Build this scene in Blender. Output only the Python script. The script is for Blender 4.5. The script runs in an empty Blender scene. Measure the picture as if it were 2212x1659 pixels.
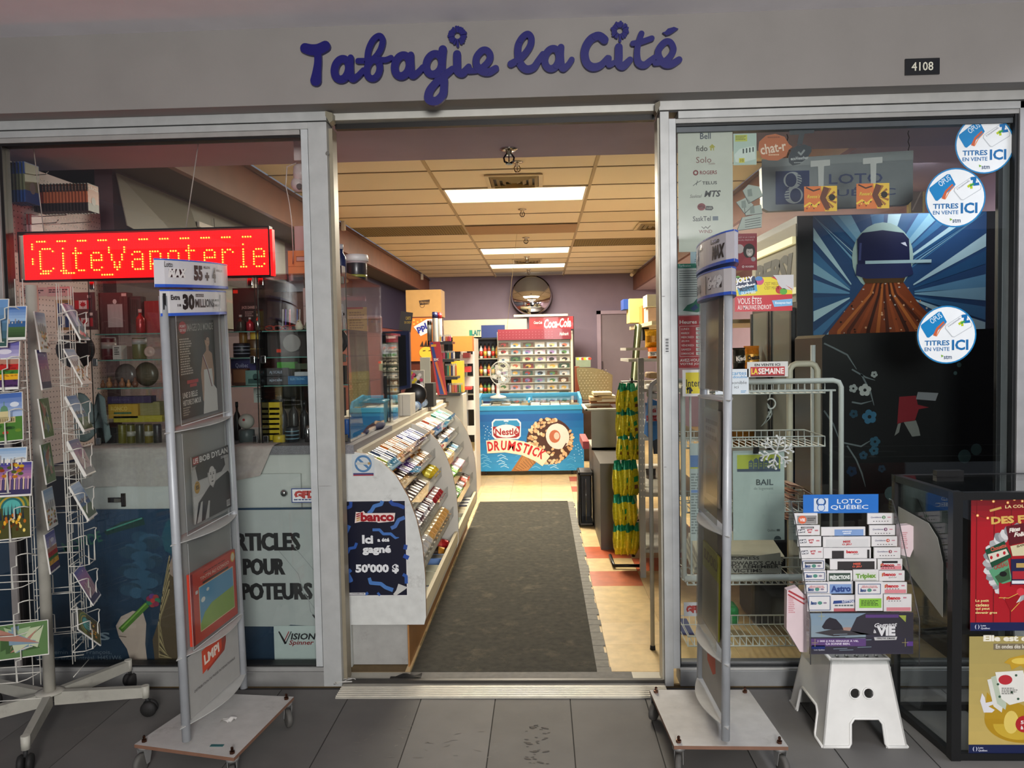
import bpy,math,random
import numpy as np
from mathutils import Vector,Matrix
random.seed(7)
PI=math.pi
COL=bpy.context.scene.collection
SC=bpy.context.scene
# ------------------------------------------------------------------ camera
F,CX,CY,HC=1650.0,1106.0,829.5,1.42
YAW,PITCH,ROLL=math.atan(65/F),math.atan(72.3/F),0.018
CROT=Matrix.Rotation(YAW,3,'Z')@Matrix.Rotation(PI/2-PITCH,3,'X')@Matrix.Rotation(-ROLL,3,'Z')
CLOC=Vector((0,0,HC))
cam=bpy.data.cameras.new('camera');cam.sensor_width=36;cam.lens=36*F/2212
cam.clip_start=0.05;cam.clip_end=60
camo=bpy.data.objects.new('camera',cam);COL.objects.link(camo)
camo.matrix_world=Matrix.Translation(CLOC)@CROT.to_4x4()
SC.camera=camo
def ray(px,py):return CROT@Vector(((px-CX)/F,-(py-CY)/F,-1))
def PY(px,py,Y):d=ray(px,py);return CLOC+d*(Y/d.y)
def PZ(px,py,Z):d=ray(px,py);return CLOC+d*((Z-HC)/d.z)
def PX(px,py,X):d=ray(px,py);return CLOC+d*(X/d.x)
# ------------------------------------------------------------------ world, light, exposure
SC.view_settings.view_transform='Standard';SC.view_settings.look='None'
SC.view_settings.gamma=1;SC.view_settings.exposure=0.0
SC.view_settings.use_curve_mapping=False
w=bpy.data.worlds.new('world');SC.world=w;w.use_nodes=True
w.node_tree.nodes['Background'].inputs[0].default_value=(0.80,0.84,1.0,1)
w.node_tree.nodes['Background'].inputs[1].default_value=0.22
def area(name,loc,target,sx,sy,power,col):
    l=bpy.data.lights.new(name,'AREA');l.shape='RECTANGLE';l.size=sx;l.size_y=sy
    l.energy=power;l.color=col
    o=bpy.data.objects.new(name,l);COL.objects.link(o);o.location=loc
    o.rotation_euler=(Vector(target)-Vector(loc)).to_track_quat('-Z','Y').to_euler()
    return o
# corridor: added upright light panel opposite the door, then a ceiling luminaire
area('corridor_light',(0.72,-3.0,2.0),(0.6,3,2.0),1.25,1.2,245,(1.0,0.975,0.96))  # unseen panel added to light the shop front head-on
a_=area('corridor_light',(2.2,2.35,2.70),(1.7,2.5,0.2),1.2,0.3,14,(0.86,0.90,1.0));a_.data.spread=2.1
# shop luminaires ; only the aisle row has lit diffusers, in the ceiling further down
WARM=(1.0,0.91,0.74)
for yy,p in((6.54,150),(10.2,130),(12.0,80)):
    area('shop_light',(-0.195,yy,2.715),(-0.195,yy,0),1.15,0.5,p,WARM)
area('shop_light',(2.15,4.4,2.40),(2.15,5.2,0.4),0.3,1.1,12,(0.92,0.92,1.0))
area('shop_light',(2.3,7.5,2.42),(2.5,8,0.8),0.3,1.4,26,(1.0,0.93,0.9))  # unseen lamp for the bright right wall, no fixture modelled
area('shop_light',(-2.15,6.6,2.42),(-2.4,6.6,0),0.1,0.8,5,(0.75,0.7,1.0))
# ------------------------------------------------------------------ colours and materials
def hx(c):
    if not isinstance(c,str):return tuple(c)[:3]+(1.0,)
    if len(c)==3:c=''.join(x*2 for x in c)
    v=[int(c[i:i+2],16)/255 for i in(0,2,4)]
    return tuple((x/12.92 if x<=0.04045 else((x+0.055)/1.055)**2.4)for x in v)+(1.0,)
MATS={}
def mat(name,rough=0.5,metal=0.0,noise=0.06,nscale=30,bump=0.0,bscale=200,coat=0.0,emit=0.0,alpha=1.0,wear=0.0,wcol='5a5048',spec=0.5,trans=0.0):
    """surface colour comes from the piece's own colour attribute, varied by noise"""
    if name in MATS:return MATS[name]
    m=bpy.data.materials.new(name);m.use_nodes=True;nt=m.node_tree;N=nt.nodes;L=nt.links
    b=N['Principled BSDF'];b.inputs['Roughness'].default_value=rough;b.inputs['Metallic'].default_value=metal
    b.inputs['Coat Weight'].default_value=coat;b.inputs['Specular IOR Level'].default_value=spec
    a=N.new('ShaderNodeAttribute');a.attribute_name='Col'
    g=N.new('ShaderNodeNewGeometry')
    src=a.outputs['Color']
    if noise:
        n=N.new('ShaderNodeTexNoise');n.inputs['Scale'].default_value=nscale;n.inputs['Detail'].default_value=4
        L.new(g.outputs['Position'],n.inputs['Vector'])
        mr=N.new('ShaderNodeMapRange');mr.inputs[1].default_value=0.3;mr.inputs[2].default_value=0.7
        mr.inputs[3].default_value=1-noise;mr.inputs[4].default_value=1+noise
        L.new(n.outputs['Fac'],mr.inputs[0])
        mx=N.new('ShaderNodeMix');mx.data_type='RGBA';mx.blend_type='MULTIPLY';mx.inputs[0].default_value=1
        L.new(src,mx.inputs[6]);L.new(mr.outputs[0],mx.inputs[7]);src=mx.outputs[2]
    if wear:
        n2=N.new('ShaderNodeTexNoise');n2.inputs['Scale'].default_value=7;n2.inputs['Detail'].default_value=8;n2.inputs['Roughness'].default_value=0.75
        L.new(g.outputs['Position'],n2.inputs['Vector'])
        r2=N.new('ShaderNodeMapRange');r2.inputs[1].default_value=0.62-wear*0.1;r2.inputs[2].default_value=0.75;r2.inputs[3].default_value=0;r2.inputs[4].default_value=min(1,wear)
        L.new(n2.outputs['Fac'],r2.inputs[0])
        m2=N.new('ShaderNodeMix');m2.data_type='RGBA';m2.inputs[7].default_value=hx(wcol)
        L.new(r2.outputs[0],m2.inputs[0]);L.new(src,m2.inputs[6]);src=m2.outputs[2]
    L.new(src,b.inputs['Base Color'])
    if bump:
        n3=N.new('ShaderNodeTexNoise');n3.inputs['Scale'].default_value=bscale;n3.inputs['Detail'].default_value=3
        L.new(g.outputs['Position'],n3.inputs['Vector'])
        bp=N.new('ShaderNodeBump');bp.inputs['Strength'].default_value=bump;bp.inputs['Distance'].default_value=0.002
        L.new(n3.outputs['Fac'],bp.inputs['Height']);L.new(bp.outputs[0],b.inputs['Normal'])
    if emit:
        L.new(a.outputs['Color'],b.inputs['Emission Color']);b.inputs['Emission Strength'].default_value=emit
    b.inputs['Transmission Weight'].default_value=trans
    MATS[name]=m;return m
def glassmat(name,tint=(1,1,1),refl=1.0,base=0.0,rough=0.0):
    """thin clear sheet: see-through with a Fresnel reflection"""
    if name in MATS:return MATS[name]
    m=bpy.data.materials.new(name);m.use_nodes=True;nt=m.node_tree;N=nt.nodes;L=nt.links
    N.remove(N['Principled BSDF']);out=N['Material Output']
    t=N.new('ShaderNodeBsdfTransparent');t.inputs[0].default_value=tuple(tint)+(1,)
    gl=N.new('ShaderNodeBsdfGlossy');gl.inputs['Roughness'].default_value=rough;gl.inputs[0].default_value=(refl,refl,refl,1)
    fr=N.new('ShaderNodeLayerWeight');fr.inputs[0].default_value=0.5
    pw=N.new('ShaderNodeMath');pw.operation='POWER';pw.inputs[1].default_value=5;L.new(fr.outputs['Facing'],pw.inputs[0])
    ad=N.new('ShaderNodeMath');ad.operation='ADD';ad.inputs[1].default_value=0.035+base;ad.use_clamp=True
    L.new(pw.outputs[0],ad.inputs[0])
    mx=N.new('ShaderNodeMixShader');L.new(ad.outputs[0],mx.inputs[0]);L.new(t.outputs[0],mx.inputs[1]);L.new(gl.outputs[0],mx.inputs[2])
    L.new(mx.outputs[0],out.inputs[0]);MATS[name]=m;return m
PAINT=mat('painted_surface',0.45,noise=0.03,nscale=9)
WORN=mat('worn_painted_metal',0.5,noise=0.08,nscale=20,wear=0.45,bump=0.15)
WALL=mat('wall_paint',0.75,noise=0.05,nscale=4,bump=0.1,bscale=90)
PAPER=mat('printed_paper',0.55,noise=0.03,nscale=25)
GLOSSY=mat('glossy_print',0.32,noise=0.02,nscale=25,coat=0.1)
PLASTIC=mat('moulded_plastic',0.38,noise=0.04,nscale=18)
FOIL=mat('foil_wrapper',0.28,metal=0.25,noise=0.22,nscale=90,bump=0.7,bscale=110)
ALU=mat('brushed_aluminium',0.45,metal=0.2,noise=0.07,nscale=16,bump=0.06,wear=0.12)
CHROME=mat('chrome',0.16,metal=1.0,noise=0.02)
BLACK=mat('black_plastic',0.35,noise=0.05)
RUBBER=mat('rubber',0.7,noise=0.15,nscale=40)
WOODV=mat('brown_laminate',0.5,noise=0.16,nscale=6,coat=0.1)
CLOTH=mat('woven_cloth',0.9,noise=0.08,nscale=60,bump=0.4,bscale=400)
CARD=mat('cardboard',0.8,noise=0.05,nscale=12)
STONE=mat('speckled_laminate',0.55,noise=0.45,nscale=350)
GLOW=mat('glowing_dots',0.4,noise=0,emit=5.0)
GLOWDIM=mat('lit_panel',0.4,noise=0,emit=0.55)
LAMP=mat('lamp_diffuser',0.5,noise=0,emit=2.2)
GLASS=glassmat('window_glass',(0.93,0.95,0.94),1.0)
CLEAR=glassmat('clear_acrylic',(0.97,0.98,0.98),0.7,0.0,0.01)
SLEEVE=glassmat('scratched_acrylic',(0.95,0.96,0.95),0.35,0.02,0.12)
# ------------------------------------------------------------------ mesh collecting
class MB:
    def __init__(s):s.v=[];s.f=[];s.c=[];s.m=[];s.s=[];s.col='cccccc';s.mi=0;s.sm=False
    def add(s,vs,fs,col=None,mi=None,sm=None):
        b=len(s.v);s.v+=[tuple(x)for x in vs]
        c=hx(s.col if col is None else col)
        for f in fs:s.f.append(tuple(i+b for i in f));s.c.append(c);s.m.append(s.mi if mi is None else mi);s.s.append(s.sm if sm is None else sm)
        return s
    def box(s,a,b,col=None,mi=None):
        x0,y0,z0=a;x1,y1,z1=b
        if x0>x1:x0,x1=x1,x0
        if y0>y1:y0,y1=y1,y0
        if z0>z1:z0,z1=z1,z0
        vs=[(x0,y0,z0),(x1,y0,z0),(x1,y1,z0),(x0,y1,z0),(x0,y0,z1),(x1,y0,z1),(x1,y1,z1),(x0,y1,z1)]
        return s.add(vs,[(0,3,2,1),(4,5,6,7),(0,1,5,4),(1,2,6,5),(2,3,7,6),(3,0,4,7)],col,mi,False)
    def obox(s,c,hx_,hy,hz,M=None,col=None,mi=None):
        """box of half sizes about centre c turned by 3x3 M"""
        M=M or Matrix.Identity(3);c=Vector(c)
        vs=[c+M@Vector((x*hx_,y*hy,z*hz))for z in(-1,1)for x,y in((-1,-1),(1,-1),(1,1),(-1,1))]
        return s.add(vs,[(0,3,2,1),(4,5,6,7),(0,1,5,4),(1,2,6,5),(2,3,7,6),(3,0,4,7)],col,mi,False)
    def tube(s,pts,r,n=8,col=None,mi=None,closed=False,cap=True):
        pts=[Vector(p)for p in pts];N=len(pts);rings=[]
        rr=r if isinstance(r,(list,tuple))else[r]*N
        ref=None;vs=[]
        for i,p in enumerate(pts):
            if closed:t=(pts[(i+1)%N]-pts[i-1])
            else:t=(pts[min(i+1,N-1)]-pts[max(i-1,0)])
            t.normalize()
            if ref is None:ref=t.orthogonal().normalized()
            u=(ref-t*ref.dot(t))
            if u.length<1e-6:u=t.orthogonal()
            u.normalize();ref=u;w_=t.cross(u)
            k=1.0
            if 0<i<N-1 or closed:
                a=(pts[i]-pts[i-1]);
                if a.length>1e-9:
                    cs=abs(a.normalized().dot(t));k=1/max(cs,0.5)
            for j in range(n):
                an=2*PI*j/n;vs.append(p+(u*math.cos(an)+w_*math.sin(an))*rr[i]*(k if n<=6 else 1))
        fs=[]
        for i in range(N if closed else N-1):
            i2=(i+1)%N
            for j in range(n):
                j2=(j+1)%n;fs.append((i*n+j,i*n+j2,i2*n+j2,i2*n+j))
        s.add(vs,fs,col,mi,n>4)
        if cap and not closed:
            b=len(s.v)-N*n
            s.f.append(tuple(b+j for j in range(n))[::-1]);s.f.append(tuple(b+(N-1)*n+j for j in range(n)))
            for _ in(0,1):s.c.append(hx(s.col if col is None else col));s.m.append(s.mi if mi is None else mi);s.s.append(False)
        return s
    def lathe(s,prof,c=(0,0,0),n=16,col=None,mi=None,M=None,sm=True):
        """prof: (radius, height) pairs turned about z (or M's z)"""
        M=M or Matrix.Identity(3);c=Vector(c);vs=[]
        for r,h in prof:
            for j in range(n):
                a=2*PI*j/n;vs.append(c+M@Vector((r*math.cos(a),r*math.sin(a),h)))
        fs=[(i*n+j,i*n+(j+1)%n,(i+1)*n+(j+1)%n,(i+1)*n+j)for i in range(len(prof)-1)for j in range(n)]
        fs2=[tuple(range(n))[::-1],tuple((len(prof)-1)*n+j for j in range(n))]
        s.add(vs,fs,col,mi,sm);b=len(s.v)-len(vs)
        for f in fs2:s.f.append(tuple(b+i for i in f));s.c.append(hx(s.col if col is None else col));s.m.append(s.mi if mi is None else mi);s.s.append(False)
        return s
    def prism(s,poly,o,U,V,d,col=None,mi=None,side=None):
        """poly in (u,v) about origin o, pushed along d"""
        o=Vector(o);U=Vector(U);V=Vector(V);d=Vector(d);n=len(poly)
        vs=[o+U*p[0]+V*p[1]for p in poly];vs+=[x+d for x in vs]
        s.add(vs,[tuple(range(n))[::-1],tuple(range(n,2*n))],col,mi,False)
        b=len(s.v)-2*n
        for i in range(n):
            j=(i+1)%n;s.f.append((b+i,b+j,b+n+j,b+n+i));s.c.append(hx(side if side is not None else(s.col if col is None else col)));s.m.append(s.mi if mi is None else mi);s.s.append(False)
        return s
    def sheet(s,fn,nu,nv,th=0.0008,col=None,mi=None,sm=True):
        """thin curved sheet, fn(u,v)->point, both faces"""
        P=[[Vector(fn(i/nu,j/nv))for i in range(nu+1)]for j in range(nv+1)]
        nrm=(P[0][1]-P[0][0]).cross(P[1][0]-P[0][0]);nrm.normalize()
        vs=[p for r in P for p in r];k=len(vs);vs+=[p-nrm*th for p in vs]
        fs=[]
        for j in range(nv):
            for i in range(nu):
                a=j*(nu+1)+i;q=(a,a+1,a+nu+2,a+nu+1);fs.append(q);fs.append(tuple(x+k for x in q)[::-1])
        return s.add(vs,fs,col,mi,sm)
    def join(s,o,loc=(0,0,0),M=None):
        M=M or Matrix.Identity(3);loc=Vector(loc);b=len(s.v)
        s.v+=[tuple(loc+M@Vector(x))for x in o.v];s.f+=[tuple(i+b for i in f)for f in o.f]
        s.c+=o.c;s.m+=o.m;s.s+=o.s;return s
    def mesh(s,name,mats):
        me=bpy.data.meshes.new(name);me.from_pydata(s.v,[],s.f)
        if not isinstance(mats,(list,tuple)):mats=[mats]
        for m in mats:me.materials.append(m)
        me.polygons.foreach_set('material_index',s.m);me.polygons.foreach_set('use_smooth',s.s)
        at=me.color_attributes.new('Col','FLOAT_COLOR','CORNER')
        ls=np.array([len(f)for f in s.f]);at.data.foreach_set('color',np.repeat(np.array(s.c,dtype=np.float32),ls,axis=0).ravel())
        me.update();return me
    def build(s,name,mats,parent=None,bevel=0,loc=None,**tagkw):
        o=bpy.data.objects.new(name,s.mesh(name,mats));COL.objects.link(o)
        if parent is not None:o.parent=parent
        if loc is not None:o.location=loc
        if bevel:
            b=o.modifiers.new('b','BEVEL');b.width=bevel;b.segments=2;b.limit_method='ANGLE';b.angle_limit=0.7
        for k,v in tagkw.items():o[k]=v
        return o
def thing(name,label,cat,loc=(0,0,0),rz=0,group=None):
    o=bpy.data.objects.new(name,None);COL.objects.link(o);o.location=loc;o.rotation_euler.z=rz
    o.empty_display_size=0.05
    o['label']=label;o['category']=cat
    if group:o['group']=group
    return o
def struct(mb,name,mats,parent=None,bevel=0,loc=None):
    o=mb.build(name,mats,parent,bevel,loc)
    if parent is None:o['kind']='structure'
    return o
ORD='first second third fourth fifth sixth seventh eighth ninth tenth eleventh twelfth thirteenth fourteenth fifteenth sixteenth seventeenth eighteenth nineteenth twentieth'.split()+['%dth'%k for k in range(21,60)]
RX90=Matrix.Rotation(PI/2,3,'X')
# ------------------------------------------------------------------ flat print: everything is drawn in photo pixels on a real plane
TXT={}
def glyphs(t,bold=0.0,shear=0.0,res=2):
    k=(t,bold,shear,res)
    if k in TXT:return TXT[k]
    cu=bpy.data.curves.new('t','FONT');cu.body=t;cu.size=1;cu.resolution_u=res;cu.offset=bold;cu.shear=shear;cu.fill_mode='FRONT'
    o=bpy.data.objects.new('t',cu);COL.objects.link(o)
    dg=bpy.context.evaluated_depsgraph_get();dg.update();me=o.evaluated_get(dg).to_mesh()
    V=[(v.co.x,v.co.y)for v in me.vertices];Fc=[tuple(p.vertices)for p in me.polygons]
    o.evaluated_get(dg).to_mesh_clear();bpy.data.objects.remove(o);bpy.data.curves.remove(cu)
    if not V:V=[(0,0)]
    x0=min(v[0]for v in V);x1=max(v[0]for v in V);y0=min(v[1]for v in V);y1=max(v[1]for v in V)
    TXT[k]=(V,Fc,x0,x1,y0,y1);return TXT[k]
class Canvas:
    """o = world point of pixel (ox,oy); U right, W down (unit); s metres per pixel; nrm towards the viewer"""
    def __init__(c,o,U,W,s,ox,oy,mb=None,eps=0.0005):
        c.o=Vector(o);c.U=Vector(U).normalized();c.W=Vector(W).normalized();c.n=c.W.cross(c.U).normalized();c.s=s;c.ox=ox;c.oy=oy
        c.mb=mb or MB();c.eps=eps
    def pt(c,x,y,L=0):return c.o+c.U*((x-c.ox)*c.s)+c.W*((y-c.oy)*c.s)+c.n*(L*c.eps)
    def _f(c,pts,col,L,mi=None):
        p=[c.pt(x,y,L)for x,y in pts]
        a=0.0
        for i in range(len(pts)):x0,y0=pts[i];x1,y1=pts[(i+1)%len(pts)];a+=x0*y1-x1*y0
        if a>0:p=p[::-1]
        c.mb.add(p,[tuple(range(len(p)))],col,mi)
    def rect(c,x0,y0,x1,y1,col,L=1,mi=None):c._f([(x0,y0),(x1,y0),(x1,y1),(x0,y1)],col,L,mi)
    def slab(c,x0,y0,x1,y1,col,th=0.001,back=None):
        """the sheet itself, with thickness behind the print"""
        p=[c.pt(x,y)for x,y in((x0,y0),(x0,y1),(x1,y1),(x1,y0))]
        q=[a-c.n*th for a in p]
        c.mb.add(p+q,[(0,1,2,3),(7,6,5,4),(0,4,5,1),(1,5,6,2),(2,6,7,3),(3,7,4,0)],col)
    def poly(c,pts,col,L=1):c._f(pts,col,L)
    def slabpoly(c,pts,col,th=0.001):
        a=sum(pts[i][0]*pts[(i+1)%len(pts)][1]-pts[(i+1)%len(pts)][0]*pts[i][1]for i in range(len(pts)))
        if a>0:pts=pts[::-1]
        p=[c.pt(x,y)for x,y in pts];q=[a_-c.n*th for a_ in p];n=len(p)
        c.mb.add(p+q,[tuple(range(n)),tuple(range(n,2*n))[::-1]]+[(i,i+n,(i+1)%n+n,(i+1)%n)for i in range(n)],col)
    def ell(c,x,y,rx,ry,col,L=1,n=20,a0=0,a1=2*PI,tilt=0):
        ct,st=math.cos(tilt),math.sin(tilt);k=n if a1-a0>6.28 else n+1;P=[]
        for i in range(k):
            a=a0+(a1-a0)*i/n;u=rx*math.cos(a);v=ry*math.sin(a);P.append((x+u*ct-v*st,y+u*st+v*ct))
        c._f(P,col,L)
    def ring(c,x,y,r,w,col,L=1,n=28,a0=0,a1=2*PI,ry=None):
        ry=ry or r;k=r-w;ky=ry-w
        for i in range(n):
            a=a0+(a1-a0)*i/n;b=a0+(a1-a0)*(i+1)/n
            c._f([(x+r*math.cos(a),y+ry*math.sin(a)),(x+r*math.cos(b),y+ry*math.sin(b)),(x+k*math.cos(b),y+ky*math.sin(b)),(x+k*math.cos(a),y+ky*math.sin(a))],col,L)
    def line(c,pts,w,col,L=1):
        ws=w if isinstance(w,(list,tuple))else[w]*len(pts)
        for i in range(len(pts)-1):
            x0,y0=pts[i];x1,y1=pts[i+1];dx,dy=x1-x0,y1-y0;l=math.hypot(dx,dy)or 1;nx,ny=-dy/l/2,dx/l/2
            c._f([(x0+nx*ws[i],y0+ny*ws[i]),(x1+nx*ws[i+1],y1+ny*ws[i+1]),(x1-nx*ws[i+1],y1-ny*ws[i+1]),(x0-nx*ws[i],y0-ny*ws[i])],col,L+.09*i)
            if i:c.ell(x0,y0,ws[i]/2,ws[i]/2,col,L+.09*i-.045,8)
    def text(c,t,x0,y0,x1,y1,col,L=3,bold=0.0,shear=0.0,rot=0,res=2):
        """fits the lettering to the box"""
        V,Fc,a0,a1,b0,b1=glyphs(t,bold,shear,res);sx=(x1-x0)/((a1-a0)or 1);sy=(y1-y0)/((b1-b0)or 1)
        cx_,cy_=(x0+x1)/2,(y0+y1)/2;cr,sr=math.cos(rot),math.sin(rot);P=[]
        for x,y in V:
            X=x0+(x-a0)*sx-cx_;Y=y1-(y-b0)*sy-cy_;P.append(c.pt(cx_+X*cr-Y*sr,cy_+X*sr+Y*cr,L))
        c.mb.add(P,Fc,col)
    def grad(c,x0,y0,x1,y1,ca,cb,L=1,n=8):
        A=hx(ca);B=hx(cb)
        for i in range(n):
            t=(i+0.5)/n;c.rect(x0,y0+(y1-y0)*i/n,x1,y0+(y1-y0)*(i+1)/n,tuple(A[k]*(1-t)+B[k]*t for k in range(3)),L)
    def small(c,x0,y0,x1,y1,col,rows=4,L=2,seed=0):
        """lines of lettering too small to read"""
        r=random.Random(seed);h=(y1-y0)/rows
        for i in range(rows):
            x=x0;e=x0+(x1-x0)*r.uniform(0.7,1)
            while x<e:
                wd=r.uniform(0.06,0.2)*(x1-x0);c.rect(x,y0+h*i,min(x+wd,e),y0+h*i+h*0.55,col,L);x+=wd+0.03*(x1-x0)
def cvY(x,y,Y,**k):
    """canvas on a vertical plane parallel to the shop front at depth Y, anchored at photo pixel (x,y)"""
    o=PY(x,y,Y);s=(PY(x+10,y,Y)-PY(x,y,Y)).length/10
    return Canvas(o,(1,0,0),(0,0,-1),s,x,y,**k)
# ================================================================== the setting
def fix_parent_build(s,name,mats,parent=None,bevel=0,loc=None,local=False,**tagkw):
    """pieces are modelled where they stand; under an Empty they are moved into its frame"""
    if parent is not None and not local:
        off=Vector((0,0,0));p=parent
        while p is not None:off+=p.location;p=p.parent
        s.v=[tuple(Vector(v)-off)for v in s.v]
    elif parent is None and not local and s.v:
        xs=[v[0]for v in s.v];ys=[v[1]for v in s.v];zs=[v[2]for v in s.v]
        c=Vector(((min(xs)+max(xs))/2,(min(ys)+max(ys))/2,min(zs)));s.v=[tuple(Vector(v)-c)for v in s.v];loc=c
    return _build(s,name,mats,parent,bevel,loc,**tagkw)
_build=MB.build;MB.build=fix_parent_build
def one(mb,name,mats,label,cat,group=None,bevel=0,**k):
    o=mb.build(name,mats,bevel=bevel,**k);o['label']=label;o['category']=cat
    if group:o['group']=group
    return o
YF=3.17
# --- corridor floor: big grey tiles in a slightly lower bed
m_tile=mat('grey_porcelain_tile',0.62,spec=0.2,noise=0.10,nscale=5,bump=0.12,bscale=60,wear=0.22,wcol='85827d')
m_grout=mat('grout',0.9,noise=0.1)
g=MB();g.box((-3.6,-3.2,-0.05),(3.4,3.16,-0.002),'2e2c2a')
fl=struct(g,'floor',m_grout)
R=random.Random(3)
tile_me={}
for i in range(-10,10):
    for j in range(0,5):
        x0=-0.516+0.3045*i;y1=3.055-0.61*j if j else 3.055
        a=(x0+0.0022,y1-0.61+0.0022);b=(x0+0.3045-0.0022,y1-0.0022)
        if j==0 and not(-0.9<x0<0.4):b=(b[0],3.14)
        key=(round(b[0]-a[0],4),round(b[1]-a[1],3),R.randrange(4))
        if key not in tile_me:
            t=MB();t.box((0,0,-0.008),(key[0],key[1],0),('6a6866','6e6c69','666461','716f6c')[key[2]]);tile_me[key]=t.mesh('floor_tile',m_tile)
        o=bpy.data.objects.new('tile',tile_me[key]);COL.objects.link(o);o.parent=fl
        o.location=Vector((a[0],a[1],R.uniform(-0.0004,0.0004)))-fl.location
# aluminium threshold with ribs
t=MB();t.box((-0.872,3.055,0),(0.495,3.30,0.006),'b9b5a8')
for k in range(6):t.box((-0.872,3.062+0.017*k,0.006),(0.495,3.069+0.017*k,0.009),'d2cdbf')
t.box((-0.872,3.185,0.006),(0.495,3.205,0.02),'3a3733');t.box((-0.872,3.21,0.006),(0.495,3.222,0.012),'c9c3b2')
struct(t,'trim_1',ALU)
# --- shop floor: 12 inch vinyl tiles
m_vinyl=mat('vinyl_tile',0.38,noise=0.13,nscale=14,bump=0.05,wear=0.3,wcol='b59a6a')
g=MB();g.box((-3.4,3.19,-0.05),(2.9,13.9,-0.003),'6d5a3c');fi=struct(g,'floor_2',m_grout)
S=0.3048;vm={}
XA,YA=0.283,3.32
reds={(0,4),(1,5),(0,6),(2,6),(1,7),(0,14),(0,16),(2,8),(2,12)}
for i in range(-4,5):
    for j in range(0,31):
        if i>1 and j>9:continue
        if i<-3 and j<10:continue
        c='c25e36' if(i,j)in reds else R.choice(['dcc08a','d6b984','e0c592','d9bd8a'])
        if(i,j)in{(0,4)}:c='c8704e'
        if c not in vm:t=MB();t.box((0.0008,0.0008,-0.004),(S-0.0008,S-0.0008,0),c);vm[c]=t.mesh('vinyl_tile',m_vinyl)
        o=bpy.data.objects.new('tile',vm[c]);COL.objects.link(o);o.parent=fi
        o.location=Vector((XA+S*i,YA+S*j,0))-fi.location
g=MB();g.box((-3.4,3.20,-0.004),(2.9,3.32,-0.0006),'cbb07c');g.box((-3.4,3.32,-0.004),(XA-4*S,13.9,-0.0006),'bfa774');g.box((XA+2*S,3.32+10*S,-0.004),(2.9,13.9,-0.0006),'bfa774')
struct(g,'floor_3',m_vinyl)
# --- corridor ceiling, corridor back wall
g=MB();g.box((-3.6,-3.2,2.722),(3.4,3.08,2.80),'f2eef0');struct(g,'ceiling',WALL)
g=MB();g.box((-6,-3.3,0),(6,-3.2,2.8),'262322');struct(g,'wall_back',WALL)
# --- header wall with the sign
g=MB();g.box((-3.6,3.07,2.42),(3.4,3.30,2.80),'8a8682');struct(g,'wall_header',WALL)
# --- shop front frames
def rail(mb,x0,x1,z0,z1,y0=YF,y1=3.27,c='b4b6b4'):mb.box((x0,y0,z0),(x1,y1,z1),c)
w1=MB()
rail(w1,-3.6,-0.872,2.383,2.42,3.165);rail(w1,-3.6,-0.875,2.379,2.383,3.185,3.26,'3a3838');rail(w1,-3.6,-0.952,2.352,2.379,3.17)
rail(w1,-3.6,-0.99,2.332,2.352,3.178,3.25,'a3a09c');rail(w1,-3.6,-0.99,2.322,2.332,3.188,3.24,'181414')
rail(w1,-0.952,-0.874,0.0,2.379);rail(w1,-0.955,-0.951,0.09,2.379,3.18,3.24,'4a4a48');rail(w1,-0.984,-0.955,0.085,2.352,3.174,3.25,'c0c4c4')
rail(w1,-0.874,-0.858,0,2.36,3.20,3.27,'8f8672')
rail(w1,-3.6,-0.952,0.0,0.062,3.17,3.27,'8f8f8c');rail(w1,-3.6,-0.952,0.062,0.079,3.18,3.26,'9a9a97');rail(w1,-3.6,-0.984,0.079,0.085,3.19,3.25,'1c1c1c')
rail(w1,-2.312,-2.285,0.08,2.33,3.178,3.25,'a8a29e');rail(w1,-2.285,-2.270,0.08,2.33,3.19,3.24,'1a1616')
W1=struct(w1,'window_1',ALU,bevel=0.0012)
p=MB();p.box((-2.27,3.205,0.08),(-0.975,3.211,2.335),'ffffff');p.build('pane',GLASS,W1)
p=MB();p.box((-3.6,3.205,0.08),(-2.312,3.211,2.335),'ffffff');p.build('pane',GLASS,W1)
w2=MB()
rail(w2,0.492,3.4,2.383,2.42,3.165,c='b6b6b2');rail(w2,0.495,3.4,2.379,2.383,3.185,3.26,'3a3838');rail(w2,0.57,3.4,2.350,2.379,3.17)
rail(w2,0.560,1.93,2.332,2.350,3.178,3.25,'a3a3a0');rail(w2,0.560,1.93,2.322,2.332,3.188,3.24,'101214');rail(w2,0.566,1.93,2.300,2.322,3.196,3.235,'50565a')
rail(w2,0.496,0.532,0.0,2.379);rail(w2,0.532,0.560,0.075,2.350,3.172,3.25,'b9bcbc');rail(w2,0.560,0.566,0.075,2.332,3.185,3.24,'1a1a1a')
rail(w2,0.488,0.496,0,2.36,3.19,3.27,'a9a596')
rail(w2,0.560,3.4,0.0,0.066,3.17,3.27,'8d8f8f');rail(w2,0.560,1.93,0.066,0.074,3.176,3.26,'b0b0ac');rail(w2,0.560,1.93,0.074,0.084,3.19,3.25,'202224');rail(w2,0.566,1.90,0.084,0.094,3.196,3.235,'6a6c6c')
rail(w2,1.925,1.99,0,2.379,3.17,c='a2a2a2');rail(w2,1.912,1.925,0.08,2.335,3.18,3.25,'16181a');rail(w2,1.885,1.912,0.08,2.325,3.213,3.24,'55585a');rail(w2,1.868,1.885,0.08,2.32,3.213,3.235,'17191b')
W2=struct(w2,'window_2',ALU,bevel=0.0012)
p=MB();p.box((0.566,3.205,0.09),(1.912,3.211,2.32),'ffffff');p.build('pane',GLASS,W2)
g=MB();g.box((1.99,3.17,0),(3.4,3.3,2.42),'77777a');struct(g,'wall_front',WALL)
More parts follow.
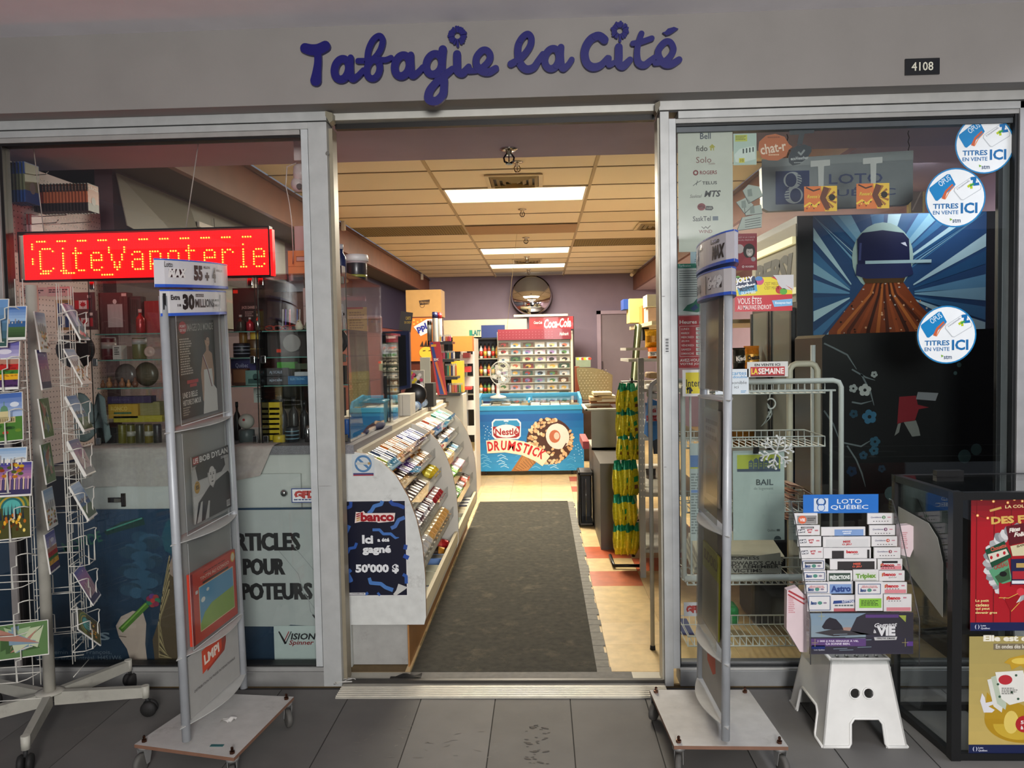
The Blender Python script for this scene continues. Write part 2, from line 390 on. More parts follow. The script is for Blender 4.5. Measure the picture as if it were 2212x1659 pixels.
# opening head rail with corner brackets
t=MB();rail(t,-0.858,0.492,2.392,2.42,3.20,3.28,'bdbcb4');rail(t,-0.858,0.488,2.37,2.392,3.25,3.28,'14110f')
t.prism([(0,0),(0.016,-0.03),(0.03,-0.02),(0.03,0.01),(0,0.02)],(-0.874,3.16,2.40),(1,0,0),(0,0,1),(0,0.05,0),'8a8470')
t.prism([(0,0),(-0.014,-0.03),(-0.02,-0.02),(-0.02,0.01),(0,0.02)],(0.496,3.16,2.40),(1,0,0),(0,0,1),(0,0.05,0),'6a6454')
struct(t,'trim_2',ALU)
# --- shop shell
g=MB();g.box((-3.4,3.30,2.40),(2.9,3.93,2.86),'b3a6b8');struct(g,'ceiling_2',WALL)
g=MB();g.box((-3.4,13.75,0),(2.9,13.9,2.9),'928394');struct(g,'wall_back_2',WALL)
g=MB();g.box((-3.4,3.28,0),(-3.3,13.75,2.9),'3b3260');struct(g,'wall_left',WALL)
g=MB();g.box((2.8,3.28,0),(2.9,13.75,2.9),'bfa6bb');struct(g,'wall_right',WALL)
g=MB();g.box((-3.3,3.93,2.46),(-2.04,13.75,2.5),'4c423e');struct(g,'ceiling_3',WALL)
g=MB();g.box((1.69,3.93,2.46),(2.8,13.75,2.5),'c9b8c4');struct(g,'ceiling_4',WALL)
g=MB();g.box((-2.04,3.93,2.46),(-2.0,13.75,2.74),'7a4a34');g.box((-2.0,3.93,2.70),(-1.985,13.75,2.72),'5a3526');struct(g,'trim_3',WOODV)
g=MB();g.box((1.65,3.93,2.46),(1.69,13.75,2.74),'7a4a34');g.box((1.635,3.93,2.70),(1.65,13.75,2.72),'5a3526');struct(g,'trim_4',WOODV)
# --- suspended ceiling: one object per tile, set in a grid of bars
m_ct=mat('mineral_fibre_tile',0.95,noise=0.05,nscale=300,bump=0.5,bscale=260)
g=MB();g.box((-2.0,3.93,2.80),(1.69,13.75,2.84),'2a2622')
Cg=struct(g,'ceiling_5',WALL)
gb=MB();rows=[3.80+0.61*k for k in range(17)]
for x in(-0.80,0.41):gb.box((x-0.0125,3.93,2.738),(x+0.0125,13.75,2.742),'b39f77');gb.box((x-0.0125,3.93,2.742),(x+0.0125,13.75,2.76),'b39f77')
for y in rows:gb.box((-2.0,y-0.009,2.739),(1.69,y+0.009,2.743),'8d7d60')
gb.build('grid_bar',PAINT,Cg)
cols=[(-2.0,-0.80),(-0.80,0.41),(0.41,1.66)]
LIGHT={(1,4):1,(1,10):1,(1,13):1,(1,15):0}
VENT={(1,3):1,(1,12):1,(2,7):1}
for c,(xa,xb)in enumerate(cols):
    for k in range(16):
        ya=rows[k];yb=rows[k+1]
        if yb<3.9:continue
        ya=max(ya,3.93)
        if(c,k)in LIGHT:
            fo=MB();fo.box((xa+0.014,ya+0.01,2.736),(xa+0.03,yb-0.01,2.75),'e8e0cc');fo.box((xb-0.03,ya+0.01,2.736),(xb-0.014,yb-0.01,2.75),'e8e0cc')
            fo.box((xa+0.014,ya+0.01,2.736),(xb-0.014,ya+0.03,2.75),'e8e0cc');fo.box((xa+0.014,yb-0.03,2.736),(xb-0.014,yb-0.01,2.75),'e8e0cc')
            L_=one(fo,'ceiling_light',PAINT,('ceiling light panel nearest the entrance, glowing white','second glowing ceiling light panel, halfway down the shop','third glowing ceiling light panel, behind the far air vent','unlit ceiling light panel next to the back wall')[[4,10,13,15].index(k)],'ceiling light')
            d=MB();d.box((xa+0.03,ya+0.03,2.74),(xb-0.03,yb-0.03,2.746),'fff3d6' if LIGHT[c,k]else '9a9a9a');d.build('diffuser',LAMP if LIGHT[c,k]else PAINT,L_)
            continue
        col=R.choice(['ebdcbf','e7d8ba','eee0c5','e4d5b6'])
        if(c,k)in{(0,7)}:col='94835f'
        if(c,k)in{(1,7)}:col='b09274'
        if(c,k)in{(2,9)}:col='8c7a52'
        t=MB();z0=2.744
        nx,ny=(6,2)if(c,k)==(1,7)else(1,1)
        if nx>1:t.sheet(lambda u,v:(xa+0.013+(xb-xa-0.026)*u,ya+0.01+(yb-ya-0.02)*v,z0-0.035*math.sin(u*PI)*math.sin(v*PI)-0.002),8,4,0.01,col)
        else:t.box((xa+0.013,ya+0.01,z0),(xb-0.013,yb-0.01,z0+0.015),col)
        if(c,k)in{(0,7),(2,9)}:
            for q in range(40):xx=xa+0.02+(xb-xa-0.05)*q/40;t.box((xx,ya+0.02,z0-0.004),(xx+0.009,yb-0.02,z0),'7b6c4c')
        t.build('tile',m_ct,Cg)
# --- air vents: square cones of vanes
def vent(xc,yc,wd,label):
    o=thing('air_vent',label,'vent',(xc,yc,2.73))
    fr=MB()
    def sq(a,b,z0,z1,col,mb):
        for(ax,ay,bx,by)in((-a,-a,a,-b),(-a,b,a,a),(-a,-b,-b,b),(b,-b,a,b)):mb.box((xc+ax,yc+ay,z0),(xc+bx,yc+by,z1),col)
    sq(wd,wd-0.03,2.728,2.738,'d8c8a2',fr);fr.box((xc-wd+0.03,yc-wd+0.03,2.742),(xc+wd-0.03,yc+wd-0.03,2.7425),'2a231a');fr.build('frame',PAINT,o)
    for k in range(4):
        a=(wd-0.035)*(1-k*0.25);v=MB();a2=a-0.028
        vs=[(xc+sx*q,yc+sy*q,z)for q,z in((a,2.733),(a2,2.716))for sx,sy in((-1,-1),(1,-1),(1,1),(-1,1))]
        v.add(vs,[(i,(i+1)%4,4+(i+1)%4,4+i)for i in range(4)]+[(4+i,4+(i+1)%4,(i+1)%4,i)for i in range(4)],'c9b78e');v.build('vane',PAINT,o)
vent(-0.19,6.0,0.22,'square beige air vent just in front of the nearest ceiling light')
vent(-0.19,11.35,0.22,'square air vent in the ceiling between the two far lights')
vent(1.28,8.35,0.24,'square air vent in the ceiling by the brown beam on the snack side')
# --- sprinklers
def sprinkler(px,py,Z,label,big=1.0,col='4a4a4a',grp=None):
    p=PZ(px,py,Z);o=thing('sprinkler',label,'sprinkler',p)
    k=big;m=MB()
    m.lathe([(0.036*k,0),(0.036*k,-0.004),(0.02*k,-0.010),(0.012*k,-0.012),(0.012*k,-0.03)],p,14,'bdb6b0');m.build('escutcheon',CHROME,o)
    h=MB()
    for s_ in(-1,1):h.tube([p+Vector((s_*0.011*k,0,-0.026)),p+Vector((s_*0.020*k,0,-0.042)),p+Vector((s_*0.017*k,0,-0.06)),p+Vector((0,0,-0.07))],0.0035*k,6,col)
    h.tube([p+Vector((0,0,-0.03)),p+Vector((0,0,-0.062))],0.003,6,col);h.lathe([(0.014*k,-0.070),(0.014*k,-0.073)],p,10,col);h.build('head',CHROME,o)
sprinkler(1099,322,2.40,'large dark sprinkler under the purple beam above the entrance',1.25,'2e2a2c')
sprinkler(1117,350,2.742,'brass sprinkler directly in front of the nearest air vent',1.1,'8a7a5a')
sprinkler(1128,452,2.742,'sprinkler just behind the nearest ceiling light',1.1,'4a3a2a')
sprinkler(1136,513,2.742,'sprinkler just in front of the second ceiling light',1.2,'3a2f24')
sprinkler(1138,555,2.742,'small sprinkler hanging in front of the far air vent',1.2,'4a3a2a')
sprinkler(1142,583,2.742,'farthest sprinkler, hanging at the unlit light panel',1.1,'4a3a2a')
# --- runner mat
m_mat=mat('ribbed_entrance_mat',0.95,noise=0.3,nscale=30,bump=1.0,bscale=220,wear=0.8,wcol='6a6350')  # worn patches, strengthened to also paint the mat's lit patches
t=MB();t.box((-0.60,3.30,0),(0.22,7.10,0.008),'3b3930')
M_=one(t,'runner_mat',m_mat,'long worn dark grey runner mat down the shop aisle','mat')
e=MB();e.box((-0.60,3.225,0.0),(0.37,3.30,0.007),'6a6863')
yy=3.30
while yy<7.05:
    wd=R.uniform(0.05,0.12);k=R.uniform(0.05,0.066);e.box((0.221,yy,0.0),(0.22+k,yy+wd-0.004,0.006),'74726a');yy+=wd
e.build('taped_edge',RUBBER,M_)
e=MB();yy=3.30
while yy<7.05:
    wd=R.uniform(0.06,0.2);k=R.uniform(0.004,0.01);e.box((-0.60-k,yy,0.0),(-0.601,yy+wd,0.006),'8b7a52');yy+=wd
e.build('frayed_edge',RUBBER,M_)
# --- back door
d=MB();px0=PY(1289,700,13.74);
x0,x1=PY(1289,700,13.7).x,PY(1400,700,13.7).x;zt=PY(1340,678,13.7).z
d.box((x0-0.0,13.66,0),(x0+0.07,13.75,zt+0.06),'b5a3b4');d.box((x0,13.66,zt),(x1+0.2,13.75,zt+0.06),'b5a3b4');d.box((x1+0.13,13.66,0),(x1+0.2,13.75,zt),'b5a3b4')
D1=struct(d,'door_1',PAINT)
d=MB();d.box((x0+0.07,13.70,0),(x1+0.13,13.745,zt),'8c8088');d.build('door_leaf',PAINT,D1)
h=MB();h.box((x0+0.075,13.67,1.0),(x0+0.10,13.70,1.2),'4a4048');h.build('hinge',PAINT,D1)
# ================================================================== big blue shop sign
def smooth(P,k=5):
    P=[tuple(p)+(None,)*(3-len(p))for p in P];out=[];lastw=80;Q=[]
    for x,y,w_ in P:
        lastw=w_ or lastw;Q.append((x,y,lastw))
    Q=[Q[0]]+Q+[Q[-1]]
    for i in range(1,len(Q)-2):
        for j in range(k):
            t=j/k;a,b,c,d=Q[i-1:i+3]
            out.append(tuple(0.5*(2*b[m]+(c[m]-a[m])*t+(2*a[m]-5*b[m]+4*c[m]-d[m])*t*t+(3*b[m]-a[m]-3*c[m]+d[m])*t**3)for m in range(3)))
    out.append(Q[-2]);return out
STEP=[0]
def stroke_solid(mb,pts,to,depth,col):
    """pts (x,y,width) in picture units; to() maps to the wall plane and scale"""
    U,W,s,o0,ox,oy=to;d=Vector((0,depth,0))
    for i,(x,y,w_)in enumerate(pts):
        STEP[0]+=1;o=o0-Vector((0,STEP[0]%41*5e-5,0))
        r=w_/2*s;cx_=(x-ox)*s;cy_=(y-oy)*s
        mb.prism([(cx_+r*math.cos(2*PI*j/14),cy_+r*math.sin(2*PI*j/14))for j in range(14)],o,U,W,d,col)
        if i:
            x0,y0,w0=pts[i-1];dx,dy=x-x0,y-y0;l=math.hypot(dx,dy)
            if l<1e-6:continue
            nx,ny=-dy/l/2,dx/l/2
            q=[((a-ox)*s,(b-oy)*s)for a,b in((x0+nx*w0,y0+ny*w0),(x+nx*w_,y+ny*w_),(x-nx*w_,y-ny*w_),(x0-nx*w0,y0-ny*w0))]
            mb.prism(q,o-Vector((0,2.5e-5,0)),U,W,d,col)
def oval(cx_,cy_,rx,ry,w_,tilt=0.12):return[(cx_+rx*math.cos(a)+tilt*-ry*math.sin(a),cy_+ry*math.sin(a),w_)for a in[2*PI*k/12 for k in range(13)]]
m_sign=mat('blue_acrylic',0.35,noise=0.03)
SG=thing('shop_sign','large blue cursive shop sign Tabagie la Cité on the grey header','sign',(-0.2,3.07,2.45))
A=((640,40),1/5.027);B=((1080,30),1/5.267)
letters=[
 (A,[[(95,312,108),(165,330,118),(240,325,118),(315,290,112)],[(232,340,80),(236,450,80),(226,550,92),(212,655,118)]]),
 (A,[oval(495,535,78,108,84),[(592,412,68),(588,520,76),(605,636,74),(665,610,66),(730,545,60)]]),
 (A,[oval(838,535,70,98,72),[(772,450,68),(785,330,68),(835,225,66),(900,182,64),(938,225,66),(918,320,66),(868,395,66),(800,455,66)],[(672,446,62),(760,446,62)],[(890,430,62),(965,436,62),(1030,412,58)]]),
 (A,[oval(1150,497,80,110,84),[(1243,382,72),(1245,480,76),(1258,600,76),(1325,562,66),(1372,512,62)]]),
 (A,[oval(1494,480,84,108,82),[(1586,325,92),(1582,440,80),(1578,550,90),(1600,640,88),(1602,720,84),(1590,800,88),(1520,868,90),(1442,850,96),(1446,765,90),(1510,680,84),(1590,610,84),(1690,530,70)]]),
 (A,[[(1740,374,86),(1742,470,88),(1748,550,88),(1800,576,86),(1866,506,66)]]),
 (A,[[(1872,552,60),(1985,530,70),(2070,460,74),(2096,390,74),(2060,336,74),(2005,338,74),(1950,405,74),(1950,485,78),(2005,550,84),(2085,560,84),(2155,522,74)]]),
 (B,[[(125,560,80),(215,510,78),(290,440,76),(348,350,76),(358,272,74),(320,226,74),(262,258,74),(212,340,80),(206,450,86),(235,560,92),(300,618,92),(385,598,84),(440,520,74),(490,450,70)]]),
 (B,[oval(594,500,82,112,82),[(696,372,78),(692,480,80),(712,606,80),(775,572,68),(818,510,66)]]),
 (B,[[(1186,288,98),(1125,246,94),(1045,272,94),(985,350,94),(963,450,94),(990,550,94),(1060,594,94),(1150,570,80),(1225,490,66)],[(1238,492,66),(1240,568,66),(1300,540,60)]]),
 (B,[[(1350,368,88),(1350,470,92),(1352,555,90),(1402,580,90),(1478,510,72)]]),
 (B,[[(1605,218,66),(1572,320,68),(1556,430,70),(1570,540,84),(1640,568,82),(1705,520,72),(1752,482,62)],[(1508,328,62),(1600,312,66),(1722,270,62)]]),
 (B,[[(1760,548,60),(1870,525,70),(1945,452,72),(1965,380,70),(1928,312,70),(1868,314,74),(1802,392,76),(1800,470,80),(1860,552,84),(1940,560,84),(2030,508,74)]])]
for(o0,k),strokes in letters:
    m=MB();ox,oy=o0
    o=PY(ox,oy,3.052);ss=(PY(ox+100,oy,3.052)-o).length/100*k
    e=(PY(ox+400,oy,3.052)-o);
    U=e.normalized();Wv=(PY(ox,oy+150,3.052)-o).normalized()
    for st in strokes:stroke_solid(m,smooth(st),(U,Wv,ss,o,0,0),0.017,'0a0762')
    m.build('letter',m_sign,SG)
# accent and the two daisies that dot the letters
o=PY(1080,30,3.052);ss=(PY(1180,30,3.052)-o).length/100/5.267;U=(PY(1480,30,3.052)-o).normalized();Wv=(PY(1080,180,3.052)-o).normalized()
m=MB();m.prism([(x*ss,y*ss)for x,y in((1840,205),(1870,195),(1900,162),(1970,143),(2020,163),(1970,200),(1930,225),(1885,238))],o,U,Wv,(0,0.017,0),'0a0762');m.build('accent',m_sign,SG)
def daisy(px,py,r):
    c=PY(px,py,3.055);s=3.07/F;m=MB()
    rr=random.Random(px)
    for k in range(22):
        a=2*PI*k/22+rr.uniform(-.06,.06)
        if 1.35<a<1.8:continue
        L=r*s*rr.uniform(0.86,1.0);wd=0.17
        q=[(math.cos(a-0.12)*0.3*r*s,math.sin(a-0.12)*0.3*r*s),(math.cos(a-wd)*L*0.93,math.sin(a-wd)*L*0.93),(math.cos(a)*L,math.sin(a)*L),(math.cos(a+wd*.8)*L*0.9,math.sin(a+wd*.8)*L*0.9),(math.cos(a+0.12)*0.3*r*s,math.sin(a+0.12)*0.3*r*s)]
        m.prism(q,c-Vector((0,k*1e-4,0)),(1,0,0),(0,0,-1),(0,0.015,0),'0a0762')
    m.prism([(-0.004,0.012),(0.004,0.012),(0.006,0.04),(0.001,0.047),(-0.005,0.04)],c,(1,0,0),(0,0,-1),(0,0.015,0),'0a0762')
    m.build('daisy',m_sign,SG)
daisy(988,77,21.5);daisy(1339,66,20.5)
# --- number plate
c=cvY(1956,127,3.062);c.slab(1956,127,2030,162,'0d1016',0.008);c.text('4108',1969,135,2016,154,'d8d6c4',2,bold=0.012)
one(c.mb,'number_plate',PLASTIC,'black house number plate 4108 high on the grey header','number plate')
# ================================================================== red LED display behind the glass
LED=thing('led_sign','red LED display reading CiteVapoterie hanging in the window','led sign',PY(315,607,3.30))
c=cvY(50,510,3.29);c.slab(50,508,581,604,(0.75,.004,.006),0.03);c.mb.build('board',mat('led_board',0.35,noise=0,emit=2.6),LED)  # backing glows too, standing in for the dots' bloom and red spill
FONT={'C':'.XXXX. X....X X..... X..... X..... X..... X..... X..... X....X .XXXX.','i':'.X. ... .X. .X. .X. .X. .X. .X. .X. XXX','t':'.X... .X... XXXX. .X... .X... .X... .X... .X... .X... ..XXX','e':'..... ..... .XXX. X...X X...X XXXXX X.... X.... X...X .XXX.',
 'V':'X.....X X.....X X.....X .X...X. .X...X. .X...X. ..X.X.. ..X.X.. ..XXX.. ...X...','a':'..... ..... .XXX. X...X ....X .XXXX X...X X...X X...X .XXXX','p':'..... ..... XXXX. X...X X...X X...X X...X XXXX. X.... X....','o':'..... ..... .XXX. X...X X...X X...X X...X X...X X...X .XXX.','r':'..... ..... X.XX. XX..X X.... X.... X.... X.... X.... X....'}
lit=set();x=5
for ch in 'CiteVapoterie':
    g_=FONT[ch].split()
    for r_,row in enumerate(g_):
        for q,v in enumerate(row):
            if v=='X':lit.add((x+q,4+r_))
    x+=len(g_[0])+2
for k in range(11):
    for q in range(4):lit.add((4+k*8+q,1))
for q in(2,3,4,8,9,10):lit.add((2,q))
for q in range(4):lit.add((5+q,14));
for q in range(5):lit.add((14+q,14));lit.add((29+q,15));
NCOL=94;dm=MB();dd=MB();o=PY(55,515,3.287);sx=(PY(578,515,3.287).x-o.x)/NCOL;sz=(PY(55,515,3.287).z-PY(55,600,3.287).z)/16
for i in range(NCOL):
    for j in range(16):
        cx_=o.x+(i+.5)*sx;cz=o.z-(j+.5)*sz
        on=(i,j)in lit;r_=0.0036 if on else 0.0021;mb_=dm if on else dd;y_=3.2835 if on else 3.285
        n=6;vs=[(cx_+r_*math.cos(2*PI*k/n),y_+0.002,cz+r_*math.sin(2*PI*k/n))for k in range(n)]+[(cx_+r_*.5*math.cos(2*PI*k/n),y_,cz+r_*.5*math.sin(2*PI*k/n))for k in range(n)]
        mb_.add(vs,[(k,(k+1)%n,n+(k+1)%n,n+k)for k in range(n)]+[tuple(range(n,2*n))],'ffc43a' if on else 'ff2010')
a=dm.build('lit_dots',mat('lit_led',0.4,noise=0,emit=5.0),LED);a['kind']='stuff'
b=dd.build('dim_dots',mat('dim_led',0.4,noise=0,emit=1.2),LED);b['kind']='stuff'
fr=MB();q0=PY(48,506,3.29);q1=PY(583,606,3.29)
zt,zb=PY(50,508,3.3).z+0.004,PY(50,604,3.3).z-0.004;xa,xb=PY(50,550,3.3).x-0.006,PY(580,550,3.3).x+0.006
fr.box((xa,3.284,zt),(xb,3.325,zt+0.008),'1a0c0c');fr.box((xa,3.284,zb-0.008),(xb,3.325,zb),'1a0c0c');fr.box((xa-.006,3.284,zb-.008),(xa,3.325,zt+.008),'1a0c0c');fr.box((xb,3.284,zb-.008),(xb+.006,3.325,zt+.008),'1a0c0c')
fr.build('frame',BLACK,LED)
for(x0,y0,x1,y1)in((430,440,400,503),(70,345,95,503)):
    wr=MB();wr.tube([PY(x0,300,3.34),PY(x1,y1,3.32)],0.0022,5,'b9a9a4');wr.build('hanging_wire',PLASTIC,LED)
# ================================================================== stickers and posters on the panes
YG=3.2035;YI=3.2125
def st(name,label,cat,x0,y0,x1,y1,Y=YG,th=0.0006,base='e8e8e4',group=None,m=None):
    c=cvY(x0,y0,Y,eps=0.00025);c.slab(x0,y0,x1,y1,base,th)
    return c,(lambda:one(c.mb,name,m or PAPER,label,cat,group))
# three round transit stickers
def opus(x,y,r,label):
    c=cvY(x,y,YG,eps=0.00025);n=40
    c.slabpoly([(x+r*math.cos(2*PI*k/n),y+r*math.sin(2*PI*k/n))for k in range(n)],'e9edee',0.0006)
    c.ring(x,y,r,3,'1f7fb8',1,40);k=r/63
    def P(l):return[(x+a*k,y+b*k)for a,b in l]
    c.poly(P([(-55,-22),(-18,-50),(-12,-50),(0,-28),(-4,-22),(-38,6),(-42,5),(-55,-17)]),'1480bd',2)
    c.line(P([(-26,2),(-20,-14),(-6,-28)]),[7*k,5*k,4*k],'c8603a',3)
    c.line(P([(-22,3),(-14,-12),(-3,-24)]),[2*k,2*k,2*k],'e08a50',4)
    c.text('OPUS',x-37*k,y-42*k,x-10*k,y-30*k,'e9f2f5',3,rot=-0.6)
    c.poly(P([(-3,-20),(34,-44),(40,-42),(54,-22),(53,-16),(16,6),(11,5),(-4,-14)]),'bcc2c6',2)
    c.poly(P([(-1.5,-19.5),(34,-42.5),(39,-41),(52.5,-21.5),(51.5,-17),(16,4.5),(12,3.5),(-2.5,-14.5)]),'e9edee',3)
    c.text("L'occasionnelle",x+0*k,y-29*k,x+31*k,y-25*k,'3a3a60',4,rot=-0.6)
    c.line(P([(31,-39),(40,-40),(38,-27),(49,-28)]),[6*k,7*k,6*k,6*k],'0d6aa8',4);c.line(P([(25,-22),(32,-27),(33,-18)]),5*k,'b8c81e',4);c.line(P([(30,-24),(38,-29)]),4*k,'3a9a50',5)
    c.text('TITRES',x-47*k,y+12*k,x+6*k,y+23*k,'1b6ba6',3,bold=0.022);c.text('EN VENTE',x-47*k,y+27*k,x+6*k,y+35*k,'1b6ba6',3,bold=0.01)
    c.text('ICI',x+11*k,y+11*k,x+46*k,y+34*k,'1b6ba6',3,bold=0.03)
    c.text('stm',x-6*k,y+45*k,x+11*k,y+53*k,'2b4a70',3,bold=0.01);c.poly(P([(-12,43),(-6,46),(-11,49)]),'7ab030',3)
    one(c.mb,'round_sticker',GLOSSY,label,'sticker','round blue and white transit stickers on the right window')
opus(2127,312,64,'topmost round white transit sticker in the window corner');opus(2064,427,65,'middle round transit sticker with frayed edge, overlapping the blue poster top');opus(2045,723,64,'lowest round transit sticker, over the black cabinet')
# strip of phone companies
c,fin=st('phone_brand_sheet','tall pale sheet listing phone companies taped inside the window','poster',1464,283,1582,545,YI,base='c3c6bb')
T=lambda t,x0,y0,x1,y1,col,**k:c.text(t,x0,y0,x1,y1,col,2,**k)
T('Bell',1512,289,1535,302,'2b3a50',bold=.01);T('fido',1503,316,1528,328,'3a3a34',bold=.01);c.poly([(1531,320),(1538,313),(1545,320),(1542,320),(1542,327),(1534,327),(1534,320)],'a8a238',2);c.rect(1537,322,1540,327,'c3c6bb',3)
T('Solo',1503,340,1536,353,'7a4a44');T('mobile',1530,353,1544,357,'7a4a44');c.ring(1502,374,6,3,'7c2226',2,12);T('ROGERS',1511,370,1548,378,'7c2226',bold=.02)
T('TELUS',1516,393,1548,400,'2e3234',bold=.02);c.line([(1496,402),(1504,396),(1514,391)],1.2,'2e3234',2);c.line([(1506,391),(1503,401)],1.2,'2e3234',2)
T('Sasktel',1489,421,1515,428,'40383c',shear=.3);T('MTS',1520,413,1556,427,'22282c',bold=.03,shear=.25)
c.ell(1514,448,9,8,'7e2028',2);T('Virgin',1507,444,1524,452,'d8d0c8',shear=.3);c.poly([(1523,446),(1538,447),(1540,452),(1536,456),(1522,455)],'2e2e30',1);T('mobile',1525,448,1537,453,'c3c6bb')
T('SaskTel',1495,468,1534,479,'2a3436',bold=.015);c.rect(1538,469,1550,478,'5a6a78',2);c.line([(1514,491),(1519,495),(1523,491),(1527,495),(1533,489)],1.5,'3a3430',2);T('WIND',1508,498,1537,505,'7a2c26',bold=.01)
fin()
c=cvY(1491,511,YI+0.002,eps=.00025);c.slab(1491,511,1545,570,'9fb4bd',.0006);c.ring(1521,537,20,5,'3a6a96',1);c.line([(1508,524),(1536,550)],5,'3a6a96',1);c.small(1500,560,1540,568,'6a7a86',2)
one(c.mb,'no_smoking_sticker',PAPER,'pale blue no smoking sticker below the phone company sheet','sticker')
c,fin=st('price_sheet','white notice with green header and map, behind the magazine stand top','notice',1462,570,1580,681,YI,base='cdd2cf');c.rect(1462,570,1580,580,'177a64',1);c.text('Tarification',1466,572,1492,577,'c8e0d8',2)
for k in range(12):c.rect(1467,585+k*5,1510+(k*7)%16,586.6+k*5,'6a706e',1)
c.poly([(1474,672),(1484,660),(1497,655),(1506,645),(1520,655),(1530,668),(1505,676),(1490,674)],'1c7058',1);c.poly([(1490,668),(1502,658),(1508,666),(1498,673)],'22447a',2);fin()
c,fin=st('opening_hours_sign','red opening hours sign with white weekday names, inside the window','sign',1462,683,1579,796,YI,base='a9202a')
c.text('Heures',1468,692,1505,700,'e6d6d2',2,bold=.02);c.text("d'ouverture",1510,692,1560,700,'e6d6d2',2,bold=.02);c.ring(1520,740,0,0,'ffffff')
for a,b in(((1468,705),(1574,705)),((1468,771),(1574,771)),((1468,705),(1468,771)),((1574,705),(1574,771))):c.line([a,b],1,'d8b8b4',2)
for k,d_ in enumerate(('LUNDI','MARDI','MERCREDI','JEUDI','VENDREDI','SAMEDI','DIMANCHE')):c.text(d_,1471,709+k*8.9,1471+3.4*len(d_),713.5+k*8.9,'e2ccc8',2,bold=.01);c.rect(1503,708+k*8.9,1570,715+k*8.9,'d6d2cc',2);c.text('9:00 - 21:00',1506,709.4+k*8.9,1552,714+k*8.9,'30282a',3)
c.text('AVEZ-VOUS',1468,776,1513,782.5,'eadcd8',2,bold=.02);c.text('VOTRE JOURNAL?',1468,785,1540,791,'eadcd8',2,bold=.02);fin()
c,fin=st('interac_sticker','white and yellow payment card sticker low in the window','sticker',1474,799,1532,857,YG,base='dcdcd6');c.rect(1481,805,1528,851,'d8c81e',1);c.text('Interac',1482,820,1526,836,'181818',2,bold=.01);c.line([(1483,842),(1490,838),(1495,846)],4,'181818',2);c.rect(1484,836,1486,850,'181818',2);c.rect(1488,838,1493,851,'181818',2);fin()
c,fin=st('ticket_sticker','white sticker with blue lettering about double transit tickets','sticker',1545,798,1617,853,YG,base='d2dbe0');c.text('carte-cartes',1548,804,1612,811,'5a9ac8',2,bold=.01);c.text('BUS double',1560,812,1614,818,'5a9ac8',2,bold=.015);c.text('disponible',1565,824,1613,833,'4a5258',2);c.text('ici',1586,834,1595,840,'4a5258',2);c.small(1600,845,1612,851,'5a9ac8',2);fin()
c,fin=st('magazine_ad_sticker','white strip sticker reading EN VENTE ICI with red magazine title','sticker',1614,782,1702,815,YG,base='c9cac4');c.text('EN VENTE ICI',1630,786,1685,791.5,'1c1c1c',2,bold=.03);c.rect(1621,793,1695,813,'b3232a',1);c.text('LA',1623,796,1637,809,'e8d23a',2,bold=.03);c.text('SEMAINE',1638,796,1693,809,'eae2da',2,bold=.03);c.rect(1621,811,1695,814,'6a1a1e',2);fin()
c,fin=st('phone_card_poster','dark red poster with a smiling dark-haired woman','poster',1583,505,1635,585,YI,base='8c2634');c.text('PARLEZ À LA CARTE',1586,511,1631,515,'d6b8ba',2,shear=.2);c.text('SANS-FIL PRÉPAYÉ',1588,517,1628,521,'d6b8ba',2,shear=.2)
c.ell(1597,538,10,10,'b8a8a8',1);c.ell(1618,543,13,16,'26201f',2);c.ell(1619,545,7.5,10.5,'b4a8a4',3);c.ell(1616,544,1,.8,'302826',4);c.ell(1622,544,1,.8,'302826',4);c.ell(1619,550,3,1.3,'e6e0dc',4);c.ell(1619,536,8,3,'26201f',4);c.poly([(1600,572),(1606,560),(1618,557),(1630,560),(1634,572)],'97303c',3);c.ell(1627,561,5,5,'9a9094',4)
c.ring(1605,577,2.6,1.2,'e0cfd0',3,10);c.text('ROGERS',1610,575,1628,579,'e0cfd0',3,bold=.02);fin()
c,fin=st('candy_ad_sticker','red and yellow gummy candy sticker reading VOUS ÊTES AU MAUVAIS ENDROIT','sticker',1587,600,1711,674,YG,base='c22b36',m=GLOSSY)
c.poly([(1587,600),(1665,600),(1678,607),(1710,628),(1711,638),(1587,640)],'e2cf2a',1);c.poly([(1676,601),(1711,630),(1690,626),(1682,618)],'c8c8c8',3);c.poly([(1670,596),(1714,596),(1714,629),(1678,606)],'c8c8c8',0.5)
c.poly([(1588,612),(1630,597),(1636,616),(1596,634)],'182a50',2);c.text('JOLLY',1589,599,1627,614,'eef0f0',3,bold=.05,rot=-.12);c.text('rancher',1590,612,1632,624,'eef0f0',3,bold=.04,rot=-.12);c.poly([(1593,624),(1634,616),(1636,630),(1596,638)],'4aa0c8',3);c.text('MISFITS',1597,621,1630,629,'16344e',4,bold=.05,rot=-.1);c.text('GUMMIES',1600,630,1632,636,'dfeef4',4,bold=.03,rot=-.1)
c.ell(1641,608,9,9,'c84a7a',2);c.ell(1639,603,8,5,'4a80b8',3);c.ell(1684,628,9,9,'b8322e',2);c.ell(1692,632,8,7,'5aa83a',3);c.ell(1594,602,6,6,'5a9a3a',1)
c.text("C'EST MIEUX",1651,611,1682,618,'8a6a1a',2);c.text("C'EST MIXTE",1651,620,1682,627,'8a6a1a',2)
c.text('VOUS ÊTES',1593,641,1645,658,'f0e4e0',2,bold=.01);c.text('AU MAUVAIS ENDROIT',1593,660,1666,670,'f0e4e0',2,bold=.01);c.poly([(1667,651),(1711,648),(1711,663),(1672,665)],'7ab4dc',2);c.text('Essayez-les!',1674,654,1708,660,'f0f6fa',3,bold=.02);fin()
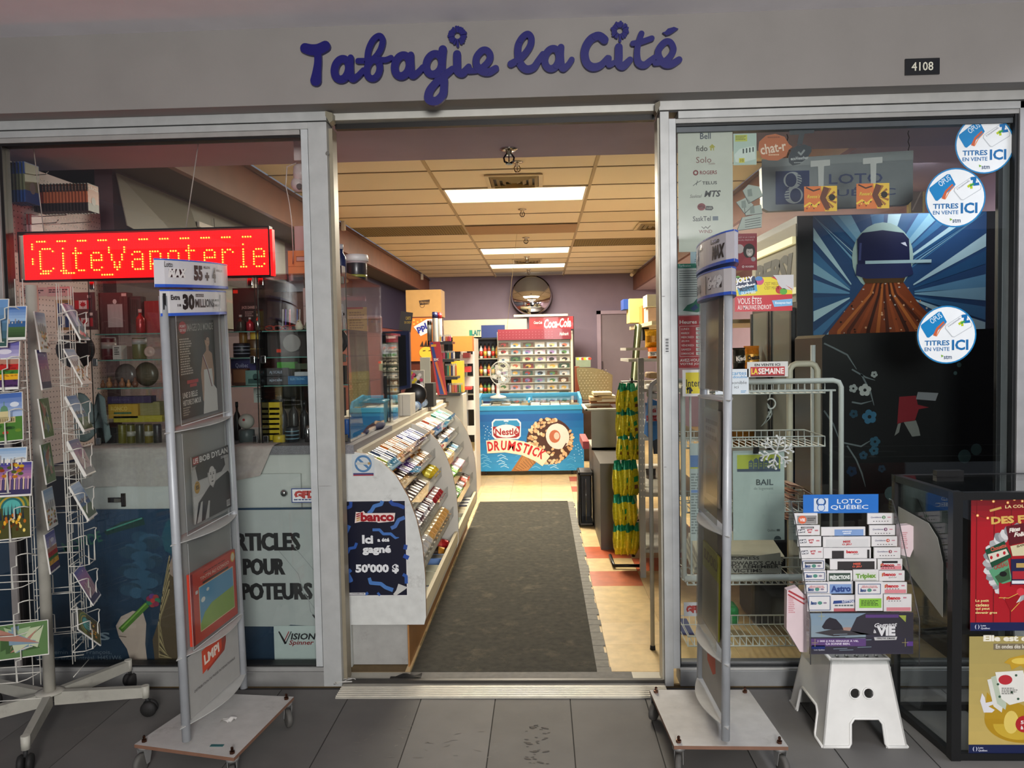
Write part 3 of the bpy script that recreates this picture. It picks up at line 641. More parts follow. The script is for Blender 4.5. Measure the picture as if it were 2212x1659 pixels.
c,fin=st('phone_offer_sheet','pale green sheet with fanned cards at the top of the window','notice',1584,289,1634,357,YI,base='b4c8be');c.rect(1588,292,1614,306,'bfc55a',1);c.small(1589,294,1612,304,'7c8440',3);c.poly([(1586,334),(1598,322),(1630,316),(1632,345),(1600,352),(1588,350)],'d2ddd6',1)
for k in range(4):c.rect(1604+7*k,322-k,1607+7*k,332-k,'3c4a48',2)
c.rect(1596,342,1608,352,'d0c83a',2);c.text('10',1599,344,1606,350,'222',3);fin()
c=cvY(1675,320,YI,eps=.00025);P=[(1638,322),(1640,305),(1655,292),(1675,289),(1695,296),(1704,312),(1712,318),(1704,324),(1698,338),(1680,347),(1660,346),(1645,340)];c.slabpoly(P,'b8683e',.0006);c.text('chat-r',1642,308,1698,330,'e6d0bc',2,bold=.02,rot=-.15);c.small(1660,333,1684,338,'e0b898',1);c.small(1658,295,1686,300,'8a4a2c',1)
one(c.mb,'orange_decal',PAPER,'orange speech bubble decal reading chat-r','sticker')
c=cvY(1730,330,YI,eps=.00025);c.slabpoly([(1703,337),(1710,322),(1722,314),(1738,312),(1752,318),(1753,328),(1745,340),(1728,354),(1712,357),(1704,350)],'2f3840',.0006);c.text('ecoVoucher',1708,338,1746,345,'c8cccc',2,bold=.02,rot=-.06);c.line([(1724,328),(1730,334),(1738,324)],4,'8a9090',2);c.small(1715,350,1735,354,'9aa0a0',1)
c.slabpoly([(1705,279),(1760,277),(1758,288),(1738,289),(1733,312),(1722,312),(1726,290),(1706,291)],'3a4046',.0012)
one(c.mb,'dark_decal',PAPER,'dark round decal hung by black tape strips, reading ecoVoucher','sticker')
for(x0,y0,lab)in((1737,403,'orange and yellow candy sticker with a black dot, nearer the magazine stand'),(1850,397,'orange and yellow candy sticker with a black dot, nearer the round stickers')):
    c=cvY(x0,y0,YG,eps=.00025);c.slab(x0,y0,x0+71,y0+55,'bd6a34',.0006)
    c.poly([(x0+36,y0),(x0+71,y0),(x0+71,y0+55),(x0+45,y0+55)],'c9a83a',1)
    for k in range(6):a=-1.2+k*.48;c.poly([(x0+45,y0+28),(x0+45+26*math.cos(a),y0+28+26*math.sin(a)),(x0+45+26*math.cos(a+.2),y0+28+26*math.sin(a+.2))],'8a5a2a',2)
    c.line([(x0+48,y0+3),(x0+40,y0+26),(x0+52,y0+50)],[13,12,12],'5a3424',3);c.ell(x0+60,y0+25,7,7,'1e1c16',3);c.line([(x0,y0+44),(x0+12,y0+36),(x0+22,y0+44),(x0+34,y0+34)],4,'d2b23a',2);c.line([(x0+4,y0+2),(x0+20,y0+10),(x0+34,y0+6)],3,'3a2a20',2)
    for k in range(6):c.ell(x0+6+5*k,y0+48-(k%3)*4,1.6,1.6,('6a3a20','d8c050','2a2018')[k%3],3)
    c.text("Reese's",x0+6,y0+18,x0+34,y0+26,'c8b040',4,shear=.3,bold=.02)
    c.slabpoly([(x0+14,y0-55),(x0+56,y0-57),(x0+56,y0-44),(x0+43,y0-43),(x0+42,y0),(x0+31,y0),(x0+30,y0-43),(x0+14,y0-42)],'8f9690',.0004)
    one(c.mb,'candy_sticker',PAPER,lab,'sticker','square orange candy stickers')
# torn cards taped in a cluster
for(P,lab)in(([(1604,412),(1617,399),(1640,404),(1648,424),(1617,440)],'topmost torn pale card of the taped cluster'),([(1590,437),(1612,427),(1628,444),(1608,462)],'middle torn pale card of the taped cluster'),([(1608,449),(1644,443),(1647,462),(1610,466)],'pale card strip just above the striped card'),([(1603,470),(1646,462),(1645,492),(1592,498)],'lowest pale card with dark stripes')):
    c=cvY(P[0][0],P[0][1],YI+.002,eps=.0003);c.slabpoly(P,'a4ada4',.0006);c.line(P[-2:]+P[:1],1.2,'23282a',1)
    x0,y0=P[0]
    if 'stripes' in lab:
        for q in range(4):c.line([(x0+6,y0+6+5*q),(x0+40,y0+1+5*q)],1.2,'2a2f30',1)
    else:c.poly([(P[0][0]*.6+P[2][0]*.4-4,P[0][1]-2),(P[0][0]*.6+P[2][0]*.4+5,P[0][1]-4),(P[0][0]*.6+P[2][0]*.4+7,P[0][1]+12),(P[0][0]*.6+P[2][0]*.4-3,P[0][1]+13)],'7c8880',1)
    one(c.mb,'torn_card',PAPER,lab,'card','torn cards taped to the pane')
c,fin=st('lock_sticker','small barcode sticker on the door post by the candy sign','sticker',1435,729,1447,764,YF-.0015,base='d6d8d6',m=PAPER)
for k in range(9):c.rect(1437.5,732+3.3*k,1444,732+3.3*k+(1.2 if k%2 else 2.1),'26282a',1)
fin()
c,fin=st('security_sticker','small blue-edged security sticker reading GFD on the lower left pane','sticker',629,1055,688,1086,YG,base='c6ccca');c.rect(629,1055,688,1086,'2a3f74',.5);c.rect(631,1057,686,1084,'ccd2d0',1);c.text('GFD',635,1060,682,1077,'a03a34',2,bold=.08);c.small(634,1078,684,1083,'3a4a74',1);fin()
c,fin=st('security_sticker','security sticker reading GFD low behind the magazine stand','sticker',1477,1301,1510,1332,YG,base='b8bcbc');c.text('GFD',1482,1308,1516,1325,'a03a34',2,bold=.08);fin()
# ================================================================== posters behind the lower left pane
YP=3.30
def waves(c,col,pts,w_):c.line(pts,w_,col,1)
c=cvY(170,1100,YP,eps=.0004);c.slab(-60,1101,712,1444,'1f3a52',.002)
c.grad(-60,1101,600,1444,'22405c','132c42',.5,10)
for k in range(26): # pale vapour
    a=k/25;c.ell(300+30*math.sin(k*.8),1160+130*a,20+6*math.sin(k),12,tuple(x*(0.9+0.3*math.sin(k*1.7))for x in hx('2f516a')[:3]),.6+k*.01,12)
c.text('MONDE',130,1158,218,1182,'2f6a58',1,rot=-.3,bold=.02);c.poly([(222,1148),(260,1128),(308,1118),(312,1134),(262,1146),(228,1156)],'20403c',1);c.line([(228,1146),(306,1120)],3,'4f9484',2)
c.text('GSS',140,1364,226,1381,'7c8c98',1,bold=.03);c.text('Chemin Saint François,',85,1402,228,1413,'63707c',1);c.text('Saint-Laurent,Montréal, H4S1W6',60,1414,249,1425,'63707c',1);c.text('514 334 6706',84,1426,166,1434,'56636f',1)
# head scarf, hair
c.poly([(346,1160),(356,1130),(372,1118),(372,1200),(352,1190)],'1d5566',1);c.poly([(372,1180),(352,1260),(336,1330),(318,1380),(322,1440),(372,1444)],'584a36',1)
for k in range(14):c.line([(362-k*.3,1200+6*k),(346-k*1.1,1270+6*k),(334-k*.2,1340+6*k),(345+k,1420)],2.2,('b0a074','8a7a58','453a2a')[k%3],2+k*.02)
c.poly([(372,1140),(368,1200),(355,1235),(372,1250)],'a08a7e',1.5)
# hand holding the bouquet pen
c.poly([(240,1350),(252,1330),(278,1318),(300,1322),(306,1345),(302,1390),(306,1440),(272,1440),(262,1400),(246,1375)],'b9a79a',2);c.line([(246,1352),(256,1340),(276,1338)],9,'c4b3a6',3);c.line([(248,1366),(262,1352),(284,1350)],9,'c0aea2',3.2);c.line([(254,1378),(268,1366),(288,1364)],8,'b8a699',3.4)
c.line([(246,1372),(262,1374)],2,'77655c',4);c.line([(250,1360),(310,1304)],[13,12],'4e7a2c',4);c.line([(252,1356),(308,1302)],3,'7fae4a',5)
for k in range(9):a=k*.9;c.ell(323+9*math.cos(a),1296+9*math.sin(a),7,6,('8c2a4a','6a3a80','a03a3a','2a7a5a')[k%4],5+k*.02,10)
c.ell(322,1296,5,5,'c23a3a',6)
one(c.mb,'vape_poster',PAPER,'dark blue poster with a hand holding a green pen, behind glass','poster')
c=cvY(515,1102,YP-.006,eps=.0004);c.slabpoly([(372,1102),(693,1102),(697,1354),(620,1350),(610,1354),(372,1352)],'aeb4b2',.001)
for q,dx in enumerate((-1.6,0,1.6)):c.text('ARTICLES',479+dx,1151,645+dx,1190,'17181a',2+.3*q,bold=.03);c.text('POUR',522+dx,1206,611+dx,1242,'17181a',2+.3*q,bold=.03);c.text('VAPOTEURS',467+dx,1259,668+dx,1296,'17181a',2+.3*q,bold=.03)
for P in([(600,1190),(640,1240),(650,1280),(676,1320)],[(632,1180),(672,1230),(692,1256)],[(660,1290),(664,1322),(684,1340)]):c.line(P,1.3,'8f9694',3)
c.line([(668,1328),(676,1337),(686,1340)],[3,5,3],'1e2020',3)
one(c.mb,'vaping_poster',PAPER,'large wrinkled grey poster reading ARTICLES POUR VAPOTEURS in the lower pane','poster')
c=cvY(591,1352,YP-.012,eps=.0004);c.slab(591,1352,700,1438,'b9c6c3',.002);c.text('ISION',627,1368,682,1382,'1d1f22',2,bold=.03,shear=.2);c.line([(602,1364),(616,1391)],[3,5],'1d1f22',2);c.line([(616,1390),(629,1364)],[2,2],'1d1f22',2);c.line([(613,1386),(624,1364)],2,'9a2a30',2);c.text('Spinner',623,1383,677,1396,'8a2228',2,bold=.02,shear=.25)
one(c.mb,'brand_card',PAPER,'pale card reading VISION Spinner in the bottom corner by the post','sign')
# ================================================================== wire spinner of postcards
def arc(c,r,a0,a1,n):return[c+Vector((r*math.cos(a0+(a1-a0)*k/n),r*math.sin(a0+(a1-a0)*k/n),0))for k in range(n+1)]
SPX,SPY=-1.93,2.84
SP=thing('postcard_spinner','white wire postcard spinner rack on a five-legged wheeled base','display rack',(SPX,SPY,0))
WH='d4d2c8'
m=MB();m.tube([(SPX,SPY,0.13),(SPX,SPY,1.70)],0.021,14,'b9b6aa');m.lathe([(0.05,0.125),(0.05,0.131),(0.03,0.135)],(SPX,SPY,0),20,'b9b6aa');m.build('pole',WORN,SP)
for k,a in enumerate((0.20,-1.20,0.98+0.2,-2.45,2.75)):
    d=Vector((math.cos(a),math.sin(a),0));L=0.34;s=Vector((-d.y,d.x,0))*0.013;c0=Vector((SPX,SPY,0.105))+d*0.02;c1=Vector((SPX,SPY,0.098))+d*L
    m=MB();vs=[]
    for c_,h in((c0,0.026),(c1,0.020)):
        for su,hu in((-1,-1),(1,-1),(1,1),(-1,1)):vs.append(c_+s*su+Vector((0,0,h*hu)))
    m.add(vs,[(0,1,2,3),(7,6,5,4),(0,4,5,1),(1,5,6,2),(2,6,7,3),(3,7,4,0)],'a9a79c');m.tube([c1+d*0.008+Vector((0,0,-0.024)),c1+d*0.008+Vector((0,0,0.024))],0.015,10,'b4b2a6')
    lg=m.build('leg',WORN,SP)
    w_=MB();e=Vector((-d.y,d.x,0));cc=c1+d*0.02;cc.z=0.031
    for sg in(-1,1):w_.lathe([(0.004,-0.011),(0.026,-0.009),(0.031,0),(0.026,0.009),(0.004,0.011)],cc+e*0.014*sg,18,'1c1b1a',M=e.to_track_quat('Z','Y').to_matrix())
    w_.tube([c1+d*0.008+Vector((0,0,-0.02)),cc+Vector((0,0,0.02))],0.007,8,'222');w_.build('caster',RUBBER,lg)
# four faces of wire pockets
wire=MB();WR=0.0019
def face(ang,half,dist,name_col):
    n=Vector((math.cos(ang),math.sin(ang),0));u=Vector((-n.y,n.x,0));return n,u
TIERS=[1.555,1.385,1.205,1.035,0.865,0.70,0.535,0.37]
faces=[]
DIST=(0.25,0.115,0.14,0.2)
for q,ang in enumerate((-1.40,0.24,1.86,3.43)):
    DQ=DIST[q]
    n=Vector((math.cos(ang),math.sin(ang),0));u=Vector((-n.y,n.x,0));c0=Vector((SPX,SPY,0));faces.append((n,u))
    fw=MB()
    for sgn in(-0.085,-0.06,0.06,0.085):
        p=c0+n*DQ+u*sgn;fw.tube([p+Vector((0,0,0.26)),p+Vector((0,0,1.70))],WR,5,WH)
    for z in[0.27]+[t+0.02 for t in TIERS]:
        fw.tube([c0+n*DQ-u*0.085+Vector((0,0,z-0.06)),c0+n*DQ+u*0.085+Vector((0,0,z-0.06))],WR*0.9,5,WH)
    o_=fw.build('wire_panel',PAINT,SP)
    for z in TIERS:
        pk=MB();D=0.055
        b0=c0+n*DQ
        P=lambda a,d_,zz:b0+u*a+n*d_+Vector((0,0,z+zz))
        for sg in(-1,1):
            pk.tube([P(sg*0.085,0,-0.065),P(sg*0.055,D*.6,-0.075),P(sg*0.033,D,-0.075),P(sg*0.033,D,0.0),P(sg*0.05,D,0.006),P(sg*0.05,D,0.04),P(sg*0.066,D,0.045),P(sg*0.078,D*.8,0.045),P(sg*0.085,0,0.03)],WR,5,WH)
        pk.tube([P(-0.033,D,-0.075),P(0.033,D,-0.075)],WR,5,WH);pk.tube([P(-0.085,0,-0.065),P(0.085,0,-0.065)],WR,5,WH)
        pk.build('wire_pocket',PAINT,SP)
# postcards: every card is a thing of its own
def postcard_print(c,w_,h,kind,r):
    """draws a view on a card w_ by h (mm units)"""
    H=lambda a,b:tuple(x*r.uniform(a,b)for x in(1,1,1))
    if kind=='sky':
        c.grad(2,2,w_-2,h*.45,'3a6ab0','9ab8d8',1,5);c.rect(2,h*.45,w_-2,h*.62,'2f5a8a',1);c.grad(2,h*.62,w_-2,h-8,'46663a','2c4426',1,4)
        for k in range(16):x=4+(w_-10)*k/16;hh=r.uniform(3,14);c.rect(x,h*.5-hh,x+4,h*.52,('c8c4bc','8a8a90','5a5e6a','b09a8a')[k%4],2)
    elif kind=='dome':
        c.grad(2,2,w_-2,h*.5,'2c5aa8','a8bcd8',1,5);c.ell(w_*.25,h*.18,14,7,'dfe4ea',2,12);c.ell(w_*.78,h*.25,13,8,'d4dae2',2,12);c.rect(2,h*.5,w_-2,h-3,'4a7a2e',1)
        c.ell(w_*.5,h*.36,11,15,'5f8a6a',3,14);c.rect(w_*.5-12,h*.38,w_*.5+12,h*.52,'cdbf8e',4);c.rect(w_*.2,h*.5,w_*.8,h*.62,'c4b584',4);c.rect(w_*.5-1,h*.18,w_*.5+1,h*.28,'5f8a6a',4)
        for k in range(10):c.rect(w_*.22+k*w_*.058,h*.53,w_*.22+k*w_*.058+3,h*.6,'7a6a4a',5)
        for k in range(9):c.ell(r.uniform(8,w_-8),r.uniform(h*.68,h*.9),9,5,('2f5a22','b8402c','6a8a2a','24401c')[k%4],3+k*.02,10)
    elif kind=='flower':
        c.grad(2,2,w_-2,h*.35,'4a4a9a','b8b0d0',1,4);c.ell(w_*.6,h*.22,20,8,'d8d4e0',2,12);c.poly([(w_*.25,h*.38),(w_*.28,h*.22),(w_*.36,h*.12),(w_*.44,h*.22),(w_*.5,h*.38)],'b9a8b0',3)
        c.rect(2,h*.38,w_-2,h*.48,'b0806a',2)
        for b,(y0,y1,cc)in enumerate(((.48,.6,('b8201c','8a1a18')),(.6,.68,('3f7a2a','2c5a1e')),(.68,.8,('e0a81a','b87a14')),(.8,.95,('4a2a5a','2c1a3a')))):
            c.rect(2,h*y0,w_-2,h*y1,cc[0],2)
            for k in range(12):c.ell(r.uniform(5,w_-5),r.uniform(h*y0,h*y1),5,2.4,cc[1],3+k*.01,8)
    elif kind=='night':
        c.grad(2,2,w_-2,h*.5,'2a3a8a','b87a9a',1,6);c.rect(2,h*.5,w_-2,h-6,'3a3458',1);c.ell(w_*.7,h*.15,3,3,'f0ecd8',2,10)
        for k in range(22):x=4+(w_-10)*k/22;hh=r.uniform(6,26);c.rect(x,h*.55-hh,x+4,h*.8,('8a6a98','c8a0a8','5a4a7a','d8c0a0')[k%4],2+(k%2)*.3)
    elif kind=='church':
        c.rect(2,2,w_-2,h-3,'4a4a24',1)
        for k in range(5):rr=w_*(.48-.06*k);c.ell(w_*.5,h*.36,rr,rr*.95,('8a8a34','3f6a4a','b09a3a','2a6a6a','58b0a8')[k],2+k*.1,16,PI,2*PI)
        c.rect(w_*.26,h*.34,w_*.74,h*.5,'58a09a',2.6)
        for k in range(7):x=w_*(.2+.1*k);c.poly([(x-3,h*.6),(x,h*(.25+.04*abs(k-3))),(x+3,h*.6)],'1e2a3a',3)
        for k in range(22):c.ell(r.uniform(w_*.15,w_*.85),r.uniform(h*.5,h*.85),4,6,('e8a82a','b8661a','f0d06a','5a3012')[k%4],3.4+k*.01,8)
    elif kind=='fall':
        c.grad(2,2,w_-2,h*.35,'7aa0c8','c8d4dc',1,4)
        for k in range(14):x=4+(w_-10)*k/14;hh=r.uniform(4,16);c.rect(x,h*.38-hh,x+4,h*.5,('dcd8d0','9a9aa0','6a7078')[k%3],2)
        for k in range(24):c.ell(r.uniform(6,w_-6),r.uniform(h*.5,h*.9),8,5,('b8701c','8a3a18','c8a02a','4a5a24')[k%4],3+k*.01,9)
    elif kind=='valley':
        c.rect(2,2,w_-2,h-3,'5a7a4a',1)
        for k in range(20):c.poly([(r.uniform(2,w_-12),r.uniform(4,h-14))for _ in range(3)],('9ab08a','3f5a34','b8c0a0','7890a0','a87868')[k%5],2+k*.02)
    else:
        c.grad(2,2,w_-2,h-3,'6a94c4','2a4a34',1,6);c.ell(w_*.35,h*.8,16,12,'d87a8a',2,12);c.ell(w_*.6,h*.85,14,10,'c84a5a',2.3,12);c.poly([(w_*.3,4),(w_*.62,6),(w_*.8,h*.6),(w_*.3,h*.62)],'a8c0dc',2)
WORDS={'sky':'skyline and river','dome':'domed basilica under clouds','flower':'basilica above red and yellow flower beds','night':'city skyline at dusk','church':'golden church interior','fall':'skyline over autumn trees','valley':'patchwork of green views','blue':'blue sky and pink blossom'}
def card(n,u,z,kind,a,label,land=False,n_stack=3,tilt=0.2,d=0.03,side=0,dq=0.115,k=1.0):
    w_,h=(105,150)if not land else(150,105);r=random.Random(hash(label)%999 if False else int(z*1000)+int(a*1000)+len(label))
    mb=MB();lean=Vector((0,0,1))*math.cos(tilt)-n*math.sin(tilt);U=(u*math.cos(side)+lean*math.sin(side)).normalized();W=-(lean*math.cos(side)-u*math.sin(side))
    c0=Vector((SPX,SPY,z))+n*(dq+d)+u*a
    tl=c0-U*(w_*k/2000)-W*(h*k/1000-0.07)
    c=Canvas(tl,U,W,0.001*k,0,0,mb,eps=.0003)
    if c.n.dot(n)<0:c.n=-c.n
    c.slab(0,0,w_,h,'dfddd6',0.0004*2+0.0014*n_stack)
    postcard_print(c,w_,h,kind,r)
    one(mb,'postcard',GLOSSY,label,'postcard','postcards in the wire spinner')
n,u=faces[0]
for z,kind,land,a,lab in((TIERS[0],'sky',1,0.02,'wide river skyline postcard at the top of the spinner front'),(TIERS[0]-0.025,'blue',0,-0.01,'blue sky and pink blossom postcard in the top front pocket'),(TIERS[1],'flower',0,0.015,'postcard of a basilica above red and yellow flower beds'),
 (TIERS[2],'dome',0,0.02,'white bordered postcard of a green domed basilica under clouds'),(TIERS[3]+.03,'fall',1,0.0,'postcard of a skyline over autumn trees'),(TIERS[3]-0.02,'night',1,0.02,'postcard of the city skyline at purple dusk'),
 (TIERS[4],'church',0,0.03,'large tilted postcard of a golden church interior'),(TIERS[6]-.09,'valley',1,0.045,'wide green postcard low on the spinner over the pole')):
    card(n,u,z,kind,a,lab,bool(land),3,0.2,0.03 if kind not in('blue','night')else 0.04,0.07 if kind in('church','valley','dome')else 0.02,DIST[0],1.14)
n,u=faces[1]
for k,(z,kind,lab)in enumerate(((TIERS[0],'blue','postcard glowing red in the top side pocket of the spinner'),(TIERS[1],'fall','thin stack of autumn postcards in the second side pocket'),(TIERS[2],'sky','stack of blue river postcards in the third side pocket'),(TIERS[3],'night','thick stack of postcards in the fourth side pocket'),(TIERS[4],'sky','blue postcard stack with tan edge in the fifth side pocket'),(TIERS[6],'night','leaning dusk postcard in the seventh side pocket'),(TIERS[7],'church','postcard tipped on its corner in the lowest side pocket'))):
    card(n,u,z,kind,0.0,lab,False,(4,3,6,8,5,2,3)[k],0.42,0.038,(0,0,0,0,.05,.1,0.7)[k])
n,u=faces[3]
for k,(z,kind)in enumerate(((TIERS[0]-.03,'fall'),(TIERS[1],'night'),(TIERS[2],'valley'),(TIERS[3],'valley'),(TIERS[4],'fall'),(TIERS[5],'flower'))):
    card(Vector((-n.x,-n.y,0)),-u,z-.01,kind,-0.075,'postcard seen through the wires, %s'%('behind the top front pocket','beside the flower bed card','beside the green dome card','beside the dusk card','above the church card corner','below the church card')[k],False,3,0.1,-0.06)
# ================================================================== magazine stands on wheeled boards
TUBE='aeb2b6'
def tube_v(name,a,b,r,parent,hole=True):
    m=MB();m.tube([a,b],r,16,TUBE);m.lathe([(r,0),(r*.5,0.006)],b,16,'9a9a9a');return m.build(name,ALU,parent)
def board(parent,cor,zt,col='b8b6b2',worn=1):
    """cor: four floor corners, top at zt"""
    cx_=sum(p[0]for p in cor)/4;cy_=sum(p[1]for p in cor)/4
    m=MB();m.prism([(p[0],p[1])for p in cor],(0,0,zt-0.012),(1,0,0),(0,1,0),(0,0,0.012),col,side='7c5a48');bd=m.build('base_board',WORN,parent)
    for p in cor:
        q=Vector((p[0]+(cx_-p[0])*.11,p[1]+(cy_-p[1])*.11,0))
        b=MB();b.lathe([(0.009,zt-.001),(0.009,zt+0.008),(0.005,zt+0.009),(0.005,zt+0.02),(0.003,zt+.022)],q,6,'6a4a3c',sm=False);b.build('bolt',CHROME,parent)
        w_=MB();f_=MB();a=0.6*(1 if p[0]>cx_ else-1)*(1 if p[1]>cy_ else 0.4);e=Vector((math.cos(a),math.sin(a),0));cc=q+Vector((-e.y,e.x,0))*-0.018;cc.z=0.034
        f_.lathe([(0.022,zt-0.022),(0.022,zt-0.012)],q,14,'7a7a78')
        for sg in(-1,1):
            s0=e*0.014*sg;f_.prism([(-0.02,0),(0.02,0),(0.008,-0.052),(-0.006,-0.052)],Vector((q.x,q.y,zt-0.02))+s0,(cc-Vector((q.x,q.y,cc.z))).normalized(),(0,0,1),e*0.002,'8a8a88')
        c_=f_.build('caster',ALU,parent)
        w_.lathe([(0.004,-0.010),(0.024,-0.010),(0.033,-0.008),(0.034,0),(0.033,0.008),(0.024,0.010),(0.004,0.010)],cc,22,'55534f',M=e.to_track_quat('Z','Y').to_matrix());w_.build('wheel',RUBBER,c_)
    return bd
def lens(c,u,v,L,wd,th,mb,col):
    """pointed oval plate, long axis u"""
    P=[(-L+2*L*k/14,wd*math.sin(PI*k/14))for k in range(15)]+[(L-2*L*k/14,-wd*math.sin(PI*k/14))for k in range(1,14)]
    mb.prism(P,c,u,v,Vector((0,0,th)),col)
def stand(label,cor,zt,fa,fb,ta,tb,S,shelves,side,name='magazine_stand'):
    """fa,fb feet and ta,tb tops of the two tubes; side: which way the shelves are seen"""
    o=thing(name,label,'magazine stand',(sum(p[0]for p in cor)/4,sum(p[1]for p in cor)/4,0))
    board(o,cor,zt)
    tube_v('tube',fa,ta,0.0145,o);tube_v('tube',fb,tb,0.0145,o)
    fr=MB()
    at=lambda e,t:(fa*(1-t)+ta*t)*(1-e)+(fb*(1-t)+tb*t)*e
    for k in range(len(shelves)+1):pass
    for z in shelves:
        t=(z-zt)/(ta.z-zt);c0=at(0.5,t);u=(at(1,t)-at(0,t));L=u.length/2+0.035;u.normalize();v=Vector((0,0,1)).cross(u)
        m=MB();lens(c0,u,v,L,0.052,0.003,m,'c4c4c0');m.build('shelf',ALU,o)
    return o,at
# ---- stand beside the postcard spinner
fa=PZ(403,1600,.112);fb=PZ(527,1486,.112);ta=PY(352,640,fa.y+.03);tb=PY(480,640,fb.y+.03)
corL=[tuple(PZ(*p,.1))[:2]for p in((290,1608),(505,1637),(635,1505),(455,1497))]
MS1,at1=stand('tall aluminium magazine stand on a grey wheeled board, beside the postcard spinner',corL,0.1,fa,fb,ta,tb,1,(0.155,0.39,0.78,1.16),1)
def plane1(e0,z0,off=0.02):
    """canvas on the stand's face towards the shop door; pixel units are millimetres, x from tube to tube, y down"""
    tz=lambda z:(z-.1)/(ta.z-.1)
    o=at1(e0,tz(z0));u=(at1(1,tz(z0))-at1(0,tz(z0))).normalized();w_=(at1(e0,0)-at1(e0,1)).normalized();nn=w_.cross(u).normalized()
    return Canvas(o+nn*off,u,w_,0.001,0,0,eps=.0004),(at1(1,.5)-at1(0,.5)).length*1000
c,Wd=plane1(0,1.62,0);bk=MB();c.mb=bk
for x in(28,Wd-28):c.slabpoly([(x-3,0),(x+3,0),(x+3,1480),(x-3,1480)],'a2a4a4',.006)
bk.build('inner_rod',ALU,MS1)
def sleeve(z1,z0,col='8e8f8c'):
    c,Wd=plane1(0,z1,-0.004);H=(z1-z0)*1000;c.slab(34,0,Wd-34,H,col,.003);c.mb.build('back_card',PAPER,MS1)
    c,Wd=plane1(0,z1,0.022);m_=MB();c.mb=m_;c.slab(30,-6,Wd-30,H,'ffffff',.0015);m_.build('sleeve',SLEEVE,MS1)
    c,Wd=plane1(0,z1,0.023);m_=MB();c.mb=m_
    for a,b in(((32,0),(32,H)),((Wd-32,0),(Wd-32,H)),((32,H),(Wd-32,H))):c.line([a,b],3,'c2c6c6',0)
    m_.build('sleeve_edge',GLOSSY,MS1)
sleeve(1.60,1.18,'7a7775');sleeve(1.15,0.80);sleeve(0.77,0.40)
# printed band holders on top
def band(z0,z1,col,draw,grow,parent,at,tz,flip=False):
    mid=at(.5,tz((z0+z1)/2));u=(at(1,.9)-at(0,.9)).normalized();v=Vector((0,0,1)).cross(u);L=(at(1,.9)-at(0,.9)).length/2+grow;wd=0.05
    def pt(sx,z,side,off=0):
        k=(sx+1)/2*PI;return mid+u*(L*sx)+v*side*(wd*max(0,math.sin(k))**.6+off)+Vector((0,0,z-(z0+z1)/2))
    m=MB()
    for side in(-1,1):
        n_=16
        for i in range(n_):
            a,b=-1+2*i/n_,-1+2*(i+1)/n_
            m.add([pt(a,z0,side),pt(b,z0,side),pt(b,z1,side),pt(a,z1,side)],[(0,1,2,3)],col)
            m.add([pt(a,z0,side,.0012),pt(b,z0,side,.0012),pt(b,z0+.010,side,.0012),pt(a,z0+.010,side,.0012)],[(0,1,2,3)],'2f5cc8')
            m.add([pt(a,z1-.003,side,.0012),pt(b,z1-.003,side,.0012),pt(b,z1+.002,side,.0012),pt(a,z1+.002,side,.0012)],[(0,1,2,3)],'3a66d0')
    for i in range(16):
        a,b=-1+2*i/16,-1+2*(i+1)/16
        m.add([pt(a,z1,-1),pt(b,z1,-1),pt(b,z1,1),pt(a,z1,1)],[(0,1,2,3)],'3a66d0');m.add([pt(a,z0,-1),pt(b,z0,-1),pt(b,z0,1),pt(a,z0,1)],[(0,1,2,3)],'2a4aa0')
    # lettering bent round the band
    def put(t,a,b,lo,hi,colr,bold=.03,shear=0,side=1):
        V,Fc,x0,x1,y0,y1=glyphs(t,bold,shear);P=[]
        for x,y in V:
            sx=SK*(a+(b-a)*(x-x0)/(x1-x0))-SH0;z=lo+(hi-lo)*(y-y0)/(y1-y0);P.append(pt(sx,z0+(z1-z0)*z,side,.0016))
        m.add(P,Fc,colr)
    def blk(a,b,lo,hi,colr,side=1):
        m.add([pt(SK*x-SH0,z0+(z1-z0)*y,side,.0013)for x,y in((a,lo),(b,lo),(b,hi),(a,hi))],[(0,1,2,3)],colr)
    draw(put,blk);m.build('header_band',GLOSSY,parent)
tz1=lambda z:(z-.1)/(ta.z-.1)
SD=-1;SH0=.235;SK=.825
def d1(put,blk):
    put('Lotto',-.78,-.62,.72,.92,'2a2226',.01,side=SD);blk(-.70,-.36,.36,.66,'3a1a20',SD);put('MAX',-.72,-.30,.34,.70,'e8e4e2',.06,.2,side=SD);put('55',-.12,.14,.26,.84,'351218',.06,side=SD);put('+',.22,.36,.28,.60,'351218',.07,side=SD);put('MILLIONS',.18,.40,.74,.84,'4a2a30',.02,side=SD);put('4',.48,.62,.22,.82,'351218',.06,side=SD);put('MAXMILLIONS',.66,.94,.66,.76,'4a2a30',.01,side=SD)
def d2(put,blk):
    blk(-.90,-.85,.25,.88,'1c1a1c',SD);put('Extra',-.76,-.56,.62,.82,'2a2226',.04,side=SD);put('18',-.62,-.54,.36,.46,'2a2226',.03,side=SD);put('30',-.50,-.18,.22,.86,'241a1e',.06,side=SD);put('MILLION$',-.16,.52,.26,.66,'241a1e',.03,side=SD);blk(-.14,.12,.74,.86,'2a2226',SD);put("LA BOULE D'OR",-.13,.11,.76,.84,'d8d4d2',.01,side=SD);blk(.55,.76,.56,.66,'2a2226',SD);put('5 MILLIONS',.54,.78,.34,.44,'2a2226',.02,side=SD);blk(.82,.85,.2,.84,'1c1a1c',SD)
band(1.652,1.745,'d8d6da',d1,0.045,MS1,at1,tz1);band(1.555,1.642,'d4d2d2',d2,0.02,MS1,at1,tz1)
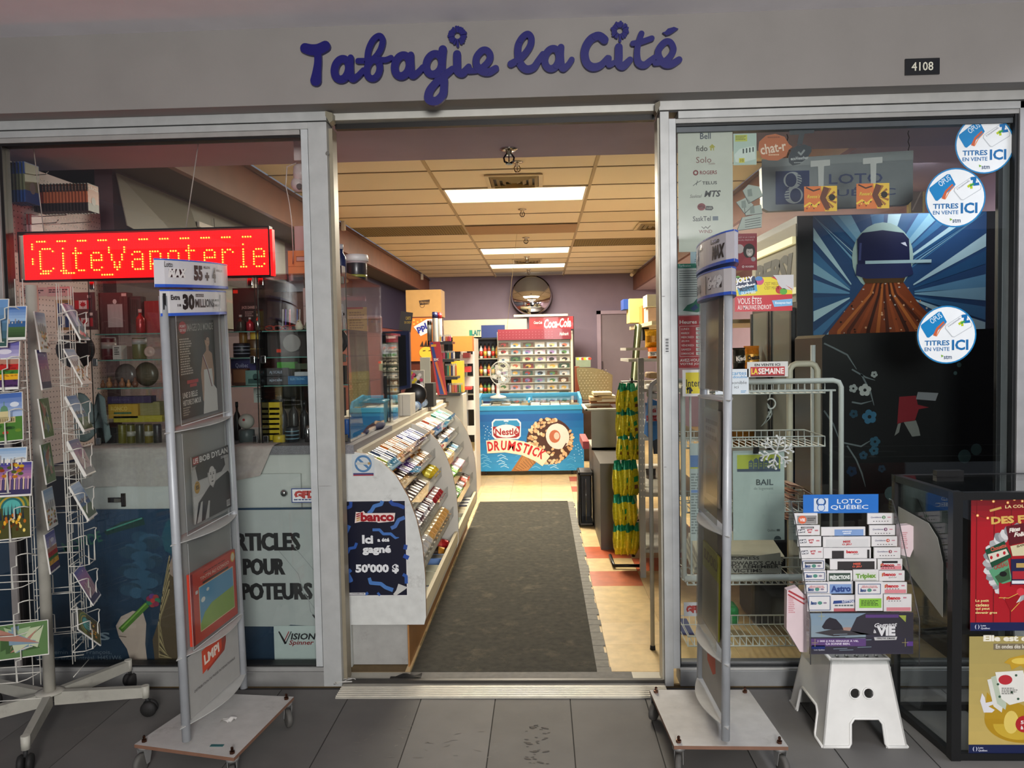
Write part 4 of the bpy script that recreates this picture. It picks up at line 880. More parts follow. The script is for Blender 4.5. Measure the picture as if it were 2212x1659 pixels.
# ---- things shown in the stand
c,Wd=plane1(0,1.535,0.008);s=0.9;c.slab(62,0,Wd-95,340,'23201e',.004);X0,X1=62,Wd-95;w_=X1-X0
c.grad(X0,0,X1,340,'3c3a30','1e1c1a',.5,6);c.ell(X0+35,22,26,22,'b02830',1);c.text('POINT',X0+16,12,X0+54,22,'e8dcd8',2,bold=.03);c.text('DE VUE',X0+16,26,X0+54,36,'e8dcd8',2,bold=.03);c.text('IMAGES DU MONDE',X0+62,10,X1-6,36,'a8a49a',1,bold=.01)
c.small(X0+10,60,X0+90,190,'b4aea4',15,1,4);c.rect(X0+44,208,X0+120,220,'b02830',3.4);c.rect(X0+62,222,X0+108,233,'b02830',3.4)
c.poly([(X1-105,340),(X1-92,250),(X1-88,180),(X1-30,180),(X1-24,240),(X1,260),(X1,340)],'cfccc6',2)
c.poly([(X1-110,190),(X1-92,128),(X1-66,112),(X1-66,92),(X1-46,92),(X1-46,112),(X1-24,124),(X1-14,200),(X1-20,250),(X1-50,318),(X1-70,322),(X1-104,290)],'a9866c',1.8);c.poly([(X1-88,180),(X1-30,180),(X1-34,250),(X1-84,262)],'cfccc6',2.4)
c.ell(X1-56,74,17,24,'b08c72',2.5);c.ell(X1-60,58,20,17,'3c2a1e',3);c.ell(X1-52,80,13,17,'b8957c',3.2);c.ell(X1-56,75,1.8,1,'2a1e18',4);c.ell(X1-46,75,1.8,1,'2a1e18',4);c.ell(X1-50,88,4,1.6,'8c3a34',4);c.line([(X1-51,76),(X1-49,83)],1.2,'94705a',4)
c.line([(X1-92,128),(X1-60,180),(X1-36,246)],7,'6a2430',3);c.line([(X1-88,126),(X1-57,180),(X1-34,244)],2.4,'d8d4d0',3.2)
c.text('UNE SI BELLE',X0+12,248,X0+110,268,'e4dfd8',3.5,bold=.01);c.text("HISTOIRE D'AMOUR",X0+12,274,X0+132,294,'e4dfd8',3.5,bold=.01);c.small(X0+12,300,X0+60,332,'9a948a',4,1,2)
one(c.mb,'magazine',GLOSSY,'dark magazine with a woman in a white dress and sash, top of the stand','magazine')
c,Wd=plane1(0,1.055,0.008);X0=110;X1=Wd-36;c.slab(X0,0,X1,238,'8c8a86',.004);c.grad(X0,0,X1,238,'9a9894','d8d6d2',.5,5)
c.rect(X0,0,X1,36,'4a4846',1);c.poly([(X0+20,40),(X0+60,24),(X1-40,24),(X1-30,70),(X1-60,90),(X0+34,90)],'2b2725',1.3);c.rect(X0+6,4,X0+44,30,'a3242c',2);c.text('LIFE',X0+9,8,X0+41,26,'ece4e0',3,bold=.03);c.text('BOB DYLAN',X0+50,6,X1-6,28,'d8d6d2',3,bold=.03)
c.small(X1-60,34,X1-6,44,'c4c2be',2,2)
c.ell((X0+X1)/2,86,31,46,'a6a39f',2);c.ell((X0+X1)/2-4,52,42,28,'2a2624',2.5)
for k in range(12):c.ell((X0+X1)/2-40+7*k,50+14*abs(math.sin(k*1.9)),11,10,'2a2624',2.6+k*.01,9)
c.ell((X0+X1)/2,92,25,36,'c8c4c0',3);xm=(X0+X1)/2;c.ell(xm-10,84,5,2.4,'3a3634',4);c.ell(xm+10,86,5,2.4,'3a3634',4);c.poly([(xm,84),(xm+5,102),(xm-4,102)],'8a8682',4);c.ell(xm+1,112,8,3,'5a5452',4);c.line([(xm-16,78),(xm-5,79)],2,'3a3634',4);c.line([(xm+5,80),(xm+16,81)],2,'3a3634',4)
c.poly([(X0+6,238),(X0+30,168),(xm-16,122),(xm+4,136),(xm+24,116),(X1-12,96),(X1,110),(X1,238)],'2f2c2b',2.2);c.poly([(X0+12,238),(X0+46,170),(X0+58,168),(X0+44,238)],'c4c2be',2.8);c.poly([(X0+70,238),(X0+98,176),(X0+108,178),(X0+96,238)],'b4b2ae',2.8)
c.ell(X0+26,112,19,22,'b98d28',3);c.text('85',X0+16,104,X0+37,120,'2c2414',4,bold=.03);c.small(X0+16,96,X0+36,101,'5a4418',1,4);c.rect(X1-34,206,X1-8,230,'d0cecb',4)
for k in range(7):c.rect(X1-31+3.2*k,208,X1-29.6+3.2*k,226,'2a2826',5)
one(c.mb,'magazine',GLOSSY,'black and white magazine with a curly-haired man and yellow 85 badge','magazine')
c,Wd=plane1(0,0.655,0.014);X0=52;X1=Wd-40;c.slab(X0,0,X1,250,'c8402c',.014);c.rect(X0-.1,0,X0+12,250,'8c1822',.5)
c.rect(X0+50,62,X1-24,214,'5f9cc0',1);c.poly([(X0+50,214),(X0+50,190),(X0+80,158),(X0+130,140),(X1-24,132),(X1-24,214)],'8fae4c',2);c.ell(X0+74,110,14,9,'dfe4dc',2);c.ell(X0+108,84,10,6,'dfe4dc',2)
for P in(((X0+48,60),(X1-22,60)),((X0+48,216),(X1-22,216)),((X0+49,60),(X0+49,216)),((X1-23,60),(X1-23,216))):c.line(P,3,'e0cfa0',1.5)
c.text('TINTIN AU CONGO',X0+60,28,X1-50,40,'e6c8b4',2,bold=.01);c.small(X0+84,16,X1-70,23,'7c2418',1,2);c.rect(X0+76,48,X1-56,56,'4c3428',2);c.ell(X1-20,24,17,19,'d8a838',1.5);c.ell(X1-20,24,12,14,'d8d0b4',2);c.rect(X0+26,66,X0+42,78,'d8d4d0',2)
one(c.mb,'comic_album',GLOSSY,'red hardcover album with a blue and green picture, lowest in the stand','book')
c,Wd=plane1(0,0.375,0.002);c.slab(30,0,Wd-26,215,'a09f9a',.003);c.slabpoly([(150,26),(150,100),(275,72),(290,40),(288,0),(284,-3)],'b83a22',.0002);c.poly([(118,14),(250,-2),(258,4),(256,52),(240,70),(118,96)],'c24428',1);c.text('LMPI',130,30,236,66,'e2d4c4',3,bold=.04,rot=-.08);c.text('DISTRIBUTION DE PRESSE INTERNATIONALE',60,128,Wd-60,137,'55534f',1,bold=.02)
c.mb.build('brand_panel',PAPER,MS1)
m=MB();p=PZ(487,1562,.101);m.sheet(lambda a,b:p+Vector((a*.045-.02,b*.03+a*.01,.004+.008*math.sin(a*7)*math.sin(b*5+1))),5,4,.001,'dfddd8');one(m,'paper_scrap',PAPER,'torn white paper scrap lying on the stand board','paper')
c=MB();p=PZ(470,1611,.1);c.box((p.x-.025,p.y-.006,.1),(p.x+.02,p.y+.008,.1012),'1f5a5e');c.build('maker_label',GLOSSY,MS1)
# ---- stand by the right window, seen edge-on
fa=PZ(1567,1598,.112);fb=PZ(1513,1492,.112);ta=PY(1573,620,fa.y+.02);tb=PY(1522,640,fb.y+.02)
corR=[tuple(PZ(*p,.1))[:2]for p in((1456,1611),(1703,1613),(1617,1490),(1403,1490))]
at2=lambda e,t:(fa*(1-t)+ta*t)*(1-e)+(fb*(1-t)+tb*t)*e
MS2,at2=stand('tall aluminium magazine stand seen edge-on, on a white wheeled board by the right window',corR,0.1,fa,fb,ta,tb,1,(0.15,0.36,0.79,1.24),-1)
tz2=lambda z:(z-.1)/(ta.z-.1)
def plane2(z0,off):
    o=at2(1,tz2(z0));u=(at2(0,tz2(z0))-at2(1,tz2(z0))).normalized();w_=(at2(1,0)-at2(1,1)).normalized();nn=w_.cross(u).normalized()
    return Canvas(o+nn*off,u,w_,0.001,0,0,eps=.0004),(at2(1,.5)-at2(0,.5)).length*1000
for z1,z0 in((1.62,1.27),(1.23,.82),(.78,.39)):
    c,Wd=plane2(z1,0);c.slab(30,0,Wd-30,(z1-z0)*1000,'8c8880',.003);c.mb.build('back_card',PAPER,MS2)
    c,Wd=plane2(z1,.025);m_=MB();c.mb=m_;c.slab(26,-6,Wd-24,(z1-z0)*1000,'ffffff',.0015);m_.build('sleeve',SLEEVE,MS2)
    for off in(-.02,):c,Wd=plane2(z1,off);m_=MB();c.mb=m_;c.slab(26,-6,Wd-24,(z1-z0)*1000,'ffffff',.0015);m_.build('sleeve',SLEEVE,MS2)
c,Wd=plane2(1.2,.010);c.slab(60,0,Wd-60,330,'b8b2a4',.006);c.small(90,40,Wd-90,120,'7a5a4a',3,1);c.poly([(100,150),(150,130),(Wd-100,160),(Wd-90,300),(110,310)],'8c7c6c',1);c.text('JEUX',110,180,Wd-110,240,'a86a5c',2,bold=.04)
one(c.mb,'magazine',GLOSSY,'faded cream magazine in the edge-on stand, middle sleeve','magazine')
c,Wd=plane2(.70,.010);c.slab(60,0,Wd-60,290,'b8b83c',.006);c.rect(60,90,Wd-60,290,'b0a890',1);c.text('SUDOKU',80,20,Wd-80,60,'7a6a1a',2,bold=.04)
one(c.mb,'magazine',GLOSSY,'yellow topped magazine in the lower sleeve of the edge-on stand','magazine')
c,Wd=plane2(.36,.002);c.slab(30,0,Wd-26,190,'a3a29c',.003);c.poly([(110,20),(230,8),(240,90),(200,110),(116,90)],'c05038',1);c.mb.build('brand_panel',PAPER,MS2)
def d3(put,blk):put('55',-.86,-.60,.3,.85,'2a2226',.06,side=SD);put('+',-.52,-.40,.3,.6,'2a2226',.07,side=SD);put('4',-.30,-.16,.26,.85,'2a2226',.06,side=SD);put('MAXMILLIONS',-.12,.16,.68,.80,'4a4248',.01,side=SD);put('Lotto',.56,.84,.72,.9,'2a2226',.02,side=SD);put('MAX',.6,.99,.2,.66,'16181c',.06,.2,side=SD)
def d4(put,blk):put('30',-.96,-.72,.2,.85,'2a2226',.05,side=SD);put('MILLION$',-.68,.02,.2,.62,'2a2226',.04,side=SD);blk(.36,.39,.15,.85,'1c1a1c',SD);blk(.5,.96,.3,.75,'16181c',SD);put('649',.46,.98,.3,.8,'e6e6e6',.06,.15,side=SD)
SD=1;SH0=.06;SK=.93
# on this stand the lettering faces the door side as well
def flipd(d):return lambda put,blk:d(lambda*a,**k:put(*a,**{**k,'side':-1}),lambda a,b,lo,hi,c,side=1:blk(a,b,lo,hi,c,-1))
at2r=lambda e,t:at2(1-e,t)
band(1.690,1.790,'d4d2d8',flipd(d3),0.075,MS2,at2r,tz2);band(1.588,1.676,'c8c4c4',flipd(d4),0.045,MS2,at2r,tz2)
# ================================================================== step stool
ST=MB();zt=0.293
bx0,bx1,by0,by1=0.968,1.262,2.675,3.03;tx0,tx1,ty0,ty1=1.018,1.222,2.735,2.99
def pt(sx,sy,t): # t 0 floor .. 1 top
    return Vector((bx0+(bx1-bx0)*sx+((tx0+(tx1-tx0)*sx)-(bx0+(bx1-bx0)*sx))*t,by0+(by1-by0)*sy+((ty0+(ty1-ty0)*sy)-(by0+(by1-by0)*sy))*t,zt*t))
def wallside(fn,n_,holes=(),arch=(0.30,0.74,0.30)):
    """a side panel as a grid of cells with the archway and holes left open"""
    N,Mr=80,90;th=0.006
    def inside(a,t):
        if arch[0]<a<arch[1]and t<arch[2]-(0.05*max(0,(abs(a-(arch[0]+arch[1])/2)/((arch[1]-arch[0])/2))**4)*1.0):return False
        for(ha,ht,hr,asp)in holes:
            if((a-ha)*asp)**2+(t-ht)**2<hr*hr:return False
        return True
    V={};vs=[];fs=[]
    def vid(i,j,k):
        if(i,j,k)not in V:V[i,j,k]=len(vs);vs.append(fn(i/N,j/Mr)-n_*(th*k))
        return V[i,j,k]
    cell={(i,j)for i in range(N)for j in range(Mr)if inside((i+.5)/N,(j+.5)/Mr)}
    for i,j in cell:
        fs.append((vid(i,j,0),vid(i+1,j,0),vid(i+1,j+1,0),vid(i,j+1,0)));fs.append((vid(i,j+1,1),vid(i+1,j+1,1),vid(i+1,j,1),vid(i,j,1)))
        for(di,dj,a,b)in((-1,0,(i,j+1),(i,j)),(1,0,(i+1,j),(i+1,j+1)),(0,-1,(i,j),(i+1,j)),(0,1,(i+1,j+1),(i,j+1))):
            if(i+di,j+dj)not in cell:fs.append((vid(*a,0),vid(*a,1),vid(*b,1),vid(*b,0)))
    ST.add(vs,fs,'e0e0dc',0,False)
wallside(lambda a,t:pt(a,0,t),Vector((0,-1,0)),((0.40,.615,.062,.92),(0.60,.615,.062,.92)),(0.33,0.75,0.34))
wallside(lambda a,t:pt(1-a,1,t),Vector((0,1,0)),(),(0.28,0.72,0.34))
wallside(lambda a,t:pt(0,1-a,t),Vector((-1,0,0)),(),(0.22,0.78,0.36));wallside(lambda a,t:pt(1,a,t),Vector((1,0,0)),(),(0.22,0.78,0.36))
# top with a row of oval holes front and back
N1,N2=60,30;cell=set()
for i in range(N1):
    for j in range(N2):
        a,b=(i+.5)/N1,(j+.5)/N2;ok=True
        for q in range(5):
            for hb in(0.13,0.87,.5):
                if((a-(0.16+.17*q))/.047)**2+((b-hb)/.055)**2<1:ok=False
        if ok:cell.add((i,j))
V={};vs=[];fs=[]
def vid(i,j,k):
    if(i,j,k)not in V:V[i,j,k]=len(vs);vs.append(Vector((tx0+(tx1-tx0)*i/N1,ty0+(ty1-ty0)*j/N2,zt-.006*k)))
    return V[i,j,k]
for i,j in cell:
    fs.append((vid(i,j,0),vid(i+1,j,0),vid(i+1,j+1,0),vid(i,j+1,0)));fs.append((vid(i,j+1,1),vid(i+1,j+1,1),vid(i+1,j,1),vid(i,j,1)))
    for(di,dj,a,b)in((-1,0,(i,j+1),(i,j)),(1,0,(i+1,j),(i+1,j+1)),(0,-1,(i,j),(i+1,j)),(0,1,(i+1,j+1),(i,j+1))):
        if(i+di,j+dj)not in cell:fs.append((vid(*a,0),vid(*a,1),vid(*b,1),vid(*b,0)))
ST.add(vs,fs,'e0e0dc',0,False)
STO=one(ST,'step_stool',PLASTIC,'white plastic step stool with two round eye holes on the tiles','stool')
def rr(pts,r=.0055):rim=MB();rim.tube(pts,r,8,'e6e6e2');rim.build('rim',PLASTIC,STO)
rr([pt(0,0,1),pt(1,0,1),pt(1,1,1),pt(0,1,1),pt(0,0,1)],.006)
for a,b in(((0,0),(1,0)),((1,0),(1,1)),((1,1),(0,1)),((0,1),(0,0))):
    f_=lambda t,h:pt(a[0]+(b[0]-a[0])*t,a[1]+(b[1]-a[1])*t,h);lo,hi,ah=(.33,.75,.33)if a==(0,0)and b==(1,0)else(.22,.78,.35)
    if b==(0,1)and a==(1,1):lo,hi,ah=.28,.72,.33
    rr([f_(0,.012),f_(lo-.02,.012),f_(lo,.05),f_(lo,ah-.06),f_(lo+.05,ah),f_(hi-.05,ah),f_(hi,ah-.06),f_(hi,.05),f_(hi+.02,.012),f_(1,.012)])
for a in(.40,.60):
    hm=MB();c0=pt(a,0,.615)+Vector((0,-.002,0));fv=(pt(a,0,.7)-pt(a,0,.5)).normalized();hm.tube([c0+Vector((.0185*math.cos(t),0,0))+fv*(.0185*math.sin(t))for t in[2*PI*k/20 for k in range(20)]],.0028,6,'e6e6e2',closed=True);hm.build('hole_rim',PLASTIC,STO)
# ================================================================== clear lottery slip rack on the stool
ZB=zt;RX0,RX1=PY(1748,1415,2.72).x,PY(1972,1415,2.72).x
RK=thing('slip_rack','clear acrylic rack of lottery slips standing on the white stool','display rack',((RX0+RX1)/2,2.8,ZB))
def RP(px,py,y):return PY(px,py,y)
# front panel, plane y=2.70
c=cvY(1748,1325,2.705);c.slab(1748,1324,1972,1416,'3c3a48',.002)
c.grad(1749,1325,1870,1378,'7c94a8','8a9aa2',1,4);c.rect(1749,1378,1971,1414,'35333f',.8);c.poly([(1775,1355),(1784,1340),(1792,1334),(1806,1338),(1818,1352),(1822,1362),(1780,1360)],'2e2c34',2)
c.poly([(1836,1364),(1850,1334),(1870,1325),(1971,1325),(1971,1380),(1860,1372)],'36343c',2);c.poly([(1760,1368),(1800,1360),(1850,1366),(1880,1372),(1800,1376)],'3f3c40',2);c.ell(1830,1360,14,4,'a8887c',1.5)
for k in range(12):c.line([(1800+13*(k%5),1372+3.2*k),(1830+13*(k%5),1371+3.2*k)],1.4,'7c8c98',2.2)
c.rect(1749,1381,1870,1398,'5e4478',3);c.text('1 000 $ PAR SEMAINE À VIE,',1766,1383.5,1854,1389,'dcd4e4',4,bold=.03);c.text('ÇA SONNE BIEN.',1783,1390,1836,1396,'dcd4e4',4,bold=.03)
c.text('Gagnant',1888,1346,1937,1358,'dcdcde',4,bold=.02,shear=.3,rot=-.05);c.text('à',1886,1361,1892,1369,'dcdcde',4,bold=.02);c.text('VIE',1893,1354,1933,1375,'dcdcde',4.2,bold=.06);c.poly([(1887,1378),(1937,1377),(1935,1384),(1889,1385)],'c8c8c8',4);c.text('1000$ PAR SEMAINE',1893,1378.5,1932,1383,'2c2a34',5,bold=.02)
c.rect(1869,1328,1940,1335,'5a3f78',3);c.poly([(1940,1330),(1956,1330),(1955,1345)],'9aa84a',3);c.rect(1958,1388,1971,1398,'5e3f88',3);c.rect(1753,1396,1782,1404,'1a2a6a',3);c.text('Loto Québec',1758,1404,1781,1408,'b8bcc8',4,bold=.02)
for(x,y)in((1774,1331),(1954,1390),(1760,1390)):c.line([(x-7,y),(x+7,y)],.8,'b8b070',5);c.line([(x,y-9),(x,y+9)],.8,'b8b070',5)
c.mb.build('front_panel',GLOSSY,RK)
m=MB();xs0,xs1=RX0-.004,RX1+.006;m.box((xs0,2.69,ZB),(xs1,2.90,ZB+.004),'ffffff');m.build('floor_plate',CLEAR,RK)
# side cheeks: tall at the back, curving down to the front
prof=[(2.69,ZB),(2.69,ZB+.16),(2.76,ZB+.30),(2.84,ZB+.46),(2.90,ZB+.54),(2.925,ZB+.54),(2.925,ZB)]
for x in(xs0-.003,xs1):
    m=MB();m.prism([(a-2.69,b-ZB)for a,b in prof],(x,2.69,ZB),(0,1,0),(0,0,1),(.003,0,0),'ffffff');m.build('side_cheek',CLEAR,RK)
    e=MB();e.tube([(x+.0015,a,b)for a,b in prof[:6]],.0018,5,'4a4a4c');e.build('cheek_edge',BLACK,RK)
m=MB();m.box((xs0,2.925,ZB),(xs1,2.928,ZB+.56),'ffffff');m.build('back_sheet',CLEAR,RK)
c=cvY(1735,1069,2.915);c.slab(1735,1069,1897,1110,'2a70c4',.002);c.rect(1758,1077,1789,1106,'cfdbe8',1)
for sg in(-1,1):
    for k in range(5):c.ring(1773.5+sg*1.5,1085 if True else 0,9-k*.2+0,1.1,'2a70c4',2,12,(-PI/2 if sg>0 else PI/2)+.15*k,(-PI/2 if sg>0 else PI/2)+.15*k+2.4)
c.ell(1773.5,1084,6,6,'cfdbe8',3);c.ell(1773.5,1097,7,7,'cfdbe8',3);c.ring(1773.5,1084,8.5,1.5,'2a70c4',4,18);c.ring(1773.5,1097.5,8.5,1.5,'2a70c4',4,18)
c.text('LOTO',1808,1079,1861,1089,'dfe8f0',2,bold=.012);c.text('QUÉBEC',1794,1090,1875,1103,'dfe8f0',2,bold=.012);c.mb.build('header_card',GLOSSY,RK)
# the slips: one stack per pocket
def slips(x0,y0,x1,y1,y,label,draw,n_=1):
    c=cvY(x0,y0,y);c.slab(x0,y0,x1,y1,'dcdada',.006);c.eps=.0004
    draw(c,x0,y0,x1,y1);one(c.mb,'slip_stack',PAPER,label,'lottery slips','stacks of lottery slips in the clear rack')
def L649(c,x0,y0,x1,y1,combo=False):
    yy=y0+(9 if combo else 7)
    if combo:c.rect(x0+10,y0+3,x0+38,y0+7,'222226',1);c.text('COMBINAISON',x0+12,y0+3.8,x0+36,y0+6.4,'d8d8d8',2,bold=.02)
    c.poly([(x0+4,yy),(x0+18,yy-1),(x0+19,yy+7),(x0+5,yy+8)],'2c3440',1);c.text('649',x0+5,yy,x0+18,yy+7,'e2e2e4',2,bold=.05);c.poly([(x0+23,yy),(x0+35,yy-1),(x0+32,yy+8),(x0+26,yy+8)],'b04048',1);c.text('49',x0+25,yy+1,x0+33,yy+6,'e8dcdc',2,bold=.04);c.rect(x0+40,yy+1,x0+47,yy+4,'c07078',1)
def blueb(c,x0,y0,x1,y1,combo=False,red=False):
    for a,b in(((x0+3,y0+4),(x1-3,y0+4)),((x0+3,y1-3),(x1-3,y1-3)),((x0+3,y0+4),(x0+3,y1-3)),((x1-3,y0+4),(x1-3,y1-3))):c.line([a,b],1.5,'34507c',1)
    ym=(y0+y1)/2+(3 if combo or red else 0);c.text('Banco',x0+7,ym-4,x0+20,ym+4,'24447a',2,bold=.06,shear=.2);c.ell(x0+27,ym,5,4,'4a8a7a',2,10);c.ell(x0+38,ym,4,2,'8a7a90',2,10)
    if combo:c.rect(x0+7,y0+6.5,x1-7,y0+10,'222226',2)
    if red:c.text('SÉLECTIONS',x0+11,y0+7,x1-11,y0+9.6,'b8343c',2,bold=.03);c.text('PERSONNELLES',x0+9,y0+10.4,x1-9,y0+12.6,'b8343c',2,bold=.03)
def quot(d,col):
    def f(c,x0,y0,x1,y1):c.text('Quotidienne',x0+7,y0+7,x0+30,y0+11,'4a4a74',1,bold=.02,shear=.2);c.ell(x0+35,y0+9,3.8,3.8,col,1,12);c.text(d,x0+33.6,y0+6.8,x0+36.6,y0+11,'f0f0f0',2,bold=.03);c.rect(x0+43,y0+8,x0+50,y0+10,'c07888',1);[c.rect(x0+12+6*k,y0+17,x0+15+6*k,y0+18.4,'303034',1)for k in range(6)]
    return f
def banco(sp=False,pink=False,combo=False):
    def f(c,x0,y0,x1,y1):
        if combo:c.rect(x0+9,y0+4,x1-10,y0+9,'222226',1)
        yy=y0+(10 if combo else 5);c.poly([(x0+6,yy+1),(x0+10,yy-1),(x0+9,yy+7),(x0+6,yy+8)],'c06030',1);c.text('banco',x0+10,yy-1,x0+36,yy+7,'c02832',1,bold=.06)
        if sp:c.text('spécial',x0+20,yy+8,x0+38,yy+12,'3a3a3c',1,shear=.3)
        if pink:c.rect(x0+6,y1-9,x1-2,y1-1,'d88890',1);
        c.rect(x0+42,yy+1,x0+49,yy+4,'c07888',1);[c.rect(x0+10+6*k,yy+9,x0+13+6*k,yy+10.4,'303034',1)for k in range(5)if not sp]
    return f
def vie(c,x0,y0,x1,y1):c.rect(x0+6,y0+5,x1-2,y1-1,'8c8a88',1);c.ell(x0+17,y0+14,9,9,'d8643c',2);c.text('VIE',x0+11,y0+11,x0+23,y0+18,'f0e4e0',3,bold=.05);c.small(x0+28,y0+10,x1-4,y0+18,'3a3838',2,2)
def pic(bg,t,tc,extra=None):
    def f(c,x0,y0,x1,y1):
        c.rect(x0+(x1-x0)*(extra or.06),y0+5,x1-4,y1,bg,1);xm=(x0+x1)/2+(8 if extra else 0);a=t.split('/')
        for k,tt in enumerate(a):hgt=(y1-y0-10)/len(a);wd=min(len(tt)*hgt*.62,(x1-x0)*.8);c.text(tt,xm-wd/2,y0+8+hgt*k,xm+wd/2,y0+6.5+hgt*(k+1),tc,2,bold=.05,rot=-.03)
    return f
yb=lambda k:2.90-.024*k
rowsy=[(1109,1133),(1135,1157),(1159,1181),(1183,1207),(1208,1232),(1233,1256),(1258,1283),(1284,1322)]
leftx=[(1716,1766),(1720,1771),(1723,1774),(1727,1778),(1731,1782),(1734,1784),(1738,1790),(1744,1796)]
names=['orange VIE badge on grey, at the top of the near column','first COMBINAISON 649 slips under the orange badge','plain 649 slips in the third pocket of the near column','plain 649 slips in the fourth pocket of the near column','blue framed COMBINAISON slips, near column','blue framed slips in the sixth pocket of the near column','blue framed slips with red heading, near column','tall blue framed slips at the bottom of the near column']
dr=[vie,lambda*a:L649(*a,combo=True),L649,L649,lambda*a:blueb(*a,combo=True),blueb,lambda*a:blueb(*a,red=True),blueb]
for k in range(8):slips(leftx[k][0],rowsy[k][0],leftx[k][1],rowsy[k][1],yb(k),names[k],dr[k])
rx=[(1874,1930),(1878,1934),(1883,1938),(1888,1945),(1896,1949),(1899,1954),(1905,1959),(1909,1969)]
names=['Quotidienne 2 slips with a green dot','Quotidienne 3 slips with a purple dot, upper','Quotidienne 4 slips with an orange-red dot','Quotidienne 3 slips with a dark red dot, lower','banco slips with a black COMBINAISON bar','banco spécial slips in the far column','banco slips with pink foot, seventh pocket','tall banco slips at the bottom of the far column']
dr=[quot('2','3c7a44'),quot('3','6a2a5a'),quot('4','c8523a'),quot('3','8a2430'),banco(combo=True,pink=True),banco(sp=True),banco(pink=True),banco(pink=True)]
for k in range(8):slips(rx[k][0],rowsy[k][0],rx[k][1],rowsy[k][1],yb(k),names[k],dr[k])
slips(1774,1139,1869,1158,yb(1),'wide FORMULE GROUPE slips with a blue picture',pic('7c9ccc','FORMULE/GROUPE','e8eef4',.3));slips(1778,1160,1880,1183,yb(2),'wide white slips with red MISE O JEU lettering',pic('d0d0d0','MISE/O JEU','b83034'))
def mid4(c,x0,y0,x1,y1):c.rect(x0+18,y0+6,x0+44,y1,'2a2628',1);c.text('banco',x0+49,y0+5,x0+74,y0+12,'c02832',1,bold=.06);c.text('spécial',x0+64,y0+12,x0+76,y0+16,'3a3a3c',1,shear=.3);c.rect(x1-8,y0+4,x1-3,y1,'2a2628',1)
slips(1779,1184,1881,1207,yb(3),'wide banco spécial slips with a black square',mid4);slips(1793,1208,1893,1231,yb(4),'wide black slips with red MISE O JEU lettering',pic('2a2628','MISE/O JEU','d05a44',.16))
slips(1787,1233,1841,1256,yb(5),'dark green PRÉDICTIONS slips in the middle',pic('34483e','PRÉDICTIONS','e0e4e0'));slips(1843,1231,1898,1256,yb(5),'white Triplex slips with green and purple lettering',pic('d6d8d2','Triplex','6a9a34'))
slips(1789,1257,1843,1283,yb(6),'Astro slips with a blue star logo',pic('7c9ac8','Astro','1f3f80'));slips(1793,1286,1851,1322,yb(7),'LOTTOS slips with a dark blue banner',lambda c,x0,y0,x1,y1:(c.poly([(x0+8,y0+12),(x1-2,y0+10),(x1-4,y0+16),(x0+6,y0+19)],'243f80',1),c.text('LOTTOS',x0+26,y0+11,x1-6,y0+16,'e8ecf4',2,bold=.04),c.rect(x0+8,y1-7,x1,y1,'b86068',1),c.small(x0+10,y0+21,x1-6,y0+27,'5a6a6a',1,1)))
def sel(c,x0,y0,x1,y1):blueb(c,x0+3,y0+1,x1-2,y0+30,red=True);c.rect(x0+8,y0+37,x1-3,y0+58,'86c040',1);c.small(x0+12,y0+41,x1-8,y0+54,'3a5a20',4,2)
slips(1848,1257,1907,1322,yb(7)-.012,'tall SÉLECTIONS PERSONNELLES slips with a bright green block',sel)
# slip bundles in the side pockets
for(o0,pts,lab)in((2.84,[(1944,1136),(1966,1134),(1990,1145),(1966,1206),(1944,1200)],'fan of pink printed forms sticking out of the rack beside the glass case'),(2.76,[(1700,1275),(1722,1268),(1741,1290),(1742,1414),(1728,1412),(1699,1362)],'bundle of pink forms in the side pocket facing the door')):
    c=cvY(pts[0][0],pts[0][1],o0);c.slabpoly(pts,'dcc8cc',.03);c.small(pts[0][0]+3,pts[0][1]+14,pts[0][0]+18,pts[0][1]+52,'c88890',9,1,5)
    if 'door' in lab:c.line([(1703,1276),(1738,1296)],4,'a83038',2);c.line([(1702,1284),(1738,1306)],3,'a83038',2)
    one(c.mb,'form_bundle',PAPER,lab,'forms')
# ================================================================== glass display case with posters
GX,GY,GZ=1.383,2.605,0.905
GC=thing('glass_case','black framed glass display case with two posters on its front','display case',(GX+.4,2.8,0))
m=MB();BL='18191a'
BX,BY=1.352,2.965 # back corner
def bar(a,b,r=.0125):
    a=Vector(a);b=Vector(b);m_=MB();d=(b-a);L=d.length;M3=d.to_track_quat('Z','Y').to_matrix();m_.obox((a+b)/2,r,r,L/2+r,M3,BL);m_.build('frame_bar',BLACK,GC)
bar((GX,GY,.012),(GX,GY,GZ),.016);bar((BX,BY,.012),(BX,BY,GZ));bar((GX,GY,GZ),(BX,BY,GZ));bar((GX,GY,.012),(BX,BY,.012));bar((GX,GY,GZ),(2.3,GY,GZ));bar((GX,GY,.012),(2.3,GY,.012));bar((BX,BY,GZ),(2.3,BY,GZ));bar((BX,BY,.012),(2.3,BY,.012));bar((2.3,GY,.012),(2.3,GY,GZ))
def pane(P,d):m_=MB();d=Vector(d);vs=[Vector(p)for p in P];vs+=[v+d for v in vs];m_.add(vs,[(0,1,2,3),(7,6,5,4),(0,4,5,1),(1,5,6,2),(2,6,7,3),(3,7,4,0)],'ffffff');m_.build('glass_pane',GLASS,GC)
pane([(GX,GY+.012,.02),(BX,BY-.012,.02),(BX,BY-.012,GZ),(GX,GY+.012,GZ)],(.004,0,0));pane([(GX+.01,GY,.02),(2.29,GY,.02),(2.29,GY,GZ),(GX+.01,GY,GZ)],(0,.004,0));pane([(GX,GY,GZ+.008),(2.29,GY,GZ+.008),(2.29,BY,GZ+.008),(BX,BY,GZ+.008)],(0,0,.004))
